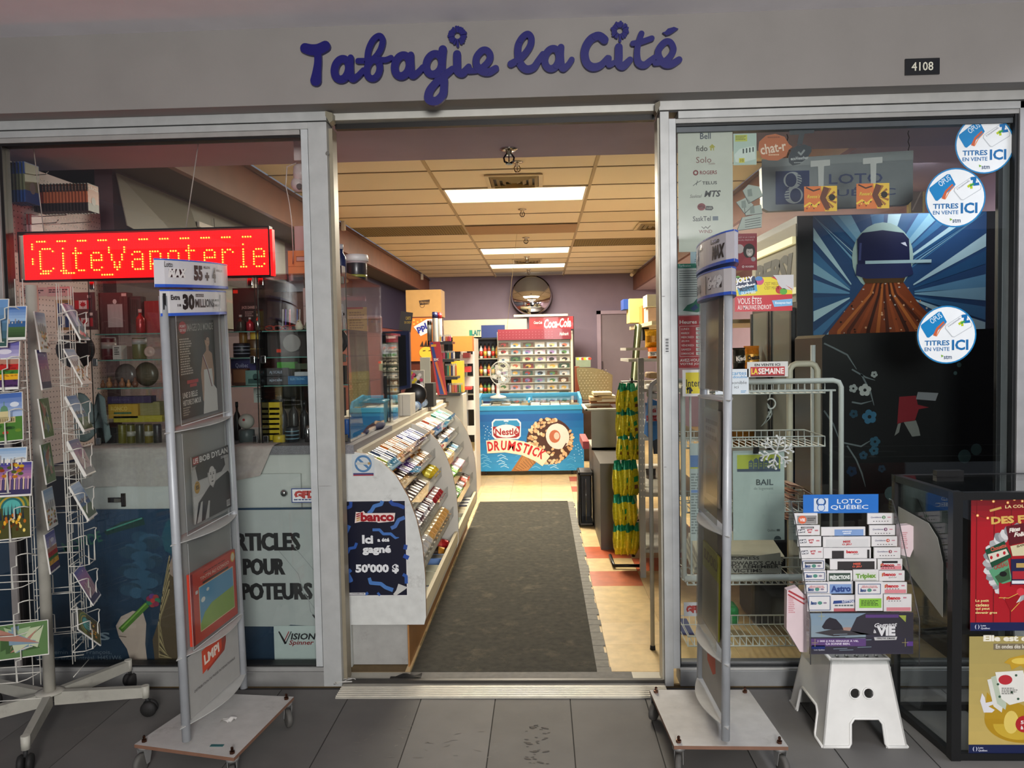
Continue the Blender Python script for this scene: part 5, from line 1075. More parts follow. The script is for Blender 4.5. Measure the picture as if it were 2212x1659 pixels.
p=PZ(2050,1026,GZ+.015);m_=MB();m_.box((p.x-.05,p.y-.01,GZ+.012),(p.x+.05,p.y+.02,GZ+.032),'141414');m_.build('latch',BLACK,GC)
# faded sheet on the side pane
m_=MB();f_=lambda e,z:Vector((GX-.004+(BX-GX)*e,GY+(BY-GY)*e,z));P=[(.06,.17+.28),(.28,.82-.28),(.75,.60),(.98,.66),(.98,.83),(.45,.80),(.22,.74)]
P=[(.16,.47),(.94,.60),(.94,.80),(.40,.78),(.25,.74),(.16,.66)]
vs=[f_(a,b)for a,b in P];vs+=[v-Vector((.0015,0,0))for v in vs];n_=len(P);m_.add(vs,[tuple(range(n_)),tuple(range(n_,2*n_))[::-1]]+[(i,(i+1)%n_,(i+1)%n_+n_,i+n_)for i in range(n_)],'9c9c92')
one(m_,'faded_sheet',PAPER,'worn grey sheet stuck on the side pane of the glass case','sheet')
YP2=2.598
c=cvY(2098,1070,YP2,eps=.0003);c.slab(2098,1070,2330,1374,'a81c26',.0008);c.grad(2098,1070,2330,1140,'5a1a1e','a81c26',.5,6)
for x in(2109,2147,2184,2222,2262):c.rect(x,1070,x+2,1355,'6c1418',1)
def bulbs(pts):
    c.line(pts,1,'5a2a1a',1.4)
    for(x,y)in pts[1:-1]:c.ell(x,y,3.2,3.2,'e89a4a',1.6,10);c.ell(x,y,1.7,1.7,'ffe8b0',1.8,8)
bulbs([(2104,1071),(2120,1079),(2146,1084),(2177,1087),(2208,1084),(2240,1078),(2280,1082)]);bulbs([(2100,1108),(2112,1115),(2134,1121),(2170,1126),(2204,1131),(2240,1128),(2290,1112)]);bulbs([(2140,1068),(2165,1071),(2191,1080),(2230,1074)])
c.text('LA COLLECTION',2171,1091,2262,1098,'e0c890',3,bold=.03,rot=-.04);c.line([(2138,1105),(2163,1098)],5,'c8a45a',3);c.text('DES FÊTES',2141,1111,2272,1132,'d2ac5a',3,bold=.05,rot=-.05)
for k in range(60):a=2*PI*k/60;c.ell(2205+66*math.cos(a)*(1+.05*math.sin(k*3)),1222+74*math.sin(a)*(1+.05*math.cos(k*2)),13,9,('a8a8aa','d0d0d0','8a8c90')[k%3],2+k*.005,8,tilt=a)
def ticket(P,col,t=None,tc='e0d8c8'):
    c.poly(P,col,4)
    x0=min(p[0]for p in P);x1=max(p[0]for p in P);y0=min(p[1]for p in P);y1=max(p[1]for p in P)
    if t:c.text(t,x0+(x1-x0)*.2,y0+(y1-y0)*.16,x0+(x1-x0)*.8,y0+(y1-y0)*.32,tc,6,bold=.03,rot=-.3)
ticket([(2128,1192),(2170,1172),(2186,1208),(2144,1232)],'1e4a34','Chouette','c85a4a');c.poly([(2134,1202),(2174,1190),(2180,1202),(2140,1220)],'d4d0c0',5);[c.ell(2142+14*k,1209-5*k,3,4,'b82830',6)for k in range(3)]
ticket([(2137,1238),(2178,1214),(2188,1262),(2156,1272)],'5a9a74','CADEAU','a83038');c.poly([(2150,1252),(2180,1232),(2184,1258),(2160,1268)],'3a5a3c',5);c.ell(2168,1246,8,6,'1c1c1c',6)
ticket([(2173,1140),(2225,1130),(2232,1172),(2181,1182)],'5c1c24');c.text('Fêtes',2179,1142,2204,1152,'e4dcd0',6,bold=.05,shear=.3,rot=-.2);c.text('Folies',2190,1152,2222,1162,'e4dcd0',6,bold=.05,shear=.3,rot=-.1);ticket([(2183,1184),(2240,1172),(2246,1204),(2188,1206)],'d0c8a4','500 $','5a4a2a')
ticket([(2185,1213),(2240,1211),(2240,1270),(2186,1270)],'24264a');c.rect(2188,1240,2240,1258,'a82a34',5);c.rect(2187,1261,2215,1268,'dcdce0',6);c.rect(2196,1222,2225,1232,'b89a5a',6)
c.poly([(2159,1265),(2200,1280),(2198,1292),(2174,1298),(2160,1300)],'b01c28',7);c.poly([(2205,1282),(2250,1262),(2250,1305),(2210,1292)],'b01c28',7);c.poly([(2170,1300),(2202,1286),(2206,1296),(2185,1330)],'98141e',6.5);c.ell(2206,1286,9,9,'d03a44',8);c.line([(2159,1299),(2180,1300),(2200,1290)],1.6,'d8b050',8);c.line([(2186,1330),(2204,1310)],1.6,'d8b050',8)
for k,t in enumerate(('Le petit','cadeau','qui peut','devenir gros')):c.text(t,2109,1303+9*k,2109+(29,29,31,47)[k],1310+9*k,'e8d890',3,bold=.025)
c.rect(2098,1355,2330,1374,'1c2550',2);c.ell(2113,1365,5,6,'c8cce0',3,12);c.ell(2113,1365,3,6.4,'1c2550',4,12);c.text('Loto',2121,1360,2132,1364,'d0d4e4',3,bold=.02);c.text('Québec',2121,1366,2141,1371,'d0d4e4',3,bold=.02)
one(c.mb,'festive_poster',GLOSSY,'red festive lottery poster with wreath and bow on the glass case','poster')
c=cvY(2096,1374,YP2,eps=.0003);c.slab(2094,1375,2330,1641,'b49c52',.0008);c.grad(2094,1375,2330,1620,'a3955a','c4ac62',.5,8)
c.text('Elle est de',2124,1372,2232,1386,'ece8d8',2,bold=.05);c.rect(2146,1391,2300,1405,'7a6f58',1);c.text('En ondes dès le 2',2151,1393,2222,1402,'e4e0d0',2,bold=.02)
c.ell(2212,1560,84,55,'b08a1e',2,30,0,PI);c.poly([(2128,1560),(2133,1500),(2150,1520),(2160,1508),(2176,1530),(2200,1524),(2212,1530),(2296,1560)],'b48f22',1.9);c.ell(2205,1572,58,36,'c8a838',2.4,24,0,PI);c.ell(2186,1568,16,26,'e0c868',2.8)
c.poly([(2169,1434),(2180,1424),(2212,1416),(2280,1424),(2280,1460),(2215,1450),(2205,1440),(2186,1450),(2182,1438)],'c09a2c',3);c.ell(2205,1430,20,7,'e0c458',3.3)
for k,(x0,y0)in enumerate(((2133,1472),(2141,1466),(2150,1455))):c.poly([(x0,y0),(x0+(60 if k==2 else 14),y0-4),(x0+(76 if k==2 else 34),y0+62),(x0+32,y0+74),(x0+14,y0+60)],('dcdcd4','b8c4b0','e4e4dc')[k],4+k*.3)
c.ell(2172,1472,15,11,'b83038',6);c.small(2164,1490,2200,1506,'7a7a74',4,6,3)
for(x,y)in((2156,1482),(2195,1462),(2160,1510),(2200,1515),(2186,1500)):c.ell(x,y,3,3,'3a5a44',6,6)
c.poly([(2118,1520),(2122,1502),(2128,1512),(2130,1524),(2148,1520),(2146,1528),(2136,1532),(2150,1540),(2144,1546),(2126,1546)],'dcdce0',4.5);c.ell(2214,1572,19,19,'b0262c',5);c.text('5 1',2206,1564,2222,1572,'eee4e0',6,bold=.03);c.text('à',2206,1576,2212,1584,'eee4e0',6,bold=.03)
c.rect(2094,1619,2330,1641,'1b244c',2);c.ell(2108,1629,5,6,'c8cce0',3,12);c.ell(2108,1629,3,6.4,'1b244c',4,12);c.text('Loto',2115,1624,2126,1628,'d0d4e4',3,bold=.02);c.text('Québec',2115,1630,2135,1635,'d0d4e4',3,bold=.02)
one(c.mb,'golden_egg_poster',GLOSSY,'gold poster of a cracked golden egg full of tickets, lower on the case','poster')
# ================================================================== helpers for merchandise
def xz(x0,y0,x1,y1,Y,zb=None):
    """photo box at depth Y -> x0, x1, z0, z1 (base snapped to zb)"""
    a=PY(x0,(y0+y1)/2,Y);b=PY(x1,(y0+y1)/2,Y);t=PY((x0+x1)/2,y0,Y).z;l=PY((x0+x1)/2,y1,Y).z
    if zb is not None:l=zb
    return a.x,b.x,l,max(t,l+.006)
def bx(name,label,cat,box,Y,col,d=.05,zb=None,m=None,group=None,art=None,bevel=.0012,rz=0):
    """carton or block with a printed front; art(canvas, x0,y0,x1,y1)"""
    X0,X1,z0,z1=xz(*box,Y,zb);mb=MB();mb.box((X0,Y,z0),(X1,Y+d,z1),col)
    if art:
        c=Canvas((X0,Y-.0004,z1),(1,0,0),(0,0,-1),(X1-X0)/(box[2]-box[0]),box[0],0,mb,eps=.0003);h=(z1-z0)/c.s;art(c,box[0],0,box[2],h)
    return one(mb,name,m or CARD,label,cat,group,bevel)
def lab(t,col,bg=None,y=.3,h=.4,x=.1,w_=.8,**k):
    def f(c,x0,y0,x1,y1):
        W_,H_=x1-x0,y1-y0
        if bg:c.rect(x0+W_*.04,y0+H_*.05,x1-W_*.04,y1-H_*.05,bg,1)
        c.text(t,x0+W_*x,y0+H_*y,x0+W_*(x+w_),y0+H_*(y+h),col,2,**k)
    return f
def bottle(name,label,cat,box,Y,col,zb=None,cap='222222',m=None,group=None,neck=.35,band=None):
    X0,X1,z0,z1=xz(*box,Y,zb);r=(X1-X0)/2;h=z1-z0;xc=(X0+X1)/2
    mb=MB();mb.lathe([(r*.9,0),(r,h*.04),(r,h*.55),(r*.9,h*.64),(r*neck,h*.76),(r*neck,h*.86)],(xc,Y,z0),16,col)
    if band:mb.lathe([(r*1.01,h*.15),(r*1.01,h*.48)],(xc,Y,z0),16,band)
    o=one(mb,name,m or PLASTIC,label,cat,group)
    c2=MB();c2.lathe([(r*neck*1.15,h*.86),(r*neck*1.15,h)],(xc,Y,z0),12,cap)
    oc=_build(MBoff(c2,o.location),'cap',PLASTIC,o);return o
def MBoff(mb,off):mb.v=[tuple(Vector(v)-off)for v in mb.v];return mb
def child(mb,name,m,par,**k):return _build(MBoff(mb,par.location),name,m,par,**k)
def can(name,label,cat,box,Y,col,zb=None,group=None,lid='b8b8b8',m=None,rings=()):
    X0,X1,z0,z1=xz(*box,Y,zb);r=(X1-X0)/2;h=z1-z0;xc=(X0+X1)/2;mb=MB()
    mb.lathe([(r*.94,0),(r,h*.03),(r,h*.95),(r*.94,h)],(xc,Y,z0),18,col)
    for a,b,cc in rings:mb.lathe([(r*1.012,h*a),(r*1.012,h*b)],(xc,Y,z0),18,cc)
    o=one(mb,name,m or PLASTIC,label,cat,group);c2=MB();c2.lathe([(r*.96,h),(r*.96,h*1.02),(r*.8,h*1.03)],(xc,Y,z0),18,lid);child(c2,'lid',PLASTIC,o);return o
# ================================================================== sales counter
CT=thing('sales_counter','long white sales counter with speckled grey edge behind the left pane','counter',(-1.5,3.6,0))
m=MB();m.box((-2.10,3.37,.0),(-.88,3.39,.975),'c6c9c4');m.box((-.90,3.39,0),(-.88,6.6,.975),'bdbdb4');m.build('front_board',PAINT,CT)
m=MB();m.box((-2.10,3.345,.975),(-.84,4.22,1.014),'77767a');m.box((-1.40,4.22,.975),(-.84,6.62,1.014),'b9b2a0');m.build('worktop',STONE,CT)
m=MB();m.box((-.842,3.40,.955),(-.815,6.62,.985),'c4bda8');m.build('edge_strip',PAINT,CT)
m=MB();X0=PY(252,1060,3.345).x;X1=PY(650,1060,3.345).x;m.box((X0,3.345,PY(400,1100,3.345).z-.3),(X1,3.362,PY(400,1026,3.345).z),'c3c8c4');m.build('flap_board',PAINT,CT,bevel=.002)
h=MB();p=PY(265,1080,3.34);h.box((p.x-.006,3.336,p.z-.03),(p.x+.012,3.345,p.z+.03),'4a3a2c');h.box((p.x-.065,3.334,p.z-.010),(p.x-.006,3.342,p.z+.012),'3c3026');h.box((p.x-.035,3.331,p.z-.008),(p.x-.004,3.336,p.z+.008),'a89c84');h.build('hinge',CHROME,CT)
h=MB();p=PY(617,1063,3.345);h.lathe([(.006,0),(.006,.01),(.014,.016),(.0165,.024),(.012,.032),(.004,.036)],p,18,'c0c2c2',M=RX90);h.build('knob',CHROME,CT)
# cloth hanging over the worktop edge
def cloth(x0,x1,ytop,ybot,col,label,curl=0):
    A=PY(x0,ytop,3.335);B=PY(x1,ytop,3.335);zb=PY(x0,ybot,3.335).z;m=MB()
    def f(u,v):
        if v<.25:return(A.x+(B.x-A.x)*u,3.50-.165*v/.25,1.0165+.0005)
        t=(v-.25)/.75;xx=A.x+(B.x-A.x)*(u-curl*t*u*.5);return(xx,3.334-.006*math.sin(u*9+t)-curl*.03*u*t,1.0165-(1.0165-zb)*t*(1-curl*.3*u))
    m.sheet(f,16,14,.0015,col);return one(m,'cloth',CLOTH,label,'cloth')
cloth(176,372,962,1052,'aeaaa4','grey-beige cloth draped over the counter edge, wide left part');cloth(500,590,962,1040,'b0a6a0','pale pinkish cloth corner curling at the counter edge',.6)
# ------------------------------------------------------------------ curved end panels and candy shelves
XR=-.536
def panel_prof():
    P=[(-.93,.20),(-.545,.20),(XR,.235),(XR,.42),(-.546,.56),(-.57,.68),(-.605,.78),(-.655,.87),(-.72,.935),(-.79,.972),(-.86,.985),(-.93,.985)];return P
CR=thing('candy_shelf_unit','white curved candy shelving unit along the counter front','shelf unit',(-.75,4.7,0))
for k,Y in enumerate((3.355,4.70,6.05)):
    m=MB();m.prism([(a,b)for a,b in panel_prof()],(0,Y,0),(1,0,0),(0,0,1),(0,.02,0),('cfd1cd','d2cec2','d6d2c6')[k],side='8a6a4c');m.build('end_panel',WORN if k==0 else PAINT,CR)
m=MB();m.box((-.92,3.40,.0),(-.625,6.08,.195),'a2a29e');m.build('plinth',WORN,CR)
m=MB();m.box((-.625,3.375,0),(-.618,6.08,.19),'a0703c');m.build('plinth_face',WOODV,CR)
m=MB();m.box((-.558,3.376,.235),(-.540,6.05,.30),'d8cba8');m.build('base_lip',PAINT,CR)
m=MB();m.box((-.90,3.376,.205),(-.545,6.05,.222),'cfc8b4');m.build('base_shelf',PAINT,CR)
m=MB();m.box((-.905,3.376,.2),(-.895,6.07,.97),'b8b4a8');m.build('back_board',PAINT,CR)
TI=[(-.70,.915),(-.672,.805),(-.635,.688),(-.598,.565),(-.566,.44)]
bays=[(3.378,4.698),(4.722,6.048)]
for bi,(ya,yb_)in enumerate(bays):
    for(xf,zf)in TI:
        m=MB();m.add([(xf-.19,ya,zf+.055),(xf,ya,zf-.035),(xf,yb_,zf-.035),(xf-.19,yb_,zf+.055)]+[(xf-.19,ya,zf+.049),(xf,ya,zf-.041),(xf,yb_,zf-.041),(xf-.19,yb_,zf+.049)],[(0,1,2,3),(7,6,5,4),(0,4,5,1),(1,5,6,2),(2,6,7,3),(3,7,4,0)],'cfcabc');t=m.build('tray',PAINT,CR)
        m=MB();m.box((xf,ya,zf-.04),(xf+.003,yb_,zf+.018),'ffffff');m.build('clear_lip',CLEAR,t)
# ------------------------------------------------------------------ candy, one object each
def wrap_mesh(L,w_,h,col,col2,name,kind='bar'):
    """a wrapped bar lying along +x: pillow body with crimped ends"""
    m=MB();
    if kind=='bar':
        xs=[-L/2,-L/2+.008,-L/2+.02,0,L/2-.02,L/2-.008,L/2];hs=[.08,.15,.9,1,.9,.15,.08];n=8
        vs=[];
        for x,k in zip(xs,hs):
            for j in range(n):a=2*PI*(j+.5)/n;vs.append((x,w_/2*math.cos(a)*(1 if k>.5 else 1.05)*1.08,h/2+h/2*k*math.sin(a)*1.08))
        for i in range(6):
            c=col2 if i==3 or i==0 else col
            m.add(vs[i*n:(i+2)*n],[(j,(j+1)%n,n+(j+1)%n,n+j)for j in range(n)],c,sm=True)
    elif kind=='box':
        m.box((-L/2,-w_/2,0),(L/2,w_/2,h),col);m.box((-L/2-.0004,-w_*.35,h*.2),(L/2+.0004,w_*.35,h+.0006),col2)
    else: # bag with a knotted end
        for sx,k in((0,1),):
            prof=[(.15,-L/2),(.55,-L/2+.01),(1,-L*.2),(1.05,L*.1),(.7,L*.36),(.2,L*.42),(.5,L/2)];n=10;vs=[]
            for r_,x in prof:
                for j in range(n):a=2*PI*j/n;q=1+.12*math.sin(3*a+x*200);vs.append((x,w_/2*r_*q*math.cos(a),h/2+h/2*r_*q*math.sin(a)))
            for i in range(len(prof)-1):m.add(vs[i*n:(i+2)*n],[(j,(j+1)%n,n+(j+1)%n,n+j)for j in range(n)],col if i%2 else col2,sm=True)
    return m.mesh(name,PAPER if kind=='box' else FOIL)
def candyrow(bay,tier,f0,f1,L,w_,h,col,col2,name,desc,kind='bar',layers=1,jit=.04):
    ya,yb_=bays[bay];(xf,zf)=TI[tier]if tier<5 else(-.562,.262)
    n_c=0;me=wrap_mesh(L,w_,h,col,col2,name,kind);y=ya+(yb_-ya)*f0+w_/2;ye=ya+(yb_-ya)*f1;sl=math.atan(.09/.19)if tier<5 else 0;mes=[me,wrap_mesh(L,w_,h,col2,col,name,kind),wrap_mesh(L,w_,h*.9,col,'d8d4cc' if tier%2 else '3a2c28',name,kind)]
    tn=('top tray','second tray','third tray','fourth tray','fifth tray','bottom shelf')[tier];bn=('nearer bay','farther bay')[bay]
    while y<ye-w_/3:
        for l in range(layers):
            o=bpy.data.objects.new(name,mes[(n_c*7//3)%3 if w_<.07 else 0]);COL.objects.link(o);zz=(zf-.035+(L/2+.004)*math.tan(sl))if tier<5 else.2225
            o.location=(xf-L/2-.004,y,zz+.0012+l*h*.98);o.rotation_euler=(0,sl,R.uniform(-jit,jit))
            o['label']='%s, %s of the %s, %s%s from the door'%(desc,tn,bn,'upper layer, ' if l else '',ORD[n_c]);o['category']='candy';o['group']='%s in the %s, %s'%(desc,tn,bn)
        y+=w_*1.12;n_c+=1
B_='bar'
for a in[
 (0,0,.02,.14,.15,.042,.02,'a8b440','e0e0c0','candy_bar','lime and white bars'),(0,0,.15,.30,.15,.042,.02,'3a4a6a','d8d8dc','candy_bar','grey-blue bars'),(0,0,.31,.62,.16,.04,.022,'c8702c','e8d8b8','candy_bar','orange and cream bars'),(0,0,.63,.97,.17,.05,.022,'1c2c80','e0e4f0','candy_bar','blue and white bars'),
 (0,1,.02,.16,.15,.05,.03,'b87830','e0b860','candy_bar','caramel brown bars'),(0,1,.18,.38,.15,.05,.028,'2a1a18','c8843c','candy_bar','dark brown bars'),(0,1,.40,.66,.15,.045,.025,'5a3a80','c8c0d0','candy_bar','purple bars'),(0,1,.68,.95,.14,.05,.028,'b07030','e8dcc0','candy_bar','tan bars'),
 (0,2,.02,.22,.14,.055,.035,'8a8278','c8c0b4','candy_bar','silver-grey bars'),(0,2,.24,.66,.15,.06,.03,'6a5c54','b8b0a4','candy_bar','grey foil bars'),(0,2,.80,.97,.10,.07,.05,'d8b820','f0e060','candy_bag','yellow twist bags','bag'),
 (0,3,.03,.14,.07,.055,.055,'d8c020','c83858','surprise_egg','yellow and pink wrapped eggs','bag'),(0,3,.20,.62,.13,.045,.03,'b8b8bc','4a2c34','candy_bar','silver and maroon bars','bar',2),(0,3,.68,.97,.11,.075,.045,'a01c24','e8d0c8','candy_bag','red and white bags','bag'),
 (0,4,.02,.12,.12,.07,.05,'3c2470','8a60c8','chocolate_box','violet boxes','box'),(0,4,.14,.40,.13,.08,.05,'b8b4ac','e0dcd0','candy_bag','clear silvery bags','bag'),(0,4,.42,.97,.13,.075,.05,'c8964c','f0dcb0','candy_bag','golden wafer bags','bag'),
 (0,5,.06,.15,.12,.08,.04,'6a6258','9a9488','carton','worn grey cartons','box'),(0,5,.16,.22,.16,.09,.05,'1c2c6a','c8c8b8','carton','navy-edged cartons','box'),(0,5,.24,.58,.2,.11,.05,'c4c4ac','b8b8a0','carton','open cream cartons','box'),(0,5,.60,.72,.2,.1,.05,'6c90c8','5a5c58','carton','blue and grey cut cartons','box'),(0,5,.74,.84,.13,.08,.06,'c88a30','3a2c24','candy_bag','orange and black bags','bag'),(0,5,.87,.98,.13,.09,.06,'b81c20','f06050','candy_bag','bright red bags','bag'),
 (1,0,.02,.30,.15,.05,.025,'5a3424','a08470','candy_bar','dark chocolate bars'),(1,0,.32,.60,.15,.045,.025,'c8502c','ead8b8','candy_bar','orange-red bars'),(1,0,.62,.96,.17,.05,.03,'1c8a6c','c8dcc8','candy_bar','sea green packs'),
 (1,1,.02,.45,.15,.05,.025,'c8c8c4','4a4a44','candy_bar','white and charcoal bars'),(1,1,.48,.96,.15,.06,.035,'3a2420','b8b0a4','candy_bar','dark bags of nuts'),
 (1,2,.02,.30,.15,.05,.025,'d8a848','e8d8b0','candy_bar','amber packs'),(1,2,.32,.66,.15,.05,.025,'e0b84c','f0e8c8','candy_bar','yellow gum packs'),(1,2,.68,.96,.15,.05,.025,'2c6a8c','b8d0c8','candy_bar','teal packs'),
 (1,3,.02,.36,.14,.05,.025,'b8c0b8','e0e4dc','candy_bar','pale grey packs'),(1,3,.38,.66,.15,.05,.03,'5aa02c','c8e0a0','candy_bar','green packs'),(1,3,.68,.96,.14,.05,.03,'d8a0b0','f0e0e0','candy_bar','pink and white packs'),
 (1,4,.02,.3,.14,.05,.03,'d8b020','f0e0a0','candy_bar','yellow packs'),(1,4,.32,.6,.14,.05,.03,'5a9a3c','e0e8d0','candy_bar','leaf green packs'),(1,4,.62,.96,.15,.055,.03,'c84830','f0d8c8','candy_bar','coral packs'),
 (1,5,.04,.42,.2,.09,.04,'b8c0b4','88a090','carton','flat pale green cartons','box'),(1,5,.44,.62,.2,.11,.06,'e0d4b8','d0c4a4','carton','plain beige cartons','box'),(1,5,.64,.92,.16,.1,.06,'23284a','e0e0dc','carton','navy picture cartons','box')]:
    candyrow(*a)
# ------------------------------------------------------------------ notices on the first end panel
c=cvY(741,1082,3.352,eps=.0003);c.slab(739,1081,876,1289,'d8d8d6',.0006);c.rect(741.5,1083.5,874,1287,'121428',1)
for P,w_,cc in(([(742,1094),(750,1097),(757,1094),(758,1084)],7,'2a4a94'),([(826,1083),(823,1090),(808,1094),(802,1104),(795,1110)],8,'4a78b8'),([(842,1083),(848,1090),(860,1092),(873,1098)],8,'2a4a94'),([(873,1119),(860,1124),(852,1138),(843,1142)],8,'4a70b0'),([(803,1145),(818,1145),(826,1154),(842,1154),(852,1163),(860,1162)],[6,6,6,6,5,1],'4470b4'),([(753,1135),(748,1146),(743,1156)],8,'3a60a4'),([(768,1173),(764,1183),(752,1185),(748,1194),(744,1194)],6,'2f56a0'),([(874,1178),(872,1188)],8,'2a4a94'),([(876,1200),(872,1208)],12,'2a4ca0'),([(754,1231),(746,1238),(754,1254),(745,1257)],8,'3a60a4'),([(866,1242),(873,1246),(873,1262)],7,'2f56a0'),([(793,1249),(796,1260),(818,1262),(828,1270),(844,1276)],[7,8,8,8,9],'4a78b8'),([(785,1281),(788,1286)],8,'3a60a4'),([(815,1283),(811,1286)],8,'3a60a4')):c.line(P,w_,cc,2)
c.poly([(765,1130),(768,1106),(778,1107),(785,1104),(788,1109),(853,1109),(850,1127),(816,1130),(812,1128),(780,1127)],'ead8d0',3)
for k in range(4):c.poly([(769,1110+4.6*k),(777,1108+4.4*k),(777,1111+4.4*k),(768.6,1113+4.6*k)],('9a1c24','9a1c24','b8783c','c8a060')[k],4)
c.text('banco',778,1107,850,1127,'9c1420',4.5,bold=.05)
c.text('Ici',780,1156,804,1175,'e4e6e8',4,bold=.05);c.text('a été',813,1163,839,1171,'e4e6e8',4,bold=.05);c.text('gagné',780,1179,842,1200,'e4e6e8',4,bold=.05);c.text("50'000 $",764,1219,858,1240,'e4e6e8',4,bold=.05);c.rect(748,1281,784,1286,'d0d0d0',3);c.text('LOTOQUEBEC.COM',754,1282,781,1285,'22243a',4,bold=.02)
c.poly([(844,1285),(851,1276),(856,1262),(876,1270),(868,1276),(850,1288)],'c4c4c0',5)
one(c.mb,'banco_poster',GLOSSY,'navy poster with blue squiggles reading banco Ici a été gagné, corner curling','poster')
c=cvY(760,983,3.352,eps=.0003);c.slab(760,983,808,1029,'c3cacc',.0006);c.ring(784,1002,18.5,4.5,'4878a4',1,32);c.line([(771,989),(798,1014)],5,'4878a4',1.5);c.rect(768,999,800,1004,'b8bcb8',2);c.rect(794,999,800,1004,'a08858',3);c.rect(762,1022,806,1026,'34346a',1);c.rect(762,1025.5,806,1028,'a02c34',1.5)
one(c.mb,'no_smoking_sticker',PAPER,'white and blue no smoking sticker on the curved white end panel','sticker')
c=MB();p0=PZ(745,1474,.01);c.tube([p0+Vector((.05*math.cos(t*1.7)*(1-t*.04),.02*math.sin(t*1.9),.006+.004*math.sin(t*3)))for t in[k*.4 for k in range(30)]],.003,6,'b4b2ac');one(c,'cable_coil',PLASTIC,'tangled grey cable on the floor by the door post','cable')
# ================================================================== glass display cases on the counter
ZC,ZT=1.016,1.78
def case(X0,X1,Y0,Y1,label):
    o=thing('counter_display_case',label,'display case',((X0+X1)/2,(Y0+Y1)/2,ZC));T_=.004
    for(a,b)in(((X0,Y0,ZC),(X1,Y0+T_,ZT)),((X0,Y1-T_,ZC),(X1,Y1,ZT)),((X0,Y0+T_,ZC),(X0+T_,Y1-T_,ZT)),((X1-T_,Y0+T_,ZC),(X1,Y1-T_,ZT)),((X0,Y0,ZT),(X1,Y1,ZT+.005))):
        m=MB();m.box(a,b,'ffffff');m.build('glass_panel',CLEAR,o)
    for z in(1.28,1.41,1.53):m=MB();m.box((X0+.006,Y0+.03,z-.005),(X1-.006,Y1-.02,z),'ffffff');sh=m.build('glass_shelf',CLEAR,o);e=MB();e.box((X0+.006,Y0+.028,z-.005),(X1-.006,Y0+.03,z),'5f8f84');e.build('shelf_edge',GLOSSY,sh)
    for x in(X0,X1-.003):m=MB();m.box((x,Y0-.001,ZC),(x+.003,Y0+.003,ZT),'1a1c1c');m.build('dark_seal',BLACK,o)
    for z in(ZC+.02,1.40,ZT-.03):
        for x in(X0+.02,X1-.02):m=MB();m.box((x-.012,Y0-.006,z-.018),(x+.012,Y0+.001,z+.018),'a8a8a6');m.build('clip',CHROME,o,bevel=.004)
    return o
case(-2.06,-1.29,3.42,4.17,'wide glass display case on the counter, behind the magazine stand')
case(-1.28,-.873,3.42,4.17,'narrow glass display case on the counter, beside the door post')
IT=3.50
def tag_(c,x,y,w_=10,h=7):c.rect(x,y,x+w_,y+h,'e0452c',4)
# top shelf (1.53)
Z3,Z2,Z1,Z0=1.531,1.411,1.281,1.017
def flask(c,x0,y0,x1,y1):W_=x1-x0;H_=y1-y0;c.rect(x0+W_*.3,y0+H_*.28,x0+W_*.82,y0+H_*.84,'a89a98',2);c.ell(x0+W_*.56,y0+H_*.22,W_*.07,H_*.06,'c8bcb8',3,10);c.rect(x0+W_*.8,y0+2,x1-2,y0+8,'c8b8b0',2)
bx('flask_gift_box','dark gift box with a steel flask, top shelf by the spinner','gift box',(214,632,276,712),IT,'5c3434',.05,Z3,art=flask)  # red light of the LED display is put into these items' colours
bx('gift_box','dark slatted gift box next to the flask box','gift box',(280,640,305,712),IT+.02,'4a3838',.05,Z3,art=lambda c,x0,y0,x1,y1:[c.rect(x0+2+4*k,y0+6,x0+4+4*k,y1-20,'2c2222',1)for k in range(5)])
bottle('red_lit_ornament_bottle','small red bottle ornament on the top shelf','ornament',(294,668,312,712),IT-.02,'a02428',Z3,'c8a8a0',FOIL)
bx('gift_box','plain red gift box behind the red ornament bottle','gift box',(308,650,344,712),IT+.05,'8c3030',.05,Z3)
bx('whiskey_gift_box','black gift box with whiskey lettering, right of the magazine stand','gift box',(503,622,568,711),IT+.04,'3c2a26',.05,Z3,art=lambda c,x0,y0,x1,y1:(c.rect(x0+16,y0+30,x1-10,y0+70,'2c1e1c',1),c.text('JACK DANIEL\'S',x0+19,y0+38,x1-13,y0+46,'9c8880',2,bold=.03),c.small(x0+26,y0+50,x1-20,y0+62,'8a7670',3,2),tag_(c,x0+2,y0+4)))
for q,(x0,x1,yt,cc,lb)in enumerate(((510,530,680,'4c4038','dark'),(532,548,686,'9c2630','red'),(550,564,678,'a8a6a2','silver'))):bottle('key_flask','tiny %s key chain flask in front of the whiskey box'%lb,'flask',(x0,yt,x1,711),IT-.02,cc,Z3,'b8b4ae',CHROME if q==2 else FOIL,neck=.3)
bx('playing_card_box','white box with black spades beside the door post','box',(655,622,684,706),IT+.03,'c8b4b0',.04,Z3,art=lambda c,x0,y0,x1,y1:(c.ell(x0+10,y0+14,3,3.5,'1c1818',2,8),c.poly([(x0+7,y0+13),(x0+10,y0+7),(x0+13,y0+13)],'1c1818',2),c.ell(x0+23,y0+26,3,3.5,'1c1818',2,8),c.rect(x0,y0+38,x1,y0+39,'8a7874',1)))
bx('brown_carton','brown flat carton standing behind the spade box','box',(610,628,656,668),3.9,'7c5a50',.05,1.56)
bx('folded_notice','pale blue folded notice on the top of the narrow case','paper',(620,606,656,630),3.85,'a4b0b8',.002,None)
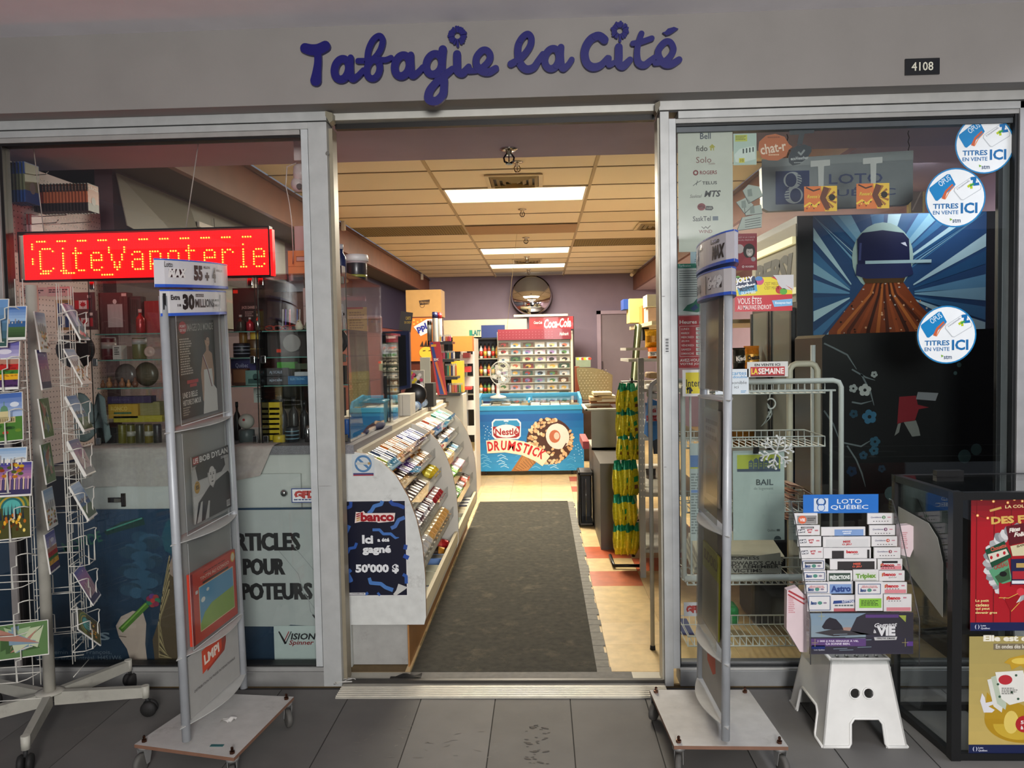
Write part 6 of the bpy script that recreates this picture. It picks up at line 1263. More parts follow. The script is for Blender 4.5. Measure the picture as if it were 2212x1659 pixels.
def glasses(x0,x1,y,lb):
    a=PY(x0,y,IT-.01);b=PY(x1,y,IT-.01);m=MB();z=Z3+.012
    for k in(0.25,.75):xc=a.x+(b.x-a.x)*k;m.tube([Vector((xc+.022*math.cos(t),IT,z+.011*math.sin(t)))for t in[2*PI*q/14 for q in range(14)]],.0022,6,'a83828',closed=True)
    m.tube([Vector((a.x+(b.x-a.x)*.42,IT,z+.004)),Vector((a.x+(b.x-a.x)*.58,IT,z+.004))],.002,6,'a83828');m.tube([Vector((a.x,IT,z+.006)),Vector((a.x-.01,IT+.1,z))],.002,6,'a83828');m.tube([Vector((b.x,IT,z+.006)),Vector((b.x+.01,IT+.1,z))],.002,6,'a83828');return one(m,'eyeglasses',PLASTIC,lb,'eyeglasses','red eyeglasses')
glasses(572,606,700,'red framed eyeglasses nearest the whiskey box');glasses(610,640,700,'second red framed eyeglasses, by the bird figurine')
def bird(x0,x1,y0,label,c1,c2):
    X0,X1,z0,z1=xz(x0,y0,x1,708,IT,Z3);r=(X1-X0)/2;h=z1-z0;m=MB();m.lathe([(r*.3,0),(r*.9,h*.1),(r,h*.4),(r*.6,h*.66),(r*.55,h*.8),(r*.3,h*.95),(.001,h)],((X0+X1)/2,IT,z0),14,c1);o=one(m,'bird_figurine',PLASTIC,label,'figurine');b=MB();b.lathe([(r*.18,0),(.001,r*.7)],((X0+X1)/2,IT-r*.5,z0+h*.82),8,c2,M=RX90);child(b,'beak',PLASTIC,o)
bird(637,655,690,'small white and yellow bird figurine','d8d0b8','c8a838');bird(656,674,693,'small grey-green bird figurine by the post','7c8470','5a5a48')
for q,(x,cc,lb)in enumerate(((612,'c8c8c8','white'),(618,'6a48a8','violet-tipped'),(627,'c83838','red'),(643,'3858a0','blue'),(648,'b8b8b4','silver'))):
    X0,X1,z0,z1=xz(x-2,668,x+2,706,IT+.08,Z3);m=MB();m.tube([(X0,IT+.08,z0),(X0+.004,IT+.08,z1)],.0035,8,cc);one(m,'pipe_pen',PLASTIC,'%s upright pen on the top shelf of the narrow case'%lb,'pen','upright pens')
# second shelf (1.41)
bx('radio','black radio box with red price tag on the second shelf','radio',(573,712,692,768),IT+.02,'3c3634',.12,Z2,art=lambda c,x0,y0,x1,y1:(c.rect(x0+4,y0+4,x1-4,y0+12,'2a2624',1),c.rect(x0+86,y0+14,x1-4,y1-4,'2c2826',1),tag_(c,x0+24,y1-16),c.ring(x0+107,y0+34,14,3,'4a4440',2)))
p=PY(627,741,IT-.02);m=MB();m.lathe([(.040,.012),(.042,0),(.038,-.004),(.034,.004),(.002,.006)],p+Vector((0,.03,0)),28,'8c8884',M=RX90);one(m,'steel_ashtray',ALU,'round steel dish leaning against the black radio box','dish')
p=PY(725,737,3.62);m=MB();m.lathe([(.062,0),(.064,.02),(.058,.024)],p,28,'2c2a2a',M=RX90);m.lathe([(.044,.026),(.002,.027)],p,28,'8c8a86',M=RX90);c=Canvas(p+Vector((.004,-.03,.03)),(1,0,0),(0,0,-1),.001,0,0,m);c.poly([(0,0),(14,-4),(18,8),(4,14)],'e0452c',0);one(m,'round_clock',PLASTIC,'round black speaker with red tag, just inside the door post','speaker')
def bx2(x0,y0,x1,y1,cc,lb,name='carton',cat='box',zb=None,Y=IT,d=.05,art=None,m=None):return bx(name,lb,cat,(x0,y0,x1,y1),Y,cc,d,zb,art=art,m=m)
can('souvenir_tin','dark red maple tin lying open on the second shelf','tin',(220,730,250,773),IT+.03,'5c2024',Z2,rings=((.5,.8,'a89890'),));bx2(243,746,262,773,'b8b0a8','white card box with black drawing, second shelf',art=lambda c,x0,y0,x1,y1:c.small(x0+4,y0+4,x1-4,y1-8,'2c2624',4,1),zb=Z2)
can('olive_jar','round olive jar with silver lid on the second shelf','jar',(287,730,316,773),IT+.04,'5a5a34',Z2,lid='a8a4a0',rings=((.7,.95,'a09c98'),));p=PY(324,760,IT-.01);m=MB();m.lathe([(.024,0),(.026,.006),(.020,.008),(.014,.004),(.008,.010),(.002,.011)],p,22,'b89c90',M=RX90);one(m,'round_glass_dish',CLEAR and PLASTIC,'small round pinkish dish on edge beside the olive jar','dish')
bx2(264,748,285,773,'6a5248','small brown carton between the card box and olive jar',zb=Z2,Y=IT+.05)
can('patterned_grinder','black grinder with white diamond pattern, second shelf right of the stand','grinder',(505,742,540,768),IT+.01,'23222a',Z2,rings=((.25,.3,'a8a8b8'),(.5,.55,'a8a8b8'),(.75,.8,'a8a8b8')),lid='2a1c20');can('gold_tin','gold round tin above brown tin on the second shelf','tin',(541,716,566,734),IT+.05,'c8a840',1.47,lid='d8b850');can('brown_tin','stacked brown tin on the second shelf','tin',(536,734,568,768),IT+.05,'5a3c20',Z2,lid='7a5a30',rings=((.45,.5,'a88850'),))
can('gold_ring_tin','brass ring tin on edge near the magazine stand','tin',(517,718,534,740),IT+.06,'8c6a34',1.46)
# third shelf (1.28)
def leaf(c,x,y,s,col,L):
    P=[(0,-10),(2,-5),(6,-7),(5,-2),(9,-1),(5,3),(5.5,5),(1,4),(.6,9),(-.6,9),(-1,4),(-5.5,5),(-5,3),(-9,-1),(-5,-2),(-6,-7),(-2,-5)];c.poly([(x+a*s,y+b*s)for a,b in P],col,L)
p=PY(245,800,IT);m=MB();m.lathe([(.05,0),(.055,.006),(.02,.01),(.002,.012)],(p.x+.03,IT+.06,Z1+.055),26,'6a5c58',M=RX90);one(m,'souvenir_plate',GLOSSY,'grey souvenir plate standing on the third shelf','plate');m=MB();m.lathe([(.05,0),(.058,.006),(.02,.01),(.002,.012)],(p.x+.13,IT+.06,Z1+.058),26,'5c5240',M=RX90);one(m,'souvenir_plate',GLOSSY,'olive souvenir plate beside the grey one','plate')
for k in range(6):
    X=PY(222+14*k,825,IT-.02);m=MB();s_=.011+.003*(k%2);m.lathe([(s_*.6,0),(s_,s_*.7),(s_*.9,s_*1.6),(s_*.4,s_*2.2),(s_*.55,s_*2.8),(.001,s_*3.4)],(X.x,IT-.02,Z1),10,('8a5a3c','a8744c','6a4434')[k%3]);one(m,'carved_figurine',PLASTIC,'small brown carved figurine on the third shelf, %s from the spinner'%('first','second','third','fourth','fifth','sixth')[k],'figurine','small carved figurines')
bx2(498,775,552,792,'3a3460','flat purple souvenir carton on the third shelf',zb=Z1+.055,art=lab('Québec','b8b4d0',y=.3,h=.35,x=.2,w_=.5),Y=IT+.03);bx2(500,796,535,828,'5a3424','brown picture carton under the purple carton',zb=Z1,art=lambda c,x0,y0,x1,y1:c.rect(x0+4,y0+3,x1-4,y1-6,'8a5a3a',1));bx2(530,800,570,830,'6c8c84','green carton with a domed building',zb=Z1,Y=IT-.01,art=lambda c,x0,y0,x1,y1:(c.ell(x0+22,y0+14,6,7,'2f4a48',2,12),c.rect(x0+6,y0+18,x1-4,y0+28,'34504c',2),tag_(c,x1-9,y0+1,8,6)))
for k,(y0,y1,zz,tt)in enumerate(((795,812,Z1+.036,'AJ SCALE'),(812,829,Z1,'ajscale'))):bx2(572,y0,622,y1,'4c4a4c','%s grey scale box with blue and white lettering'%('upper','lower')[k],zb=zz,art=lab(tt,'a8b4c4',y=.3,h=.4,x=.2,w_=.55,bold=.02))
bx2(622,812,686,829,'2f6a9c','long blue carton on the third shelf by the post',zb=Z1,art=lab('ELECTRONIC','7cb0d0',y=.2,h=.3,x=.08,w_=.5,bold=.02));bx2(636,803,688,811,'b8bcc0','thin pale carton on the blue carton',zb=Z1+.036);bx2(598,782,636,793,'4a9a34','flat bright green carton above the scale boxes',zb=Z1+.073,Y=IT+.02);bx2(636,785,670,794,'46503a','dark olive carton beside the green carton',zb=Z1+.07,Y=IT+.03)
# case floor (1.016)
bx2(232,856,326,872,'3c2c50','long purple carton on the yellow ones',zb=ZC+.19,art=lab('Lucky Girls','6a5a80',y=.3,h=.4,x=.1,w_=.4,shear=.2));bx2(234,873,298,906,'b8902c','yellow RONCO glove box in the wide case',zb=ZC+.118,art=lambda c,x0,y0,x1,y1:(c.text('RONCO',x0+6,y0+5,x0+42,y0+14,'d8b858',2,bold=.02),c.rect(x0+12,y0+17,x0+50,y0+21,'2c5a3c',2)))
bx2(298,868,345,900,'8a8050','faded olive yellow carton beside the RONCO box',zb=ZC+.128,Y=IT+.02);bx2(245,898,350,912,'a89a2c','long yellow carton under the RONCO box',zb=ZC+.10);
for k in range(5):can('glass_jar','dark glass jar on the case floor, %s'%('nearest the spinner','second along','in the middle','fourth along','nearest the magazine stand')[k],'jar',(256+19*k,917,273+19*k,955),IT,('6a6424','5c5624','3c3a2c','6a5c20','2c2a28')[k],ZC,lid='3a3830',group='glass jars on the case floor',rings=((.4,.65,'a8a498'),)if k in(1,3)else())
bx2(208,925,252,958,'1e1a1a','black box on the case floor by the corner clip',zb=ZC)
p=PY(532,905,IT);m=MB();m.lathe([(.03,0),(.036,.004),(.036,.055),(.030,.060)],(p.x,IT,ZC),20,'5c6464');o=one(m,'souvenir_mug',PLASTIC,'grey cup holding a white ball with a red maple leaf','cup');b=MB();b.lathe([(.036*math.sin(PI*k/12)+.0001,.036-.036*math.cos(PI*k/12))for k in range(13)],(p.x,IT,ZC+.060),24,'c4bfb4');bo=one(b,'souvenir_ball',PLASTIC,'white ball with a red maple leaf resting in the grey cup','ball')
c=Canvas((p.x+.002,IT-.0368,ZC+.106),(1,0,0),(0,0,-1),.0009,0,0,MB());leaf(c,0,0,1,'b02028',0);child(c.mb,'maple_leaf',PAPER,bo)
for k in range(7):bx2(580+(k%2),869+11*k,604+(k%2),880+11*k,'d0b428','translucent yellow grinder of the stack, %s from the top'%('first','second','third','fourth','fifth','sixth','seventh')[k],'grinder','grinder',ZC+.0235*(6-k)+.005,IT+.01,.035,m=GLOSSY)
can('grinder','single yellow grinder in front of the yellow stack','grinder',(590,940,616,953),IT-.03,'c8ac24',ZC,lid='d8c038');can('patterned_grinder','black grinder with blue diamond pattern on the case floor','grinder',(616,922,646,953),IT-.01,'1c2026',ZC,rings=((.2,.26,'7ca0b0'),(.45,.51,'7ca0b0'),(.7,.76,'7ca0b0')),lid='15181c')
X0,X1,z0,z1=xz(658,917,671,952,IT-.02,ZC);r=(X1-X0)/2;m=MB();m.lathe([(r,0),(r,(z1-z0)*.5),(r*.85,(z1-z0)*.75),(r*.4,(z1-z0)*.94),(.001,z1-z0)],((X0+X1)/2,IT-.02,z0),16,'b8b6b2');one(m,'bullet_lighter',CHROME,'chrome bullet-shaped lighter on the case floor','lighter')
for k,(x0,y0,x1,cc,lb)in enumerate(((600,862,622,'22201f','black bottle behind the yellow stack'),(624,858,646,'2a2622','tall dark bottle in the narrow case'),(648,866,668,'1c1a1a','dark bottle behind the bullet lighter'),(672,880,688,'6a5a30','gold and black bottle against the post'),(505,868,520,'2c1e1a','brown bottle by the magazine stand tube'))):bottle('dark_bottle',lb,'bottle',(x0,y0,x1,953),IT+.10,cc,ZC,m=GLOSSY,group='dark bottles on the case floor')
bx2(548,838,606,880,'c8ccc4','white card with two black lines standing in the narrow case',zb=ZC+.17,Y=IT+.2,d=.003,art=lambda c,x0,y0,x1,y1:(c.line([(x0+6,y0+14),(x1-8,y0+10)],1,'222',1),c.line([(x0+6,y0+19),(x1-8,y0+15)],1,'222',1)))
can('spray_can','blue spray can in the case corner inside the door post','spray can',(742,905,757,945),3.62,'1c5aa8',ZC,lid='d0d4d8');bx2(712,790,745,835,'16181a','black box in the case corner behind the door post',zb=Z1,Y=3.6);bx2(710,838,742,900,'1a1c20','tall black box standing behind the door post',zb=1.12,Y=3.62);
for k in range(4):bottle('pipe','small %s pipe just inside the door post'%('purple','grey','black','silver')[k],'pipe',(712+9*k,676,720+9*k,708),3.6,('6a3a90','8a8680','26221f','b4b0aa')[k],Z3,m=GLOSSY)
# behind and above the cases
bx('carton','pale pinkish carton on top of the display cases','box',(636,488,674,541),3.66,'b8a2a0',.12,ZT+.13);bx('wooden_crate','orange tan carton with an oval hand hole on the display case','box',(622,541,678,590),3.60,'c88c5c',.14,ZT+.0055,art=lambda c,x0,y0,x1,y1:(c.line([(x0+18,y0+18),(x0+40,y0+18)],12,'8a5434',1),c.line([(x0+19,y0+18),(x0+39,y0+18)],8.5,'b8a09a',2),c.line([(x0,y0+34),(x1,y0+34)],.8,'8a5a3a',1)))
can('candy_tub','clear tub of dark candy with a white lid on the narrow case','tub',(748,558,792,604),3.93,'2c2a30',ZT+.0055,lid='dcdad8',m=GLOSSY,rings=((.78,.98,'b8a8ac'),(.2,.3,'8c8c3c')))
m=MB();X0,X1,z0,z1=xz(744,543,795,562,3.93);m.lathe([((X1-X0)/2,0),((X1-X0)/2,.02),((X1-X0)/2-.004,.034)],((X0+X1)/2,3.93,ZT+.112),26,'dad8d8')
one(m,'tub_lid',PLASTIC,'wide white screw lid on the candy tub','lid')
bottle('blue_jug','dark blue jug with a cap beside the candy tub','jug',(722,528,748,592),3.74,'1c2c5c',ZT+.0055,'c8ccd4',neck=.5);bx2(704,574,740,590,'d8d4cc','black and white striped box on the narrow case',zb=ZT+.0055,Y=3.64,art=lambda c,x0,y0,x1,y1:[c.rect(x0+4+12*k,y0,x0+10+12*k,y1,'16161a',1)for k in range(3)]);bx2(708,540,722,574,'c898a8','small pink box above the striped box',zb=1.815,Y=3.70)
# ================================================================== behind the counter
PB=thing('pegboard','white pegboard with small round holes at the left end','pegboard',(-2.42,3.75,.9))
m=MB();m.box((-2.43,3.34,.9),(-2.42,4.16,2.33),'c8b4b4');m.build('board',PAINT,PB)
h=MB()
for i in range(32):
    for j in range(52):
        y=3.36+.0254*i;z=.94+.0265*j;h.add([(-2.4195,y+.0034*math.cos(a),z+.0034*math.sin(a))for a in[2*PI*k/6 for k in range(6)]],[(0,1,2,3,4,5)],'1c1414')
a=h.build('hole',BLACK,PB);a['kind']='stuff'
def hook(y,z,L=.16):
    m=MB();m.tube([(-2.418,y,z),(-2.42+L,y,z+.006),(-2.42+L+.012,y,z+.02)],.002,5,'8a8480');m.build('hook',CHROME,PB)
def pack(px,y,z,w_,h_,col,col2,label,n_=1,grp=None,name='hanging_pack',t=None):
    """packs hung on a hook, faces towards the shop"""
    for k in range(n_):
        m=MB();X=-2.40+.016*k
        m.box((X,y-w_/2,z-h_),(X+.008,y+w_/2,z-h_*.7),col);m.box((X,y-w_/2,z-h_*.7),(X+.008,y+w_/2,z-h_*.3),col2);m.box((X,y-w_/2,z-h_*.3),(X+.008,y+w_/2,z),col)
        c=Canvas((X+.0085,y-w_/2,z),(0,1,0),(0,0,-1),.001,0,0,m,eps=.0003);c.rect(4,4,w_*1000-4,h_*300,col2,1);c.ell(w_*500,h_*620,w_*200,h_*150,'77706c',1,12)
        if t:c.text(t,6,h_*90,w_*1000-6,h_*220,'d8d4c8',2,bold=.02)
        # the narrow side that faces the window
        c2=Canvas((X,y-w_/2-.0004,z),(1,0,0),(0,0,-1),.001,0,0,m)
        one(m,name,PLASTIC,label+(', %s on its hook'%ORD[k]if n_>1 else ''),'package',grp)
for y,z in((3.46,2.26),(3.52,2.05),(3.6,2.10),(3.8,2.10),(3.92,2.0),(3.7,1.86)):hook(y,z)
pack(0,3.44,2.31,.10,.18,'1c3c7c','6a6a4c','blue blister pack topmost at the window edge',6,'blue blister packs');pack(0,3.56,2.10,.09,.17,'8a3c3c','b8a0a8','red and white card pack below the blue ones',2,'red card packs')
pack(0,3.62,2.25,.09,.13,'2a1e1c','a8603c','copper and black battery pack',17,'copper top battery packs','battery_pack','DURACELL');pack(0,3.86,2.03,.10,.13,'6a5c5c','4a4040','clear battery pack with lettering under the copper ones',2,'clear battery packs','battery_pack','DURACELL');pack(0,3.98,2.02,.08,.16,'3a2a28','a0583c','narrow battery pack farthest along the pegboard',2,'narrow battery packs','battery_pack','DURACELL')
# souvenir packs between spinner and case, facing the glass
def fpack(x0,y0,x1,y1,Y,col,label,art,name='souvenir_pack'):
    c=cvY(x0,y0,Y,eps=.0004);c.slab(x0,y0,x1,y1,col,.004);art(c);one(c.mb,name,GLOSSY,label,'package')
def flagart(x0,y0,w_,h_):return lambda c:(c.rect(x0,y0,x0+w_,y0+h_,'c8bcb8',1),c.rect(x0,y0,x0+w_*.25,y0+h_,'a82830',2),c.rect(x0+w_*.75,y0,x0+w_,y0+h_,'a82830',2),leaf(c,x0+w_/2,y0+h_/2,h_*.045,'a82830',2),c.rect(x0+w_*.8,y0-11,x0+w_,y0-5,'c8b8b0',2))
fpack(155,632,204,678,3.44,'6a4040','upper souvenir pack with a Canadian flag',flagart(161,649,34,18));fpack(160,672,210,712,3.42,'5c3c3c','lower souvenir pack with a Canadian flag',flagart(166,687,34,18));fpack(120,648,156,712,3.45,'a87830','yellow edged souvenir pack with a blue and white flag',lambda c:(c.rect(123,655,150,706,'24346c',1),c.rect(134,655,139,706,'c8c4c8',2),c.rect(123,678,150,683,'c8c4c8',2),c.text('QUEBEC',125,650,148,654,'2a2430',2)))
fpack(48,622,100,640,3.43,'b8a09c','pinkish header card with small black text, nearer the window edge',lambda c:c.small(52,627,96,636,'4a3034',2,2));fpack(101,620,154,640,3.43,'b49c98','pinkish header card with small black text, nearer the case',lambda c:c.small(105,625,150,634,'4a3034',2,2))
# round dark clock-like bag and crumpled cloth
p=PY(165,755,3.5);m=MB();m.lathe([(.082,0),(.082,.02),(.06,.035),(.002,.04)],p,30,'2c2022',M=RX90@Matrix.Rotation(.2,3,'Y'));m.tube([p+Vector((.084*math.cos(t),-.005,.086*math.sin(t)))for t in[2*PI*k/28 for k in range(28)]],.0035,6,'181214',closed=True);one(m,'dark_hat',CLOTH,'round dark bag with black rim behind the postcards','bag')
rr_=random.Random(4);p=PY(195,905,3.5);m=MB();N_=14;
m.sheet(lambda u,v:p+Vector(((u-.5)*.20,.05*math.sin(u*5)+.05*v,(.5-v)*.18+.03*math.sin(u*9+v*4)+.02*math.sin(v*13))),18,14,.004,'8fa0a0');one(m,'crumpled_cloth',CLOTH,'crumpled grey-green cloth bundle behind the spinner','cloth')
m=MB();m.box((-2.41,3.345,0),(-2.12,3.9,.89),'2a2220');one(m,'dark_cabinet',WOODV,'dark low cabinet between the spinner and the counter','cabinet')
# shutters on the wall side
SH=thing('tobacco_shutters','grey roller shutters with pull cords under the brown beam','shutters',(-2.34,5.4,1.5))
for k,(ya,yb_)in enumerate(((4.18,5.05),(5.06,6.0),(6.01,6.95))):
    m=MB();
    if k==0:m.add([(-2.33,ya,2.44),(-2.33,yb_,2.44),(-2.20,yb_,1.98),(-2.28,ya,2.15),(-2.335,ya,2.44),(-2.335,yb_,2.44),(-2.205,yb_,1.98),(-2.285,ya,2.15)],[(0,3,2,1),(4,5,6,7),(0,4,7,3),(1,2,6,5),(2,3,7,6),(0,1,5,4)],'7c786c')
    else:m.box((-2.34,ya,1.62),(-2.33,yb_,2.44),'736e62')
    m.build('shutter',PAINT,SH)
    hb=MB();yy=ya+.35;hb.tube([(-2.32,yy,2.40),(-2.31,yy,2.14)],.002,5,'3a3430');hb.tube([(-2.31,yy,2.14),(-2.31,yy,2.05)],.008,8,'c8c0b8');hb.build('pull_cord',PLASTIC,SH)
m=MB();m.box((-2.325,5.15,2.30),(-2.31,5.75,2.335),'d0c8c0');m.build('slot_strip',PLASTIC,SH)
m=MB();m.box((-2.45,4.17,0),(-2.35,13.7,2.46),'5c484e');struct(m,'wall_left_2',WALL)
c=Canvas((-2.325,6.10,2.32),(0,1,0),(0,0,-1),.001,0,0,eps=.0006);c.slab(0,0,520,760,'c8beb8',.002);c.text('ARTICLES',60,110,460,230,'241e20',2,bold=.05);c.text('POUR',130,290,390,400,'241e20',2,bold=.05);c.text('VAPOTEURS',50,470,480,590,'241e20',2,bold=.05);one(c.mb,'vaping_poster',PAPER,'small white poster reading ARTICLES POUR VAPOTEURS on the far shutter','poster')
m=MB();m.box((-2.34,8.2,1.79),(-2.325,13.4,2.44),'1c1834');one(m,'dark_backdrop',PAINT,'dark blue-violet panelling on the wall behind the cash desk','panel')
m=MB();m.box((-2.33,7.4,.3),(-2.30,13.2,1.78),'6c2c1c');one(m,'wood_wainscot',WOODV,'reddish brown wood panel behind the cash desk','panel')
# dome camera under the beam
DC=thing('dome_camera','white dome security camera hanging behind the glass by the door','camera',PY(650,350,3.45))
p=PY(652,345,3.45);m=MB();m.box((p.x-.028,3.42,p.z-.01),(p.x+.022,3.48,2.40),'cdb8b8');m.build('mount',PLASTIC,DC,bevel=.004)
p=PY(651,373,3.45);m=MB();m.lathe([(.026,.035),(.034,.025),(.037,-.005),(.034,-.03),(.026,-.036)],p,22,'d2bcbc');m.build('housing',PLASTIC,DC)
p=PY(645,398,3.45);m=MB();m.lathe([(.034*math.sin(PI*k/12)+.0002,.034*math.cos(PI*k/12))for k in range(13)],p,22,'cfbaba');d_=m.build('ball_head',PLASTIC,DC);m=MB();m.lathe([(.014,0),(.012,.006)],p+Vector((.012,-.028,-.016)),16,'5a4a4a',M=RX90);m.build('lens',GLOSSY,d_)
m=MB();m.tube([PY(640,352,3.46),PY(620,360,3.46),PY(617,400,3.46),PY(625,440,3.46),PY(630,480,3.47),PY(633,540,3.5),PY(633,570,3.55)],.0022,5,'b8a8a8');m.build('cable',PLASTIC,DC)
for(x,y,lb)in((737,487,'small white sensor on the brown beam near the door post'),(909,598,'small white sensor on the brown beam near the back')):
    p=PX(x,y,-1.985);m=MB();m.box((-1.985,p.y-.02,p.z-.05),(-1.945,p.y+.03,p.z+.05),'d0c8b8');one(m,'sensor',PLASTIC,lb,'sensor',bevel=.006)
p=PX(1378,590,1.64);m=MB();m.tube([(1.64,p.y,p.z+.1),(1.58,p.y,p.z+.02),(1.52,p.y-.12,p.z-.04)],.03,12,'c8b89c');one(m,'spot_camera',PLASTIC,'small beige camera on the far end of the brown beam, by the back wall','camera')
# ================================================================== things on the cash desk
ZK=1.0145
def desk(name,label,cat,box,Y,col,d=.1,zb=ZK,**k):return bx(name,label,cat,box,Y,col,d,zb,**k)
m=MB();X0,X1,z0,z1=xz(782,868,826,900,4.28,ZK);m.add([(X0+.01,4.26,z0),(X1-.01,4.26,z0),(X1-.01,4.44,z0),(X0+.01,4.44,z0),(X0,4.24,z1),(X1,4.24,z1),(X1,4.46,z1),(X0,4.46,z1)],[(0,3,2,1),(0,1,5,4),(1,2,6,5),(2,3,7,6),(3,0,4,7)],'4c9ab8');m.tube([(X0,4.24,z1),(X1,4.24,z1),(X1,4.46,z1),(X0,4.46,z1)],.006,6,'66b4cc',closed=True);one(m,'blue_basket',PLASTIC,'light blue plastic basket on the cash desk beside the glass case','basket')
m=MB();X0,X1,z0,z1=xz(826,742,850,905,4.45,ZK);m.box((X0,4.40,z0),(X0+.004,4.55,z1),'ffffff');m.box((X1,4.40,z0),(X1+.004,4.55,z1),'ffffff');m.box((X0,4.55,z0),(X1,4.554,z1),'ffffff');m.box((X0,4.40,z1),(X1+.004,4.554,z1+.004),'ffffff');o=one(m,'acrylic_dispenser',CLEAR,'tall clear acrylic dispenser on the cash desk edge','dispenser')
desk('black_card_rack','narrow black strip display inside the clear dispenser','display',(830,812,843,902),4.47,'1e1c1c',.02)
# monitor
MN=thing('monitor','dark blue computer monitor seen from the side on the cash desk','monitor',(PY(850,850,5.0).x,5.0,ZK))
X0,X1,z0,z1=xz(826,714,880,850,5.0);m=MB();m.add([(X0,4.98,z0+.0),(X1,5.10,z0+.03),(X1,5.10,z1),(X0,4.98,z1-.005),(X0,5.02,z0),(X1,5.15,z0+.03),(X1,5.15,z1),(X0,5.02,z1-.005)],[(0,1,2,3),(7,6,5,4),(0,4,5,1),(1,5,6,2),(2,6,7,3),(3,7,4,0)],'1c2648');m.build('case',BLACK,MN,bevel=.006)
m=MB();m.add([(X0+.01,4.982+.0,z0+.03),(X1-.02,5.08,z0+.05),(X1-.02,5.08,z1-.03),(X0+.01,4.982,z1-.03)],[(0,1,2,3)],'0c1018');m.v=[(a,b-.006,c)for a,b,c in m.v];m.build('screen',GLOSSY,MN)
m=MB();m.tube([((X0+X1)/2,5.1,ZK),((X0+X1)/2,5.08,z0+.05)],.02,10,'1a1c24');m.lathe([(.08,0),(.075,.01)],((X0+X1)/2,5.12,ZK),20,'1a1c24');m.build('stand',BLACK,MN)
c=cvY(868,672,5.12,eps=.0006);c.slabpoly([(866,672),(892,676),(886,718),(860,712)],'3c3834',.002);c.text('CARTE',876,684,887,691,'c8a838',2,bold=.02);c.text('DE CREDIT',873,694,889,699,'c8a838',2,bold=.02);one(c.mb,'desk_leaflet',PAPER,'dark leaflet with yellow lettering leaning above the monitor','leaflet')
desk('white_printer','small white receipt printer beside the monitor foot','printer',(856,852,886,892),4.85,'ccc8bc',.2,art=lambda c,x0,y0,x1,y1:(c.rect(x0+13,y0+2,x0+14,y1,'8a867c',1),c.ell(x0+2,y0+18,2,3,'3a3836',1,8)))
p=PY(897,852,5.3);m=MB();m.lathe([(.012,-.05),(.075,-.045),(.078,0),(.07,.012),(.002,.014)],p,28,'1a1a1a',M=RX90);one(m,'black_fan',BLACK,'round black device beside the white printer','device')
desk('card_holder','clear holder of colourful cards on the desk','holder',(884,800,916,836),5.5,'a8a8a0',.03,zb=ZK+.15,art=lambda c,x0,y0,x1,y1:[c.ell(x0+5+(k*7)%24,y0+6+(k*5)%26,4,4,('d8c830','2a2a2c','e0e0dc','c84870')[k%4],1+k*.02,8)for k in range(12)])
desk('wooden_box','light wooden box under the colourful cards','box',(880,832,902,862),5.35,'c89c54',.1);desk('card_reader','dark grey card reader box on the desk','card reader',(903,828,936,858),5.6,'33322f',.15)
desk('paper_sheets','pale sheets of paper standing behind the card reader','paper',(908,772,930,850),5.9,'c4c4b4',.01)
m=MB();pts=[PY(x,y,5.0+(x-880)/65*.9)for x,y in((884,884),(900,876),(920,866),(940,858))];
for k,p in enumerate(pts):
    m=MB();q=pts[min(k+1,3)];d=(pts[3]-pts[0]).normalized();a0=Vector((-.875,p.y,ZK+.034));m.tube([a0,a0+Vector((0,.06,0)),a0+Vector((0,.15,0)),a0+Vector((0,.19,0)),a0+Vector((0,.215,0))],[.03,.033,.033,.014,.013],14,('a8c0dc','8aa8d0','b8cce0','9ab4d8')[k]);o=one(m,'water_bottle',FOIL,'blue and white shrink wrapped bottle on the desk lip, %s'%('nearest','second','third','farthest')[k],'bottle','bottles lying on the desk lip')
    cc_=MB();cc_.tube([a0+Vector((0,.215,0)),a0+Vector((0,.235,0))],.016,12,'1c2c74');child(cc_,'cap',PLASTIC,o)
m=MB();p=PY(800,940,3.9);m.tube([Vector((-.90,3.62,ZK+.012)),Vector((-.885,3.75,ZK+.014)),Vector((-.90,3.9,ZK+.015)),Vector((-.87,4.05,ZK+.016)),Vector((-.88,4.18,ZK+.012))],[.014,.018,.016,.019,.012],10,'1c2450');one(m,'twisted_cloth',CLOTH,'twisted navy cloth lying on the worktop by the glass case','cloth')
# white cash-desk cabinets beyond, lighter tower
desk('desk_shelf','low white shelf under the lighter display','shelf',(930,853,1000,888),6.7,'c8c4b4',.35,zb=.62,m=PAINT)
LT=thing('lighter_display','red and blue stepped lighter display tower on the desk','display rack',(PY(965,850,6.5).x,6.5,1.0))
X=lambda px,y=800,Y=6.5:PY(px,y,Y).x
Zp=lambda py,px=960,Y=6.5:PY(px,py,Y).z
m=MB();a=[PY(*q,6.45)for q in((927,738),(950,738),(966,853),(945,853))];m.add([*a,*[p+Vector((0,.02,0))for p in a]],[(0,3,2,1),(4,5,6,7),(0,4,7,3),(1,2,6,5),(2,3,7,6),(0,1,5,4)],'b82c34')
c=cvY(927,738,6.448,eps=.001,mb=m);c.poly([(929,740),(935,740),(947,800),(958,852),(948,852)],'24408c',1);c.rect(931,744,942,749,'e0a020',2);c.text('2X',936,774,947,779,'ece8e4',3,bold=.06);c.poly([(938,782),(943,781),(961,851),(957,852)],'d8702c',2.5)
m.build('side_panel',GLOSSY,LT)
for k,(y,x1)in enumerate(((738,985),(776,988),(814,995),(849,1000))):
    m=MB();m.box((X(948),6.47,Zp(y+5)),(X(x1-8),6.75,Zp(y)),'1e1c1a');m.box((X(948),6.455,Zp(y+6)),(X(x1-6),6.47,Zp(y)),'1e1c1a');m.build('step',BLACK,LT)
lc=['e0b030','d87030','1c1c1c','1c2c70','c83030','2ca080','e8e4dc','d83870']
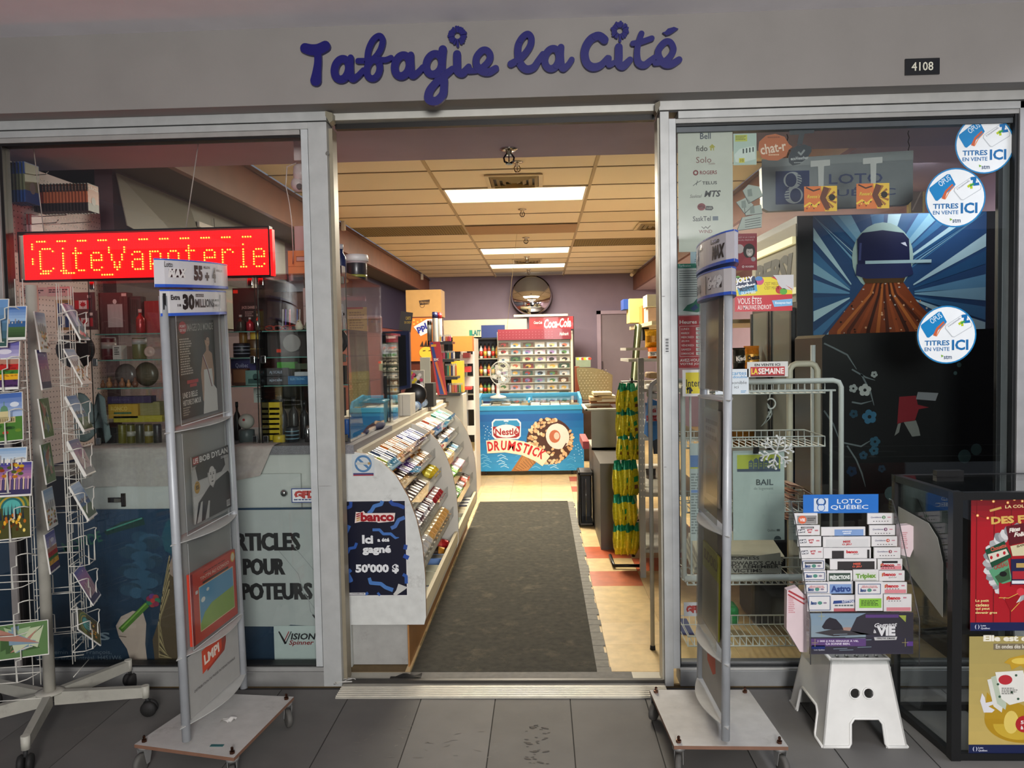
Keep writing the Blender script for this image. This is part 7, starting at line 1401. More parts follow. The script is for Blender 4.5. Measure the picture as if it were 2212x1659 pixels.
for r_,(y0,y1,n_,xs)in enumerate(((723,737,6,951),(758,775,8,950),(786,812,6,962),(828,848,8,966))):
    for k in range(n_):
        x=xs+4.2*k;m=MB();m.box((X(x),6.50,Zp(y1)),(X(x+3.2),6.52,Zp(y0+4)),lc[(k*3+r_)%8]);m.box((X(x+.4),6.502,Zp(y0+4)),(X(x+2.8),6.518,Zp(y0)),'b8b4ac');one(m,'lighter',PLASTIC,'%s small lighter from the panel on the %s step of the tower'%(ORD[k],('top','second','third','lowest')[r_]),'lighter','lighters on the %s step'%('top','second','third','lowest')[r_])
can('spray_can','silver spray can with navy cap on the lighter tower','spray can',(934,676,946,737),6.6,'b8b6ac',1.475,lid='1c2450',rings=((.84,1.0,'1c2450'),));can('spray_can','white spray can with red cap on the lighter tower','spray can',(946,677,955,737),6.62,'dcdad0',1.475,lid='b82c2c',rings=((.84,1.0,'b82c2c'),));can('black_canister','black canister with grey label left of the spray cans','canister',(923,694,933,737),6.6,'1c1a18',1.475,lid='a03028',rings=((.2,.85,'5a5c58'),))
bx('carton','brown cardboard box with an upside-down printed mark high by the back wall','box',(877,626,953,687),8.0,'b48c54',.3,1.79,art=lambda c,x0,y0,x1,y1:(c.poly([(x0+28,y0+23),(x0+52,y0+21),(x0+50,y0+31),(x0+30,y0+33)],'3c2a1c',1),c.ring(x0+35,y0+33,5.5,1,'3c2a1c',1.5,14),c.text('Fritolay',x0+31,y0+24,x0+49,y0+30,'b48c54',2,rot=PI)))
c=cvY(888,688,7.9,eps=.002);c.slab(886,687,935,780,'c8742c',.01)
for k in range(5):
    for j in range(2):c.rect(892+8*k,690+8*j+(k%2)*4,896+8*k,694+8*j+(k%2)*4,'e0a848',1)
c.poly([(893,706),(922,690),(934,690),(930,716),(908,726)],'e0dcd8',2);c.text('ppl',900,700,922,718,'24348c',3,bold=.05,rot=-.3);c.ell(920,762,16,13,'e0b83c',2);c.poly([(906,748),(912,736),(914,748),(920,734),(922,747),(930,736),(930,750)],'3a2a20',3);c.line([(912,758),(918,757)],1.4,'3a2a20',4);c.line([(924,758),(930,757)],1.4,'3a2a20',4)
m=c.mb;m.box((PY(886,700,8).x,7.93,0),(PY(950,700,8).x,8.3,1.788),'5a2a1c');one(m,'snack_ad_rack',GLOSSY,'snack rack with an orange checkered board and blue lettering behind the desk','rack')
desk('orange_tray','tall orange counter tray of pens beside the lighter tower','tray',(978,726,1020,760),7.2,'d0742c',.2,zb=1.42,m=PAPER);desk('yellow_rack','yellow curved candy rack beside the lighter tower','rack',(975,780,1000,846),6.9,'d8b42c',.15,zb=1.05,m=PLASTIC)
for k in range(3):desk('red_scoop_tray','red rounded tray on the white shelf tower, %s'%('top','middle','lowest')[k],'tray',(1000+2*k,(762,792,836)[k],1014+2*k,(774,806,850)[k]),7.3,'b83028',.15,zb=(1.36,1.22,1.05)[k],m=PLASTIC)
WT=thing('white_shelf_tower','tall white shelf tower between the desk and the ice cream freezer','shelf unit',(PY(1010,1000,7.6).x,7.6,0))
m=MB();X0=X(1000,900,7.6);X1=X(1026,900,7.6);m.box((X0,7.5,0),(X0+.015,8.0,1.5),'d0ccbe');m.box((X1,7.5,0),(X1+.015,8.0,1.55),'d6d2c6');m.build('upright',PAINT,WT)
for z in(.35,.6,.85,1.08,1.3):m=MB();m.box((X0,7.46,z),(X1,8.0,z+.015),'ccc8bc');m.box((X0,7.44,z),(X1+.015,7.455,z+.09),'d4d0c4');m.build('shelf',PAINT,WT)
# ================================================================== ice cream freezer
YZ=8.62
FX0,FX1=PY(1029,950,YZ).x,PY(1259,950,YZ).x;zt_=PY(1145,882,YZ).z;zk=PY(1145,858,YZ+.6).z
FZ=thing('ice_cream_freezer','blue ice cream chest freezer with a nutty cone picture on its front','freezer',((FX0+FX1)/2,YZ,0))
m=MB();m.box((FX0,YZ,.085),(FX1,YZ+.62,zt_),'1878b4');m.build('body',PAINT,FZ,bevel=.01)
m=MB();m.prism([(0,0),(0,.03),(.08,.10),(.62,zk-zt_+.06),(.62,0)],(FX0,YZ,zt_),(0,1,0),(0,0,1),(.03,0,0),'3a9cc8');m.prism([(0,0),(0,.03),(.08,.10),(.62,zk-zt_+.06),(.62,0)],(FX1-.03,YZ,zt_),(0,1,0),(0,0,1),(.03,0,0),'3a9cc8');m.box((FX0,YZ-.01,zt_-.02),(FX1,YZ+.05,zt_+.03),'3a9cc8');m.box(((FX0+FX1)/2-.012,YZ+.06,zt_+.06),((FX0+FX1)/2+.012,YZ+.6,zt_+.09),'3a9cc8');m.box((FX0,YZ+.58,zt_+.05),(FX1,YZ+.64,zk+.05),'3a9cc8');m.build('rim',PAINT,FZ)
for k in(0,1):xa=FX0+.035+k*(FX1-FX0)/2;m=MB();z1_,z2_=zt_+.055,zk+.03;m.add([(xa,YZ+.05,z1_),(xa+.53,YZ+.05,z1_),(xa+.53,YZ+.58,z2_),(xa,YZ+.58,z2_)],[(0,1,2,3)],'ffffff');m.build('glass_lid',CLEAR,FZ)
m=MB();rz=random.Random(2);[m.box((x_,y_,zt_-.05),(x_+.1,y_+.08,zt_+rz.uniform(0,.04)),rz.choice(['d8c8a0','b8a070','c8d4d8','e0dcc8','8c7c58']))for x_ in[FX0+.05+.115*k for k in range(10)]for y_ in(YZ+.1,YZ+.22,YZ+.34,YZ+.46)];a=m.build('ice_cream_packs',PAPER,FZ);a['kind']='stuff'
m=MB();m.box((FX0+.02,YZ+.01,.05),(FX1-.02,YZ+.6,.085),'1c1814');m.build('base',BLACK,FZ)
for x in(FX0+.1,FX1-.12):m=MB();m.lathe([(.028,-.01),(.028,.01)],(x,YZ+.06,.03),14,'3a3a3a',M=Matrix.Rotation(PI/2,3,'Y'));m.tube([(x,YZ+.06,.03),(x,YZ+.06,.07)],.008,6,'8a8a8a');m.build('caster',RUBBER,FZ)
c=cvY(1030,896,YZ-.003,eps=.0008);c.slab(1030,896,1259,1019,'1c6cb4',.002);c.grad(1030,896,1259,1019,'1258a0','2a98d4',.5,8)
for k in range(26):x=1034+(k*37)%220;y=985+(k*13)%30;c.line([(x,y),(x+8,y-3),(x+18,y+2)],1.3,('7cc4e8','b8e0f4','4aa8dc')[k%3],1)
for k in range(14):c.ell(1235+(k*7)%22,962+(k*11)%40,.9,.9,'d8f0fc',1.5,6);c.ell(1045+(k*7)%20,920+(k*9)%34,1,1,'d8f0fc',1.5,6)
c.poly([(1102,1019),(1130,978),(1160,996),(1138,1019)],'a8703c',2)
for k in range(9):c.line([(1108+5*k,1014-4*k),(1120+5*k,1019-2*k)],.8,'5a3418',2.4);c.line([(1112+3*k,1017),(1132+3*k,984+k)],.8,'d09a5c',2.3)
c.ell(1186,955,50,50,'4a2a1c',3,30)
rz=random.Random(5)
for k in range(190):
    a=rz.uniform(0,2*PI);q=50*math.sqrt(rz.uniform(.1,1));x,y=1186+q*math.cos(a),955+q*math.sin(a)
    if((x-1203)/24)**2+((y-945)/28)**2<1:continue
    c.ell(x,y,4.2,2.8,('d8b488','e8cca4','c49a6c')[k%3],3.5+k*.002,7,tilt=a*2)
c.ell(1203,945,25,28,'e8dcd4',4.4,24,tilt=-.3);c.ell(1197,945,12,14,'b86848',4.7,16);c.ell(1201,944,6,8,'e4c4b4',5,12);c.line([(1190,918),(1208,914),(1222,924)],3,'4a241c',5);c.line([(1222,960),(1214,972)],3,'4a241c',5)
c.poly([(1062,912),(1068,906),(1118,906),(1125,914),(1124,944),(1118,950),(1068,949),(1062,942)],'dce8f0',5);c.poly([(1065,914),(1070,909),(1116,909),(1122,916),(1122,922),(1065,922)],'2a8cc0',5.4);c.poly([(1064,922),(1123,922),(1121,943),(1114,947),(1072,947),(1065,941)],'9a1c24',5.2);c.ell(1093,932,27,14,'ecece8',5.5,20);c.text('Nestlé',1069,926,1118,941,'9c1c24',6.2,bold=.03);c.text('*',1088,907,1098,919,'e8f4f8',6.5,bold=.03)
c.line([(1050,966),(1090,963),(1130,970),(1160,984),(1178,998)],[28,30,30,30,28],'efe2c8',6.8)
for q,(t,dx)in enumerate(zip('DRUMSTICK',(0,14,29,44,62,76,89,97,111))):
    x=1052+dx;y=954+(dx/122.)**2*38-.12*dx;w_=16 if t=='M' else(5 if t=='I' else 12);h_=21
    c.text(t,x,y,x+w_,y+h_,'c01c24',7.8+.3*(q%2),bold=.035,rot=-.1+dx*.006)
c.mb.build('front_picture',GLOSSY,FZ)
# white desk fan
FN=thing('desk_fan','white desk fan standing on the ice cream freezer','fan',(PY(1075,860,8.9).x,8.9,zt_+.05));p=PY(1080,806,8.85);z0=zt_+.105
m=MB();m.lathe([(.10,0),(.09,.02),(.03,.035),(.02,.05),(.018,.14),(.03,.17)],(p.x-.03,8.9,z0+.0),20,'e0e0d8');m.build('stand',PLASTIC,FN)
g_=MB();RX=Matrix.Rotation(PI/2-.1,3,'X')@Matrix.Rotation(-.35,3,'Y')
for yo,rr0 in((0,.125),(.03,.128),(-.03,.115),(-.045,.07)):g_.tube([p+RX@Vector((rr0*math.cos(t),rr0*1.1*math.sin(t),-yo))for t in[2*PI*k/26 for k in range(26)]],.003,5,'dcdcd4',closed=True)
for k in range(30):t=2*PI*k/30;g_.tube([p+RX@Vector((.025*math.cos(t),.025*math.sin(t),.05)),p+RX@Vector((.09*math.cos(t),.1*math.sin(t),.042)),p+RX@Vector((.127*math.cos(t),.14*math.sin(t),0))],.0012,3,'dcdcd4')
g_.build('cage',PLASTIC,FN)
for k in range(4):m=MB();t=PI/2*k+.5;m.add([p+RX@Vector(v)for v in((.02*math.cos(t),.02*math.sin(t),0),(.10*math.cos(t-.3),.10*math.sin(t-.3),.012),(.112*math.cos(t),.112*math.sin(t),.004),(.09*math.cos(t+.4),.09*math.sin(t+.4),-.012))],[(0,1,2,3),(3,2,1,0)],'e4e4dc');m.build('blade',PLASTIC,FN)
m=MB();m.lathe([(.026,.04),(.026,.056),(.02,.058)],p,18,'e0e0e4',M=RX);m.build('hub',PLASTIC,FN)
# greeting card rack
YC=10.6;CRk=thing('greeting_card_rack','greeting card rack with dark red header behind the freezer','display rack',(PY(1155,860,YC).x,YC,0))
x0_,x1_=PY(1075,800,YC).x,PY(1238,800,YC).x;m=MB();m.box((x0_,YC+.02,0),(x1_,YC+.25,PY(1150,716,YC).z),'b8b4a4');m.box((x1_-.03,YC-.03,0),(x1_,YC+.02,PY(1230,722,YC).z),'e8dcc0');m.build('back_panel',PAINT,CRk)
c=cvY(1076,714,YC-.04,eps=.001);c.slab(1075,712,1233,735,'7c1c28',.04);[c.ell(1080+7*(k%17),718+6*(k//17),.8,.8,'b06a70',1,5)for k in range(51)];c.text('Hallmark',1208,720,1228,727,'dcc8c8',1,bold=.02,shear=.3);c.mb.build('header',GLOSSY,CRk)
rz=random.Random(9)
for r_ in range(9):
    y=739+15.2*r_
    m=MB();q0=PY(1078,y+12,YC-.01);m.box((x0_+.01,YC-.03+.0,q0.z-.012),(x1_-.04,YC,q0.z),'a8a698');m.build('rack_shelf',PAINT,CRk)
    for k in range(6):
        x=1077+26.2*k+rz.uniform(-1,1);w_=rz.uniform(20,23);cc=rz.choice(['d8d4c4','b8c8d0','6a4a30','c8d0a8','3a5a44','c8b8c8','8aa0a8','7c3028','e0d8b8']);cy=rz.choice(['e8e4d8','a83a34','e0b850','2c2a28','9a7ab0','5a8a4c','d87858'])
        c=cvY(x,y,YC-.012,eps=.001);c.slab(x,y+rz.uniform(0,1.5),x+w_,y+11.5,cc,.004);c.ell(x+w_*.5,y+6,w_*.28,3.6,cy,1,10);c.ell(x+w_*.4,y+8,w_*.15,2,rz.choice(['3a3028','d8c8a8','4a6a8a']),2,8)
        one(c.mb,'greeting_card',GLOSSY,'greeting card %s in %s row of the card rack'%(('at the fan end','second from the fan end','third from the fan end','fourth from the fan end','second from the cola side','at the cola side')[k],('the top','the second','the third','the fourth','the fifth','the sixth','the seventh','the eighth','the lowest')[r_]),'card','greeting cards in the rack')
# red cola cooler
YK=12.4;x0_,x1_=PY(1142,700,YK).x,PY(1240,700,YK).x;KC=thing('cola_cooler','red-topped soft drink cooler against the back wall','cooler',((x0_+x1_)/2,YK,0))
m=MB();m.box((x0_,YK,0),(x1_,YK+.7,PY(1190,684,YK).z),'2a1a1a');m.build('body',BLACK,KC);c=cvY(1145,686,YK-.005,eps=.001);c.slab(1143,685,1238,712,'a01820',.02);c.text('Coca-Cola',1175,689,1233,709,'ecdcd8',1,bold=.03,shear=.3,rot=-.04);c.ell(1162,697,9,9,'7c1018',1,16);c.text('Coca-Cola',1153,694,1171,700,'dcc8c4',2,shear=.3,bold=.02);c.mb.build('header',GLOSSY,KC)
m=MB();m.box((PY(1110,683,YK).x,YK-.03,PY(1150,684,YK).z),(x1_-.1,YK+.1,PY(1150,682,YK).z+.02),'c8c0a8');m.build('top_strip',PAINT,KC)
# convex mirror
p=PY(1148,638,13.45);m=MB();r=44*13.45/F;M3=Matrix.Rotation(PI/2-.15,3,'X');m.lathe([(r*math.sin(.55*k/10)/math.sin(.55)+.0002,(math.cos(.55*k/10)-1)*r*1.5+.12)for k in range(11)],p+Vector((0,.1,0)),40,'e8e8e8',M=M3)
MR=one(m,'convex_mirror',mat('mirror_surface',.03,metal=1.0,noise=0),'round convex security mirror high on the back wall','mirror');m=MB();m.tube([p+Vector((0,.1,0))+M3@Vector((r*math.cos(t),r*math.sin(t),-.09))for t in[2*PI*k/36 for k in range(36)]],.012,8,'3a302c',closed=True);child(m,'rim',BLACK,MR)
m=MB();m.tube([PY(1117,500,8.7),PY(1106,600,8.9),PY(1095,712,9.2)],.002,5,'c8b890');one(m,'ceiling_wire',PLASTIC,'thin pale cord hanging slantwise from the ceiling beside the mirror','cord')
# bottle cooler behind the white tower
YB=11.4;x0_,x1_=PY(960,800,YB).x,PY(1076,800,YB).x;BC=thing('bottle_cooler','dark open cooler of bottles with a cream header behind the fan','cooler',((x0_+x1_)/2,YB,0));zT=PY(1020,734,YB).z
m=MB();m.box((x0_,YB+.5,0),(x1_,YB+.55,zT),'1c1c18');m.box((x1_,YB,0),(x1_+.04,YB+.55,zT),'16140f');m.box((x0_-.04,YB,0),(x0_,YB+.55,zT),'16140f');m.box((x0_,YB,zT),(x1_,YB+.55,zT+.04),'16140f');m.build('body',BLACK,BC)
c=cvY(960,690,YB,eps=.001);c.slab(958,692,1137,731,'c8bc98',.02);c.text('LAIT',1018,714,1038,726,'1c6a6c',1,bold=.05);c.poly([(1013,728),(1013,714),(1020,714),(1018,728)],'2a8a6a',1.5);c.slab(1039,704,1090,731,'22346c',-.004);c.small(1058,708,1086,712,'a8b4d0',1,3);c.rect(1060,714,1086,728,'ccc4a8',3);c.rect(1044,710,1049,728,'d8d4c8',3);c.rect(1051,713,1056,728,'d8b890',3);c.mb.build('header',PAPER,BC)
for r_,(y1,hh)in enumerate(((774,32),(812,30),(850,26))):
    z=PY(1050,y1,YB+.1).z;m=MB();m.box((x0_,YB+.02,z-.015),(x1_,YB+.5,z),'8c8a7c');m.build('shelf',PAINT,BC)
    for k in range(6):x=1027+8.6*k;bottle('drink_bottle','drink bottle %s in %s shelf of the dark cooler'%(('first','second','third','fourth','fifth','last')[k],('the top','the middle','the lowest')[r_]),'bottle',(x,y1-hh,x+7.2,y1),YB+.12,('5a8a5a','c8c8c0','b8402c','8a3a28','6a7a5a','c88a3c','3a6a3a')[(k+2*r_)%7],z,band=('d8d4c8','b83428','c8a040')[(k+r_)%3],group='bottles in the dark cooler',m=GLOSSY)
# chair under a dotted cover, books, clear bin
YH=9.6;p=PY(1285,840,YH);m=MB();m.sheet(lambda u,v:(PY(1247+76*u-14*(v**2)*(1-u)*-1,800,YH).x,YH+.08*math.sin(u*PI)*-1+.1*v,PY(1285,793+70*v+18*u**3*(1-v),YH).z),14,10,.02,'a89c74');c=Canvas(PY(1247,793,YH-.09),(1,0,0),(0,0,-1),YH/F,1247,793,m);[c.ell(1252+7*i+(j%2)*3.5,800+5.5*j,.9,.9,'e8e0c0',-18+0*j,6)for i in range(9)for j in range(11)]
CH=one(m,'covered_chair',CLOTH,'chair draped in an olive cover with white dots beside the freezer','chair');m=MB();m.box((p.x-.2,YH+.1,0),(p.x+.2,YH+.45,.75),'4a3424');child(m,'frame',WOODV,CH)
for k,(x0,y0,x1,y1,cc)in enumerate(((1282,848,1322,854,'c8b890'),(1275,858,1300,866,'b89c70'),(1294,855,1330,861,'d8c8a0'),(1290,862,1330,868,'e0d8c0'),(1276,867,1330,873,'8c5a34'))):bx('book','flat book on the kiosk, %s'%('topmost with dark edge','short tan one','cream one in the middle','white one under the cream book','brown one at the bottom')[k],'book',(x0,y0,x1,y1),6.6+.02*k,cc,.25,group='books piled on the kiosk')
bx('clear_bin','clear bin of wrapped sweets on the shelf beside the cola cooler','bin',(1245,772,1276,790),11.6,'8a9a84',.3,1.15,art=lambda c,x0,y0,x1,y1:[c.ell(x0+4+5*k,y0+3,4,3,('d8c830','e8e0c8','c84a3c')[k%3],1+k*.1,8)for k in range(6)]);bx('wooden_stand','low wooden stand under the clear bin','stand',(1243,792,1252,850),11.5,'7a3a24',.3,0)
# grey kiosk with a glass top
YQ=6.1;qx0,qx1=PY(1264,920,YQ).x,PY(1332,920,YQ).x;KQ=thing('kiosk','grey kiosk counter with a glass top and red bumper','counter',((qx0+qx1)/2,YQ,0));z1_,z0_=PY(1300,888,YQ).z,PY(1300,972,YQ).z
m=MB();m.box((qx0+.05,YQ,z0_),(qx1,YQ+.02,z1_),'9c9c8c');m.box((qx0+.05,YQ,z0_),(qx1,YQ+.55,z0_+.02),'9c9c8c');m.build('front_board',PAINT,KQ)
m=MB();m.box((qx0,YQ,z1_),(qx1,YQ+.03,z1_+.02),'b4b4a4');m.box((qx0,YQ,z1_),(qx0+.025,YQ+.6,z1_+.02),'b4b4a4');m.box((qx0,YQ+.57,z1_),(qx1,YQ+.6,z1_+.02),'b4b4a4');m.build('top_rim',PAINT,KQ,bevel=.006);m=MB();m.box((qx0+.025,YQ+.03,z1_+.005),(qx1,YQ+.57,z1_+.01),'ffffff');m.build('glass_top',CLEAR,KQ);m=MB();m.box((qx0-.02,YQ,z0_+.01),(qx0+.03,YQ+.55,z0_+.07),'b02c34');m.build('bumper',PLASTIC,KQ)
b0=PY(1297,1080,5.37).x;m=MB();m.box((b0,5.37,0),(b0+.19,6.6,z0_-.0),'5a5650');m.build('plinth',PAINT,KQ)
cc_=thing('crate_trolley','black plastic crate trolley standing on end by the kiosk','trolley',(PY(1268,1130,6.1).x,6.1,0));x0_,x1_=PY(1249,1080,6.1).x,b0-.004;zz=PY(1265,1018,6.1).z
for a,b in(((x0_,6.05,.01),(x0_+.025,6.3,zz)),((x0_,6.05,.01),(x1_,6.3,.04)),((x0_,6.05,zz-.03),(x1_,6.3,zz)),((x0_,6.28,.01),(x1_,6.3,zz))):m=MB();m.box(a,b,'1a1917');m.build('shell_side',BLACK,cc_,bevel=.01)
m=MB();m.tube([((x0_+x1_)/2,6.04,.06),((x0_+x1_)/2,6.04,zz-.05)],.004,8,'9a9894');m.build('pull_rod',CHROME,cc_)
# ================================================================== hanging snack bags
PS=thing('snack_bag_rack','black wire rack holding yellow snack bags by the entrance','display rack',(.60,4.95,0));m=MB();m.tube([PZ(1318,1200,.02),PZ(1326,1222,.02),PZ(1385,1222,.02),PZ(1390,1200,.02)],.012,8,'1a1816');m.tube([(.60,5.15,.01),(.60,5.15,1.22)],.012,8,'2a2826');m.build('frame',BLACK,PS)
bagm={}
def bag_mesh(c1,c2,key):
    m=MB();prof=[(.0,.026,.002),(.01,.031,.006),(.04,.036,.017),(.09,.036,.018),(.135,.030,.012),(.165,.024,.004),(.18,.022,.0015)];n=10;vs=[]
    for z,w_,d in prof:
        for j in range(n):a=2*PI*j/n;vs.append((w_*math.copysign(abs(math.cos(a))**.6,math.cos(a)),d*math.sin(a),z))
    for i in range(6):m.add(vs[i*n:(i+2)*n],[(j,(j+1)%n,n+(j+1)%n,n+j)for j in range(n)],c2 if i>=4 else c1,sm=True)
    m.add([(-.014,-.0185,.035),(.014,-.0185,.035),(.012,-.0185,.055),(-.012,-.0185,.055)],[(0,1,2,3)],'6a3a20');m.add([(-.016,-.0186,.068),(.016,-.0186,.072),(.014,-.0186,.1),(-.014,-.0186,.094)],[(0,1,2,3)],'2a9a4c');return m.mesh('snack_bag',FOIL)
tiers_=[(826,888,5),(878,940,5),(930,990,5),(990,1066,5),(1062,1130,6),(1122,1192,6)]
for t,(y0,y1,n_)in enumerate(tiers_):
    zt2=PY(1355,y0,4.95).z;w=MB();w.tube([(.50,4.90,zt2+.005),(.606,4.90,zt2+.005),(.606,5.12,zt2+.005)],.003,6,'1c1a18');w.build('hook_rail',BLACK,PS)
    for k in range(n_):
        for d_ in(0,1):
            key=(t+k)%3;bagm.setdefault(key,bag_mesh(('d8c81c','ccc020','e0d02c')[key],('1f8a62','2c9a6c','1f8a62')[key],key));o=bpy.data.objects.new('snack_bag',bagm[key]);COL.objects.link(o)
            s=(y1-y0)/1650*4.95/.18;o.scale=(s*.82,s,s);o.location=(.475+.13/n_*(k+.5)-.012*(t>2),4.88+.03*d_,zt2-.18*s);o.rotation_euler=(R.uniform(-.05,.1),R.uniform(-.2,.2),(1.15 if k%2 else.5)+.4*d_)
            o['label']='%s of the %s yellow and green bags in %s row of the rack'%(ORD[k],('front','rear')[d_],('the top','the second','the third','the fourth','the fifth','the lowest')[t]);o['category']='snack bag';o['group']='yellow snack bags, row %d %s'%(t+1,'front' if d_==0 else 'rear')
# perforated gondola and its goods, behind the snack bags
GD=thing('gondola_shelf','perforated grey metal shelving beside the snack bags','shelf unit',(.75,4.9,0));gx=PY(1388,1000,4.7).x
m=MB();m.box((gx-.02,4.7,0),(gx+.015,4.74,1.36),'a8a8a0');m.build('upright',PAINT,GD);h=MB();[h.box((gx-.013+.018*(k%2),4.698,.5+.04*(k//2)),(gx-.007+.018*(k%2),4.6995,.51+.04*(k//2)),'e8e4d4')for k in range(40)];a=h.build('slot',PAINT,GD);a['kind']='stuff'
for z in(.15,.5,.85,1.15,1.325,1.405):m=MB();m.box((gx,4.72 if z<1.3 else 5.4 if z<1.4 else 5.55,z),(gx+.4,5.95,z+.02),'b8b4a8');m.build('shelf',PAINT,GD)
m=MB();m.sheet(lambda u,v:(PY(1372+15*u-12*v,740,6.3).x,6.3+.05*math.sin(u*9),PY(1375,700+130*v,6.3).z),10,6,.004,'bcc4a0');one(m,'hanging_sheet',CLOTH,'pale green sheet hanging beside the back door','sheet')
for k,(x0,y0,x1,y1,cc,zb,lb,Y)in enumerate(((1360,645,1390,697,'d8c47c',None,'pale yellow cardboard box high by the back door',7.0),(1387,660,1402,698,'c8843c',None,'orange brown box beside the pale yellow one',6.8),(1398,636,1424,662,'c8c4ac',None,'white plastic wrapped pack topmost at the door frame',6.2),(1400,664,1424,700,'c8a894',None,'pinkish cardboard box under the wrapped pack',6.3),(1347,646,1363,668,'24489c',None,'blue box tilted behind the pale yellow box',7.1),(1388,705,1402,735,'16140f',None,'black carton on the wall shelf',6.6))):bx('carton',lb,'box',(x0,y0,x1,y1),Y,cc,.25,zb)
m=MB();sx=PY(1362,700,7.3).x;m.box((sx,5.9,PY(1400,698,6.4).z-.03),(2.6,7.4,PY(1400,698,6.4).z),'c4b894');m.box((2.1,5.9,0),(2.14,7.4,1.8),'c4b894');one(m,'wall_shelf',PAINT,'cream wall shelf carrying the boxes by the back door','shelf')
def chipbag(px,py,w_,h_,Y,c1,c2,label,t=None,tc='e8d8d0'):
    """puffy bag standing upright, photo size in pixels"""
    a=PY(px,py+h_,Y);s=Y/F;W2=w_*s/2;H2=h_*s;m=MB();prof=[(0,1,.05),(.06,.97,.3),(.3,.95,1),(.65,.93,1),(.9,.98,.35),(.95,1.02,.08),(1,1.03,.03)];n=14;vs=[]
    for z,k,d in prof:
        for j in range(n):q=2*PI*j/n;vs.append((a.x+W2+W2*k*math.copysign(abs(math.cos(q))**.5,math.cos(q)),Y+.045*d*math.sin(q),a.z+z*H2))
    for i in range(6):m.add(vs[i*n:(i+2)*n],[(j,(j+1)%n,n+(j+1)%n,n+j)for j in range(n)],c1 if i not in(2,)else c2,sm=True)
    if t:c=Canvas((a.x,Y-.048,a.z+H2),(1,0,0),(0,0,-1),s,0,0,m);c.text(t,w_*.12,h_*.38,w_*.88,h_*.6,tc,0,bold=.05,rot=-.1)
    one(m,'chip_bag',FOIL,label,'chip bag')
chipbag(1393,712,36,40,5.6,'e0a81c','c8901c','large yellow chip bag beside the door post');chipbag(1399,750,32,28,5.5,'e0701c','e8e0d0','orange and white chip bag beside the door post','TOSTITOS','1c1c1c');chipbag(1394,870,14,60,5.2,'1c5c98','2a74b0','blue bag behind the perforated upright')
chipbag(1395,1012,22,38,5.3,'2a2422','5a4a44','dark bag of nuts beside the snack bags');chipbag(1366,1020,22,42,5.0,'26221f','8a8480','dark bag of round candies hanging by the snack bags')
# newspaper rack just inside the door, right side: tubes, acrylic pockets
NR=thing('acrylic_rack','tubular grey rack with clear pockets standing just inside the door post','display rack',(.56,3.5,0));t0=PZ(1410,1403,0);t1=PY(1401,830,t0.y)
m=MB();m.tube([t0,Vector((t0.x,t0.y,t1.z-.03)),Vector((t0.x+.008,t0.y,t1.z)),Vector((t0.x+.03,t0.y,t1.z+.015)),Vector((t0.x+.16,t0.y,t1.z+.015))],.0105,10,'b0b0aa');m.build('tube_frame',ALU,NR);m=MB();m.lathe([(.013,0),(.012,.02)],t0,12,'1a1a1a');m.build('foot',RUBBER,NR)
c=Canvas((t0.x+.006,t0.y+.02,1.19),(1,0,0),(0,0,-1),.001,0,0,eps=.0006);c.slabpoly([(-14,0),(32,20),(40,190),(6,205),(-34,170)],'3a78b0',.004);c.poly([(-8,40),(26,38),(30,110),(-22,118)],'d8d8d8',1);c.text('Nestlé',-14,50,24,72,'b0303a',2,bold=.05);c.text('DRUMSTICK',-22,84,28,112,'b82c34',2,bold=.12);c.mb.build('blue_leaflet',GLOSSY,NR)
for k in range(3):m=MB();z=(1.22,.92,.62)[k];m.box((t0.x-.03,t0.y+.005,z-.16),(t0.x+.09,t0.y+.012,z),'ffffff');m.build('clear_pocket',CLEAR,NR)
m=MB();m.sheet(lambda u,v:(t0.x+.02+.04*u,t0.y+.05+.03*math.sin(v*3),1.12-.2*v),6,6,.003,'2c2c2e');one(m,'dark_magazine',PAPER,'dark curled magazine in the clear pocket by the door post','magazine')
# ================================================================== behind the right window
# hanging light box
c=cvY(1645,345,3.62,eps=.0008);c.slabpoly([(1645,362),(1970,345),(1970,440),(1960,450),(1660,457),(1647,450)],'7c8488',.04);c.poly([(1645,345),(1970,334),(1970,354),(1645,362)],'8c9496',3)
c.rect(1675,371,1748,443,'1c3262',1);c.ell(1712,391,20,18,'a8b0b4',2);c.ell(1708,391,12,15,'1c3262',3);c.ell(1714,424,20,18,'a8b0b4',2.2);c.ell(1718,424,12,15,'1c3262',3.2)
for k in range(5):c.line([(1722,378+5*k),(1738,382+6*k)],2,'1c3262',4);c.line([(1690,410+5*k),(1704,406+6*k)],2,'1c3262',4)
c.text('LOTO',1790,380,1905,402,'3c4a74',1,bold=.01);c.text('QUÉBEC',1770,410,1933,431,'3c4a74',1,bold=.01)
LB=one(c.mb,'hanging_sign',PLASTIC,'grey hanging lottery sign with a blue swirl logo behind the window','sign')
for x in(1700,1962):m=MB();q0=PY(x,262,3.64);q1=PY(x+2,350,3.64);m.tube([q0+(q1-q0)*(k/10)+Vector((.003*(-1)**k,0,0))for k in range(11)],.002,5,'2c2826');child(m,'chain',CHROME,LB)
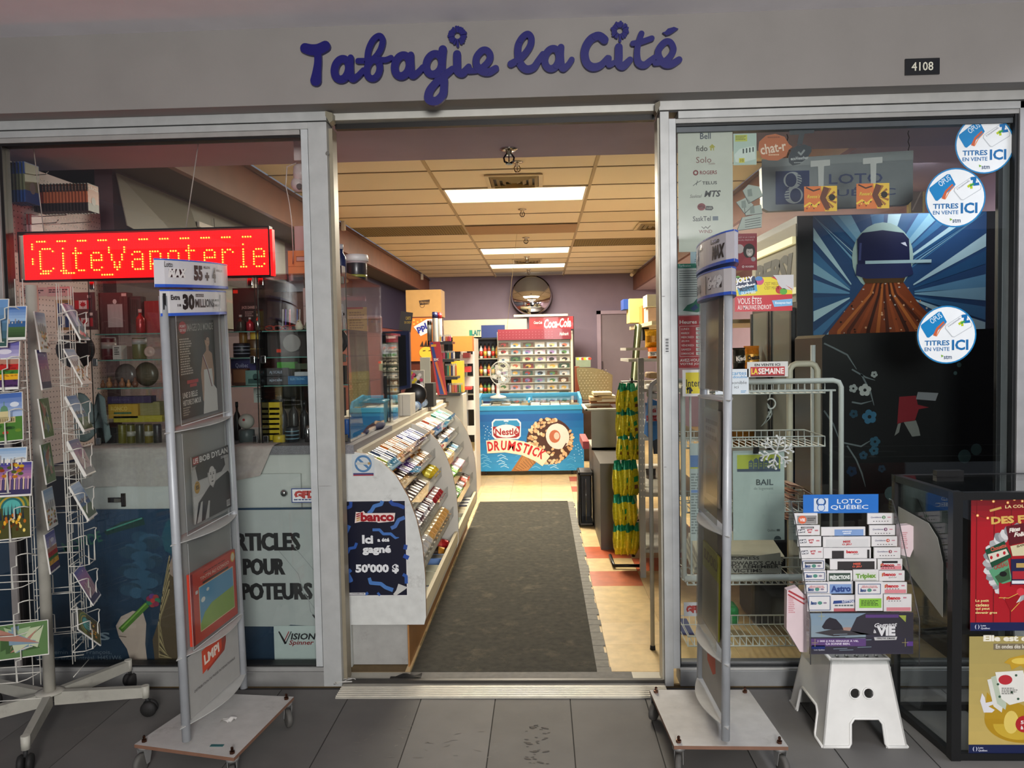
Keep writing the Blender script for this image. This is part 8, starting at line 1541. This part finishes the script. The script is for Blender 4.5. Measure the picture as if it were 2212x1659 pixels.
# drinks cooler seen from its side, picture of a bottle
QX,QY,QZ=PY(1722,700,4.30).x,4.30,PY(1900,462,4.30).z
PC=thing('drinks_cooler','tall drinks cooler whose side shows a huge cola bottle picture','cooler',(QX+.5,4.9,0))
m=MB();m.box((QX,QY,0),(QX+1.16,QY+.9,QZ),'1c1e20');m.build('cabinet',BLACK,PC)
c=cvY(1756,466,QY-.002,eps=.001);c.slab(1756,466,2128,900,'1c4468',.002);c.grad(1756,466,2128,900,'2a4a74','143a5c',.5,8)
rz=random.Random(11)
for k in range(34):
    a=-PI+PI*(k+.3)/34+rz.uniform(-.04,.04)+(.35 if k>26 else-.35 if k<8 else 0);q=[]
    for w_,rr2 in((-.02,70),(-.035,420),(.035,420),(.02,70)):
        x=1905+rr2*math.cos(a+w_);y=640+rr2*1.0*math.sin(a+w_);q.append((min(max(x,1757),2127),min(max(y,467),899)))
    c.poly(q,('7ca8bc','3a6c94','a4c4cc','245078','5a8cac')[k%5],1+k*.02)
c.ell(1906,560,66,76,'9ab4ac',2,24)
c.poly([(1880,600),(1940,600),(1985,665),(2040,720),(2060,900),(1770,900),(1790,720),(1845,650)],'7a3a1c',3)
for k in range(11):x=1812+21*k;c.line([(1892+3.6*k,606),(1880+6*k,640),(x,720),(x-6,890)],[3,5,8,10],('a8602c','4a2214','8c4420','3a1c12')[k%4],3.5+k*.02)
for k in range(150):x=rz.uniform(1795,2035);y=rz.uniform(610,880);c.ell(x,y,rz.uniform(1,2.8),rz.uniform(1,2.6),('d0a078','2a1610','b8b0a8')[k%3],4.4+k*.004,6)if abs(x-1910)<(y-590)*.95+20 else None
c.poly([(1851,520),(1862,506),(1905,501),(1950,508),(1962,522),(1964,572),(1940,582),(1880,582),(1852,574)],'161c40',5);c.poly([(1850,574),(1966,574),(1972,598),(1950,606),(1870,606),(1848,598)],'222a50',5.4);c.poly([(1862,604),(1955,604),(1950,616),(1868,616)],'4a3418',5.2)
c.line([(1858,528),(1856,566)],5,'3c4470',6);c.poly([(1944,530),(1954,528),(1958,538),(1950,534)],'c8ccd8',6);c.rect(1868,567,2010,574,'9cb8bc',6)
c.mb.build('side_picture',GLOSSY,PC)
U_=Canvas((QX-.003,QY+.9,QZ-.0),(0,-1,0),(0,0,-1),.001,0,0,eps=.0008)
U_.mb=MB();U_.slab(10,40,890,470,'9c9888',.03);U_.text('PEPSI',60,190,840,360,'26282c',2,bold=.06,shear=.2);U_.mb.build('header',PAPER,PC);U_.mb=MB();U_.slab(10,390,890,425,'fff0b8',-.02);U_.slab(10,110,890,150,'fff0b8',-.02);U_.mb.build('light_tube',GLOWDIM,PC)
for k in(0,1):
    m=MB();y0=QY+.04+.43*k;m.box((QX-.02,y0,.15),(QX,y0+.03,QZ-.5),'121416');m.box((QX-.02,y0+.38,.15),(QX,y0+.41,QZ-.5),'121416');m.box((QX-.02,y0+.03,.15),(QX-.004,y0+.38,.20),'121416');m.build('door_frame',BLACK,PC);g_=MB();g_.box((QX-.012,y0+.03,.2),(QX-.008,y0+.38,QZ-.5),'6a6e68');g_.build('door_glass',GLOSSY,PC)
# black cabinet with printed branches and blossoms
BXa=PY(1776,900,3.75).x;zB=PY(1800,724,3.75).z;c=cvY(1776,724,3.75,eps=.0008);c.slabpoly([(1776,730),(1783,723),(2165,716),(2172,722),(2172,1400),(1776,1400)],'0e1011',.4)
for P in([(1780,742),(1800,752),(1830,768),(1850,800)],[(1840,800),(1870,818),(1890,825)],[(1840,872),(1860,876),(1884,870)],[(1780,890),(1800,920),(1815,960)],[(1815,960),(1860,970),(1885,955)],[(1830,968),(1850,1000),(1862,1030),(1870,1060)],[(1860,810),(1880,850),(1888,880)]):c.line(P,[3.5]*(len(P)-1)+[1.2],'5c6668',1)
for q,(x,y,s_,cc)in enumerate(((1843,842,9,'8a9290'),(1868,846,13,'9aa09c'),(1878,905,15,'2c5a74'),(1844,898,9,'1c3c4c'),(1888,812,7,'8a9290'),(1890,960,11,'244a5c'),(1865,990,9,'1e3e50'),(1888,980,10,'244a5c'),(1840,1025,11,'142c44'),(1905,1020,8,'1c3444'))):
    for k in range(5):a=2*PI*k/5+q;c.ell(x+s_*.6*math.cos(a),y+s_*.6*math.sin(a),s_*.5,s_*.5,cc,2+k*.02,9)
    c.ell(x,y,s_*.28,s_*.28,'101416',3,8)
for x,y,r in((2083,995,14),(2108,980,12),(2070,794,5),(2062,812,4),(1925,1075,14)):c.ell(x,y,r,r*1.1,'4a6668',2,12)
c.poly([(1942,862),(1978,860),(1982,880),(2006,886),(1984,890),(1976,915),(1950,918),(1938,922)],'701c24',2);c.poly([(1982,852),(2026,855),(2020,872),(1978,868)],'74787c',2.5);c.poly([(1940,920),(1946,920),(1942,940),(1932,948)],'6a6e6a',2);c.poly([(1952,918),(1978,914),(1984,930),(1988,948),(1970,950)],'6a6e6a',2)
one(c.mb,'black_cabinet',mat('black_printed_panel',.3,noise=.02),'black cabinet printed with faint branches and blossoms behind the window','cabinet')
# ================================================================== white tube newspaper rack
YN=3.42;NW=thing('newspaper_rack','white tube and wire newspaper rack behind the right window','display rack',(1.0,3.55,0));WT_='c6ccc8'
def T_(pts,r=.0115,col=WT_,nm='tube',n=10):m=MB();m.tube(pts,r,n,col);m.build(nm,PAINT,NW)
xl,xr=PY(1476,1000,YN).x,PY(1817,1000,YN).x;zt3=PY(1650,824,YN).z;zb3=PY(1650,1248,YN).z
T_([(xl,YN,zb3),(xl,YN,zt3-.03),(xl+.01,YN,zt3-.008),(xl+.035,YN,zt3),(xr-.035,YN,zt3),(xr-.01,YN,zt3-.008),(xr,YN,zt3-.03),(xr,YN,zb3)])
T_([(xl,YN,zb3),(xr,YN,zb3)],.016);T_([(xl+.02,YN+.012,zt3-.045),(xr-.02,YN+.012,zt3-.045)],.005);T_([(xl+.035,YN+.012,zb3),(xl+.035,YN+.012,zt3-.045)],.005);T_([(xr-.04,YN+.012,zb3),(xr-.04,YN+.012,zt3-.045)],.006)
for x in(xl,xr):T_([(x,YN+.35,0),(x,YN+.35,1.42)],.0115);T_([(x,YN,zb3),(x,YN+.35,zb3)],.0115)
a0,a1=PY(1706,800,3.75).x,PY(1766,800,3.75).x;za=PY(1735,786,3.75).z;T_([(a0,3.75,0),(a0,3.75,za-.03),(a0+.012,3.75,za-.008),(a0+.03,3.75,za),(a1-.03,3.75,za),(a1-.012,3.75,za-.008),(a1,3.75,za-.03),(a1,3.75,0)],.015,'c0bca8')
def basket(z,x0,x1,y0,y1,h=.045):
    m=MB()
    for zz in(z,z+h):m.tube([(x0,y0,zz),(x1,y0,zz),(x1,y1,zz),(x0,y1,zz)],.0022,5,WT_,closed=True)
    n_=int((x1-x0)/.028)
    for k in range(n_+1):x=x0+(x1-x0)*k/n_;m.tube([(x,y0,z+h),(x,y0,z),(x,y1,z),(x,y1,z+h)],.0016,4,WT_)
    m.build('wire_basket',PAINT,NW)
for yy in(850,965,1105,1262,1395):basket(PY(1700,yy,YN+.03).z,xl+.02,xr-.06,YN+.03,YN+.30)
# sheets in the rack
c=cvY(1583,975,YN-.016,eps=.0005);c.slab(1583,974,1694,1171,'a9bab4',.002);c.rect(1584,974,1694,979,'9aa8a4',1);c.rect(1592,983,1685,1014,'a8b43c',1);c.rect(1592,1014,1685,1020,'3c4a5c',2)
for k in range(6):x=1617+11*k;c.poly([(x,1014),(x,998-(k%3)*4),(x+5,994-(k%3)*4),(x+10,998-(k%3)*4),(x+10,1014)],'4a5c68',2);[c.rect(x+2+3*(q%2),1001+5*(q//2),x+3.5+3*(q%2),1004+5*(q//2),'a8b43c',3)for q in range(4)]
c.text('BAIL',1633,1037,1670,1050,'3c4846',1,bold=.02);c.text('de logement',1628,1054,1670,1062,'6a7874',1);c.text('Québec',1657,1147,1675,1153,'4a5856',1);c.rect(1677,1147,1684,1152,'4a5856',1);c.ell(1679,1170,8,8,'38484c',1,14,PI,2*PI)
one(c.mb,'lease_form',PAPER,'large pale green sheet reading BAIL de logement','form');bx('binder_clip','black binder clip at the top of the BAIL sheet','clip',(1628,966,1640,980),YN-.03,'141414',.01)
c=cvY(1490,962,YN-.01,eps=.0005);c.slab(1490,958,1580,1172,'b0bcba',.002);c.rect(1491,984,1578,1010,'5c7cac',1);c.rect(1491,1010,1578,1013,'b8b83c',1.4);c.small(1492,1024,1570,1160,'7c8886',22,1,3);c.rect(1492,1060,1570,1066,'6a8ac0',2);one(c.mb,'form_sheet',PAPER,'pale form with a blue heading beside the BAIL sheet','form')
zs=zb3+.03
for k in range(7):m=MB();y_=YN+.03;x0=PY(1500,1230,YN).x;x1=PY(1688,1230,YN).x;m.sheet(lambda u,v:(x0+(x1-x0)*u+.004*k,y_+.24*v,zb3+.02+.012*k+.006*math.sin(u*5+k)+.05*v),8,4,.008,('c0bca8','9a978a')[k%2]);one(m,'newspaper',PAPER,'folded newspaper in the lowest pile of the rack, %s'%('bottom one','second from the bottom','third from the bottom','fourth from the bottom','third from the top','second from the top','top one')[k],'newspaper','newspapers in the lowest pile')
c=cvY(1515,1200,YN+.015,eps=.0006);c.slabpoly([(1512,1204),(1600,1206),(1685,1195),(1688,1240),(1512,1240)],'8a887c',.002);c.text("EDWARD'S CALL",1573,1213,1688,1222,'26241f',1,bold=.03);c.text('TO REMEMBER',1577,1222,1682,1229,'26241f',1,bold=.03);c.text('VICTIMS',1582,1230,1646,1238,'26241f',1,bold=.03);c.text('EXPRESS',1580,1203,1640,1210,'26241f',1,bold=.03);one(c.mb,'newspaper',PAPER,'newspaper front page with large black headline facing the window','newspaper')
for k in range(6):m=MB();m.sheet(lambda u,v:(PY(1690,1100,3.6).x+.11*u+.004*k,3.55+.12*v,1.42+(750-1105+14*k)*3.6/F*1.0-.05*u*u-.02),5,3,.01,('c89c84','b88468','d0a890')[k%3]);one(m,'pink_newspaper',PAPER,'salmon newspaper of the small pile beside the BAIL sheet, %s'%('first','second','third','fourth','fifth','sixth')[k],'newspaper','salmon newspapers')
# chip bags, snowflake, hook hanger seen through the window
m=MB();z=PY(1600,798,4.9).z;X0=PY(1575,800,4.9).x;m.box((X0,4.84,z-.03),(X0+.22,5.1,z-.002),'b8b4a8');m.box((X0,5.08,0),(X0+.22,5.1,z),'b8b4a8');z=PY(1600,965,4.9).z;m.box((X0,4.84,z-.03),(X0+.22,5.1,z-.002),'b8b4a8');one(m,'snack_shelf',PAINT,'white shelf carrying the chip bags behind the candy sticker','shelf')
chipbag(1583,752,26,46,4.9,'1c1a18','3c3a34','black chip bag behind the candy sticker','Ked');chipbag(1607,748,32,50,4.95,'d8801c','e8a83c','orange cheese puff bag beside the black chip bag','Cheetos','2a1a10');pass
chipbag(1580,930,50,34,4.95,'8a5a1c','6a4414','orange bag low behind the newspapers');m=MB();q0=PY(1640,1180,3.9);m.box((PY(1610,1200,4.0).x,3.85,0),(PY(1735,1200,4.0).x,4.15,.62),'1c1e22');one(m,'dark_bin',BLACK,'dark grey bin on the floor behind the newspaper rack','bin',bevel=.03)
p=PY(1677,977,3.2);m=MB()
for k in range(6):
    a=PI/3*k+.26;d=Vector((math.cos(a),0,math.sin(a)));L=.068;m.tube([p,p+d*L],.0035,6,'b8bcb8');
    for q in(.45,.75):
        for s_ in(-1,1):e=Vector((math.cos(a+s_*.8),0,math.sin(a+s_*.8)));m.tube([p+d*L*q,p+d*L*q+e*.022],.003,5,'c4c8c4');m.lathe([(.005,-.002),(.005,.002)],p+d*L*q+e*.022,8,'c8ccc8',M=RX90)
m.lathe([(.009,-.004),(.009,.002),(.004,.006)],p,14,'d8dcd8',M=RX90);one(m,'snowflake_ornament',PLASTIC,'clear plastic snowflake ornament hanging over the BAIL sheet','ornament')
p=PY(1663,870,3.445);m=MB();m.tube([PY(1664,845,3.445),PY(1662,862,3.445)],.003,6,'c0c0b8');m.tube([PY(1665+10*math.cos(t),872-11*math.sin(t),3.445)for t in[2.4-.45*k for k in range(11)]],.0035,6,'b4b8b2');m.sheet(lambda u,v:PY(1655+12*v*(1-v)*2+10*u*math.sin(v*PI)-12*v**2*(1-u*.0)*(v>.0),868+54*v,3.445),3,8,.001,'9aa09a');one(m,'plastic_hanger',PLASTIC,'empty white plastic hook hanger on the wire basket','hanger')
# ------------------------------------------------------------------ a few more things seen through the narrow display case
c=cvY(750,664,4.10,eps=.0005);c.slab(748,664,792,716,'d8b85c',.001);c.rect(748,664,784,668,'b84838',1);c.small(754,674,788,712,'9a7c34',7,1,3);one(c.mb,'yellow_notice',PAPER,'yellow handwritten sheet on the back glass of the narrow case','notice')
m=MB();m.sheet(lambda u,v:(PY(756+40*u+6*v,800,4.5).x,4.5+.03*math.sin(u*11),PY(775,716+165*v,4.5).z),14,6,.004,'b4b890');one(m,'hanging_smock',CLOTH,'pale green cloth hanging behind the narrow display case','cloth')
bx('pink_bundle','pale cream sack slumped behind the narrow display case','sack',(752,838,790,905),4.75,'d8b890',.15,ZK,m=CLOTH,bevel=.03)
bx('candy_jar','jar of reddish candy on the glass shelf beside the yellow sheet','jar',(795,684,822,712),4.5,'8a4030',.05,1.54,m=GLOSSY,art=lambda c,x0,y0,x1,y1:[c.ell(x0+4+5*k,y0+6+5*(k%3),3,3,('b8502c','5a2a4a','8c6a3c')[k%3],1+.1*k,8)for k in range(5)])
m=MB();m.box((-1.27,4.4,1.52),(-.60-.27,4.7,1.535),'ffffff');m.box((-.90,4.4,ZK),(-.885,4.7,1.535),'ffffff');one(m,'glass_stand',CLEAR,'clear glass stand behind the narrow display case','stand')
# marks trodden into the tiles, torn tape at the threshold
m=MB();rz=random.Random(8)
for k in range(34):
    p=PZ(rz.gauss(1150,14)if k%2 else rz.gauss(1168,9),rz.uniform(1560,1650),.0012);a=rz.uniform(-.6,.6);s=rz.uniform(.003,.010);m.add([p+Vector((s*math.cos(t)*1.6,s*.5*math.sin(t)+s*a*math.cos(t),0))for t in[2*PI*q/7 for q in range(7)]],[tuple(range(7))],'3a3532')
o=m.build('dried_spots',RUBBER,fl);o['kind']='stuff'
m=MB();rz=random.Random(12)
for k in range(46):
    p=PZ(rz.uniform(760,1060),rz.uniform(1545,1640),.0009);a=rz.uniform(0,6.3);s=rz.uniform(.006,.02);m.add([p+Vector((s*math.cos(t)*math.cos(a)-.002*math.sin(t)*math.sin(a),s*math.cos(t)*math.sin(a)*.6+.002*math.sin(t),0))for t in[2*PI*q/8 for q in range(8)]],[tuple(range(8))],'6f6b65')
o=m.build('scuff_marks',RUBBER,fl);o['kind']='stuff'
m=MB();p=PZ(868,1468,.008);m.sheet(lambda u,v:p+Vector((.13*u-.05,.05*v-.02+.02*u,.006+.006*math.sin(u*9+v*4))),8,4,.002,'1c1b1a');one(m,'torn_tape',RUBBER,'crumpled black tape at the foot of the candy shelves by the threshold','tape')
bx('green_bag','bright green bag on the floor behind the edge-on magazine stand','bag',(1566,1312,1598,1352),3.75,'1c9a4c',.12,None,m=FOIL,bevel=.02);bx('blue_crate','dark blue crate low in the corner of the right window','crate',(1472,1366,1500,1405),3.75,'1c2c6c',.2,None,bevel=.004)
bx('wall_picture','pale gold picture frame on the wall beside the cola bottle picture','picture',(1963,402,1998,462),5.4,'d8c884',.03,None,m=PAINT,art=lambda c,x0,y0,x1,y1:(c.rect(x0+5,y0+5,x1-5,y1-3,'8a8478',1),c.line([(x0+8,y1-8),(x1-8,y0+12)],3,'b8b0a0',2)))
for k,(x0,y0,x1,y1,cc,lb)in enumerate(((1402,805,1424,818,'c8a878','bread bag on the wire shelf inside the door post'),(1404,832,1424,846,'d0ccc4','folded white newspapers beside the tube frame, upper'),(1406,850,1424,862,'b8b4ac','folded white newspapers beside the tube frame, lower'))):bx('shelf_goods',lb,'goods',(x0,y0,x1,y1),4.6,cc,.2,None,m=PAPER,bevel=.01)
for(x,y,w_,h_)in((707,331,8,10),(1433,640,8,1.5),(1437,1009,7,1.2),(702,1050,30,.8)):
    c=cvY(x,y,YF-.0006,eps=.0002);c.ell(x,y,w_/2,h_/2,'6a6862',0,10,tilt=.5 if h_>5 else 0);c.mb.v=[tuple(Vector(v)-(W1 if x<1000 else W2).location)for v in c.mb.v];_build(c.mb,'scratch',PAINT,W1 if x<1000 else W2)
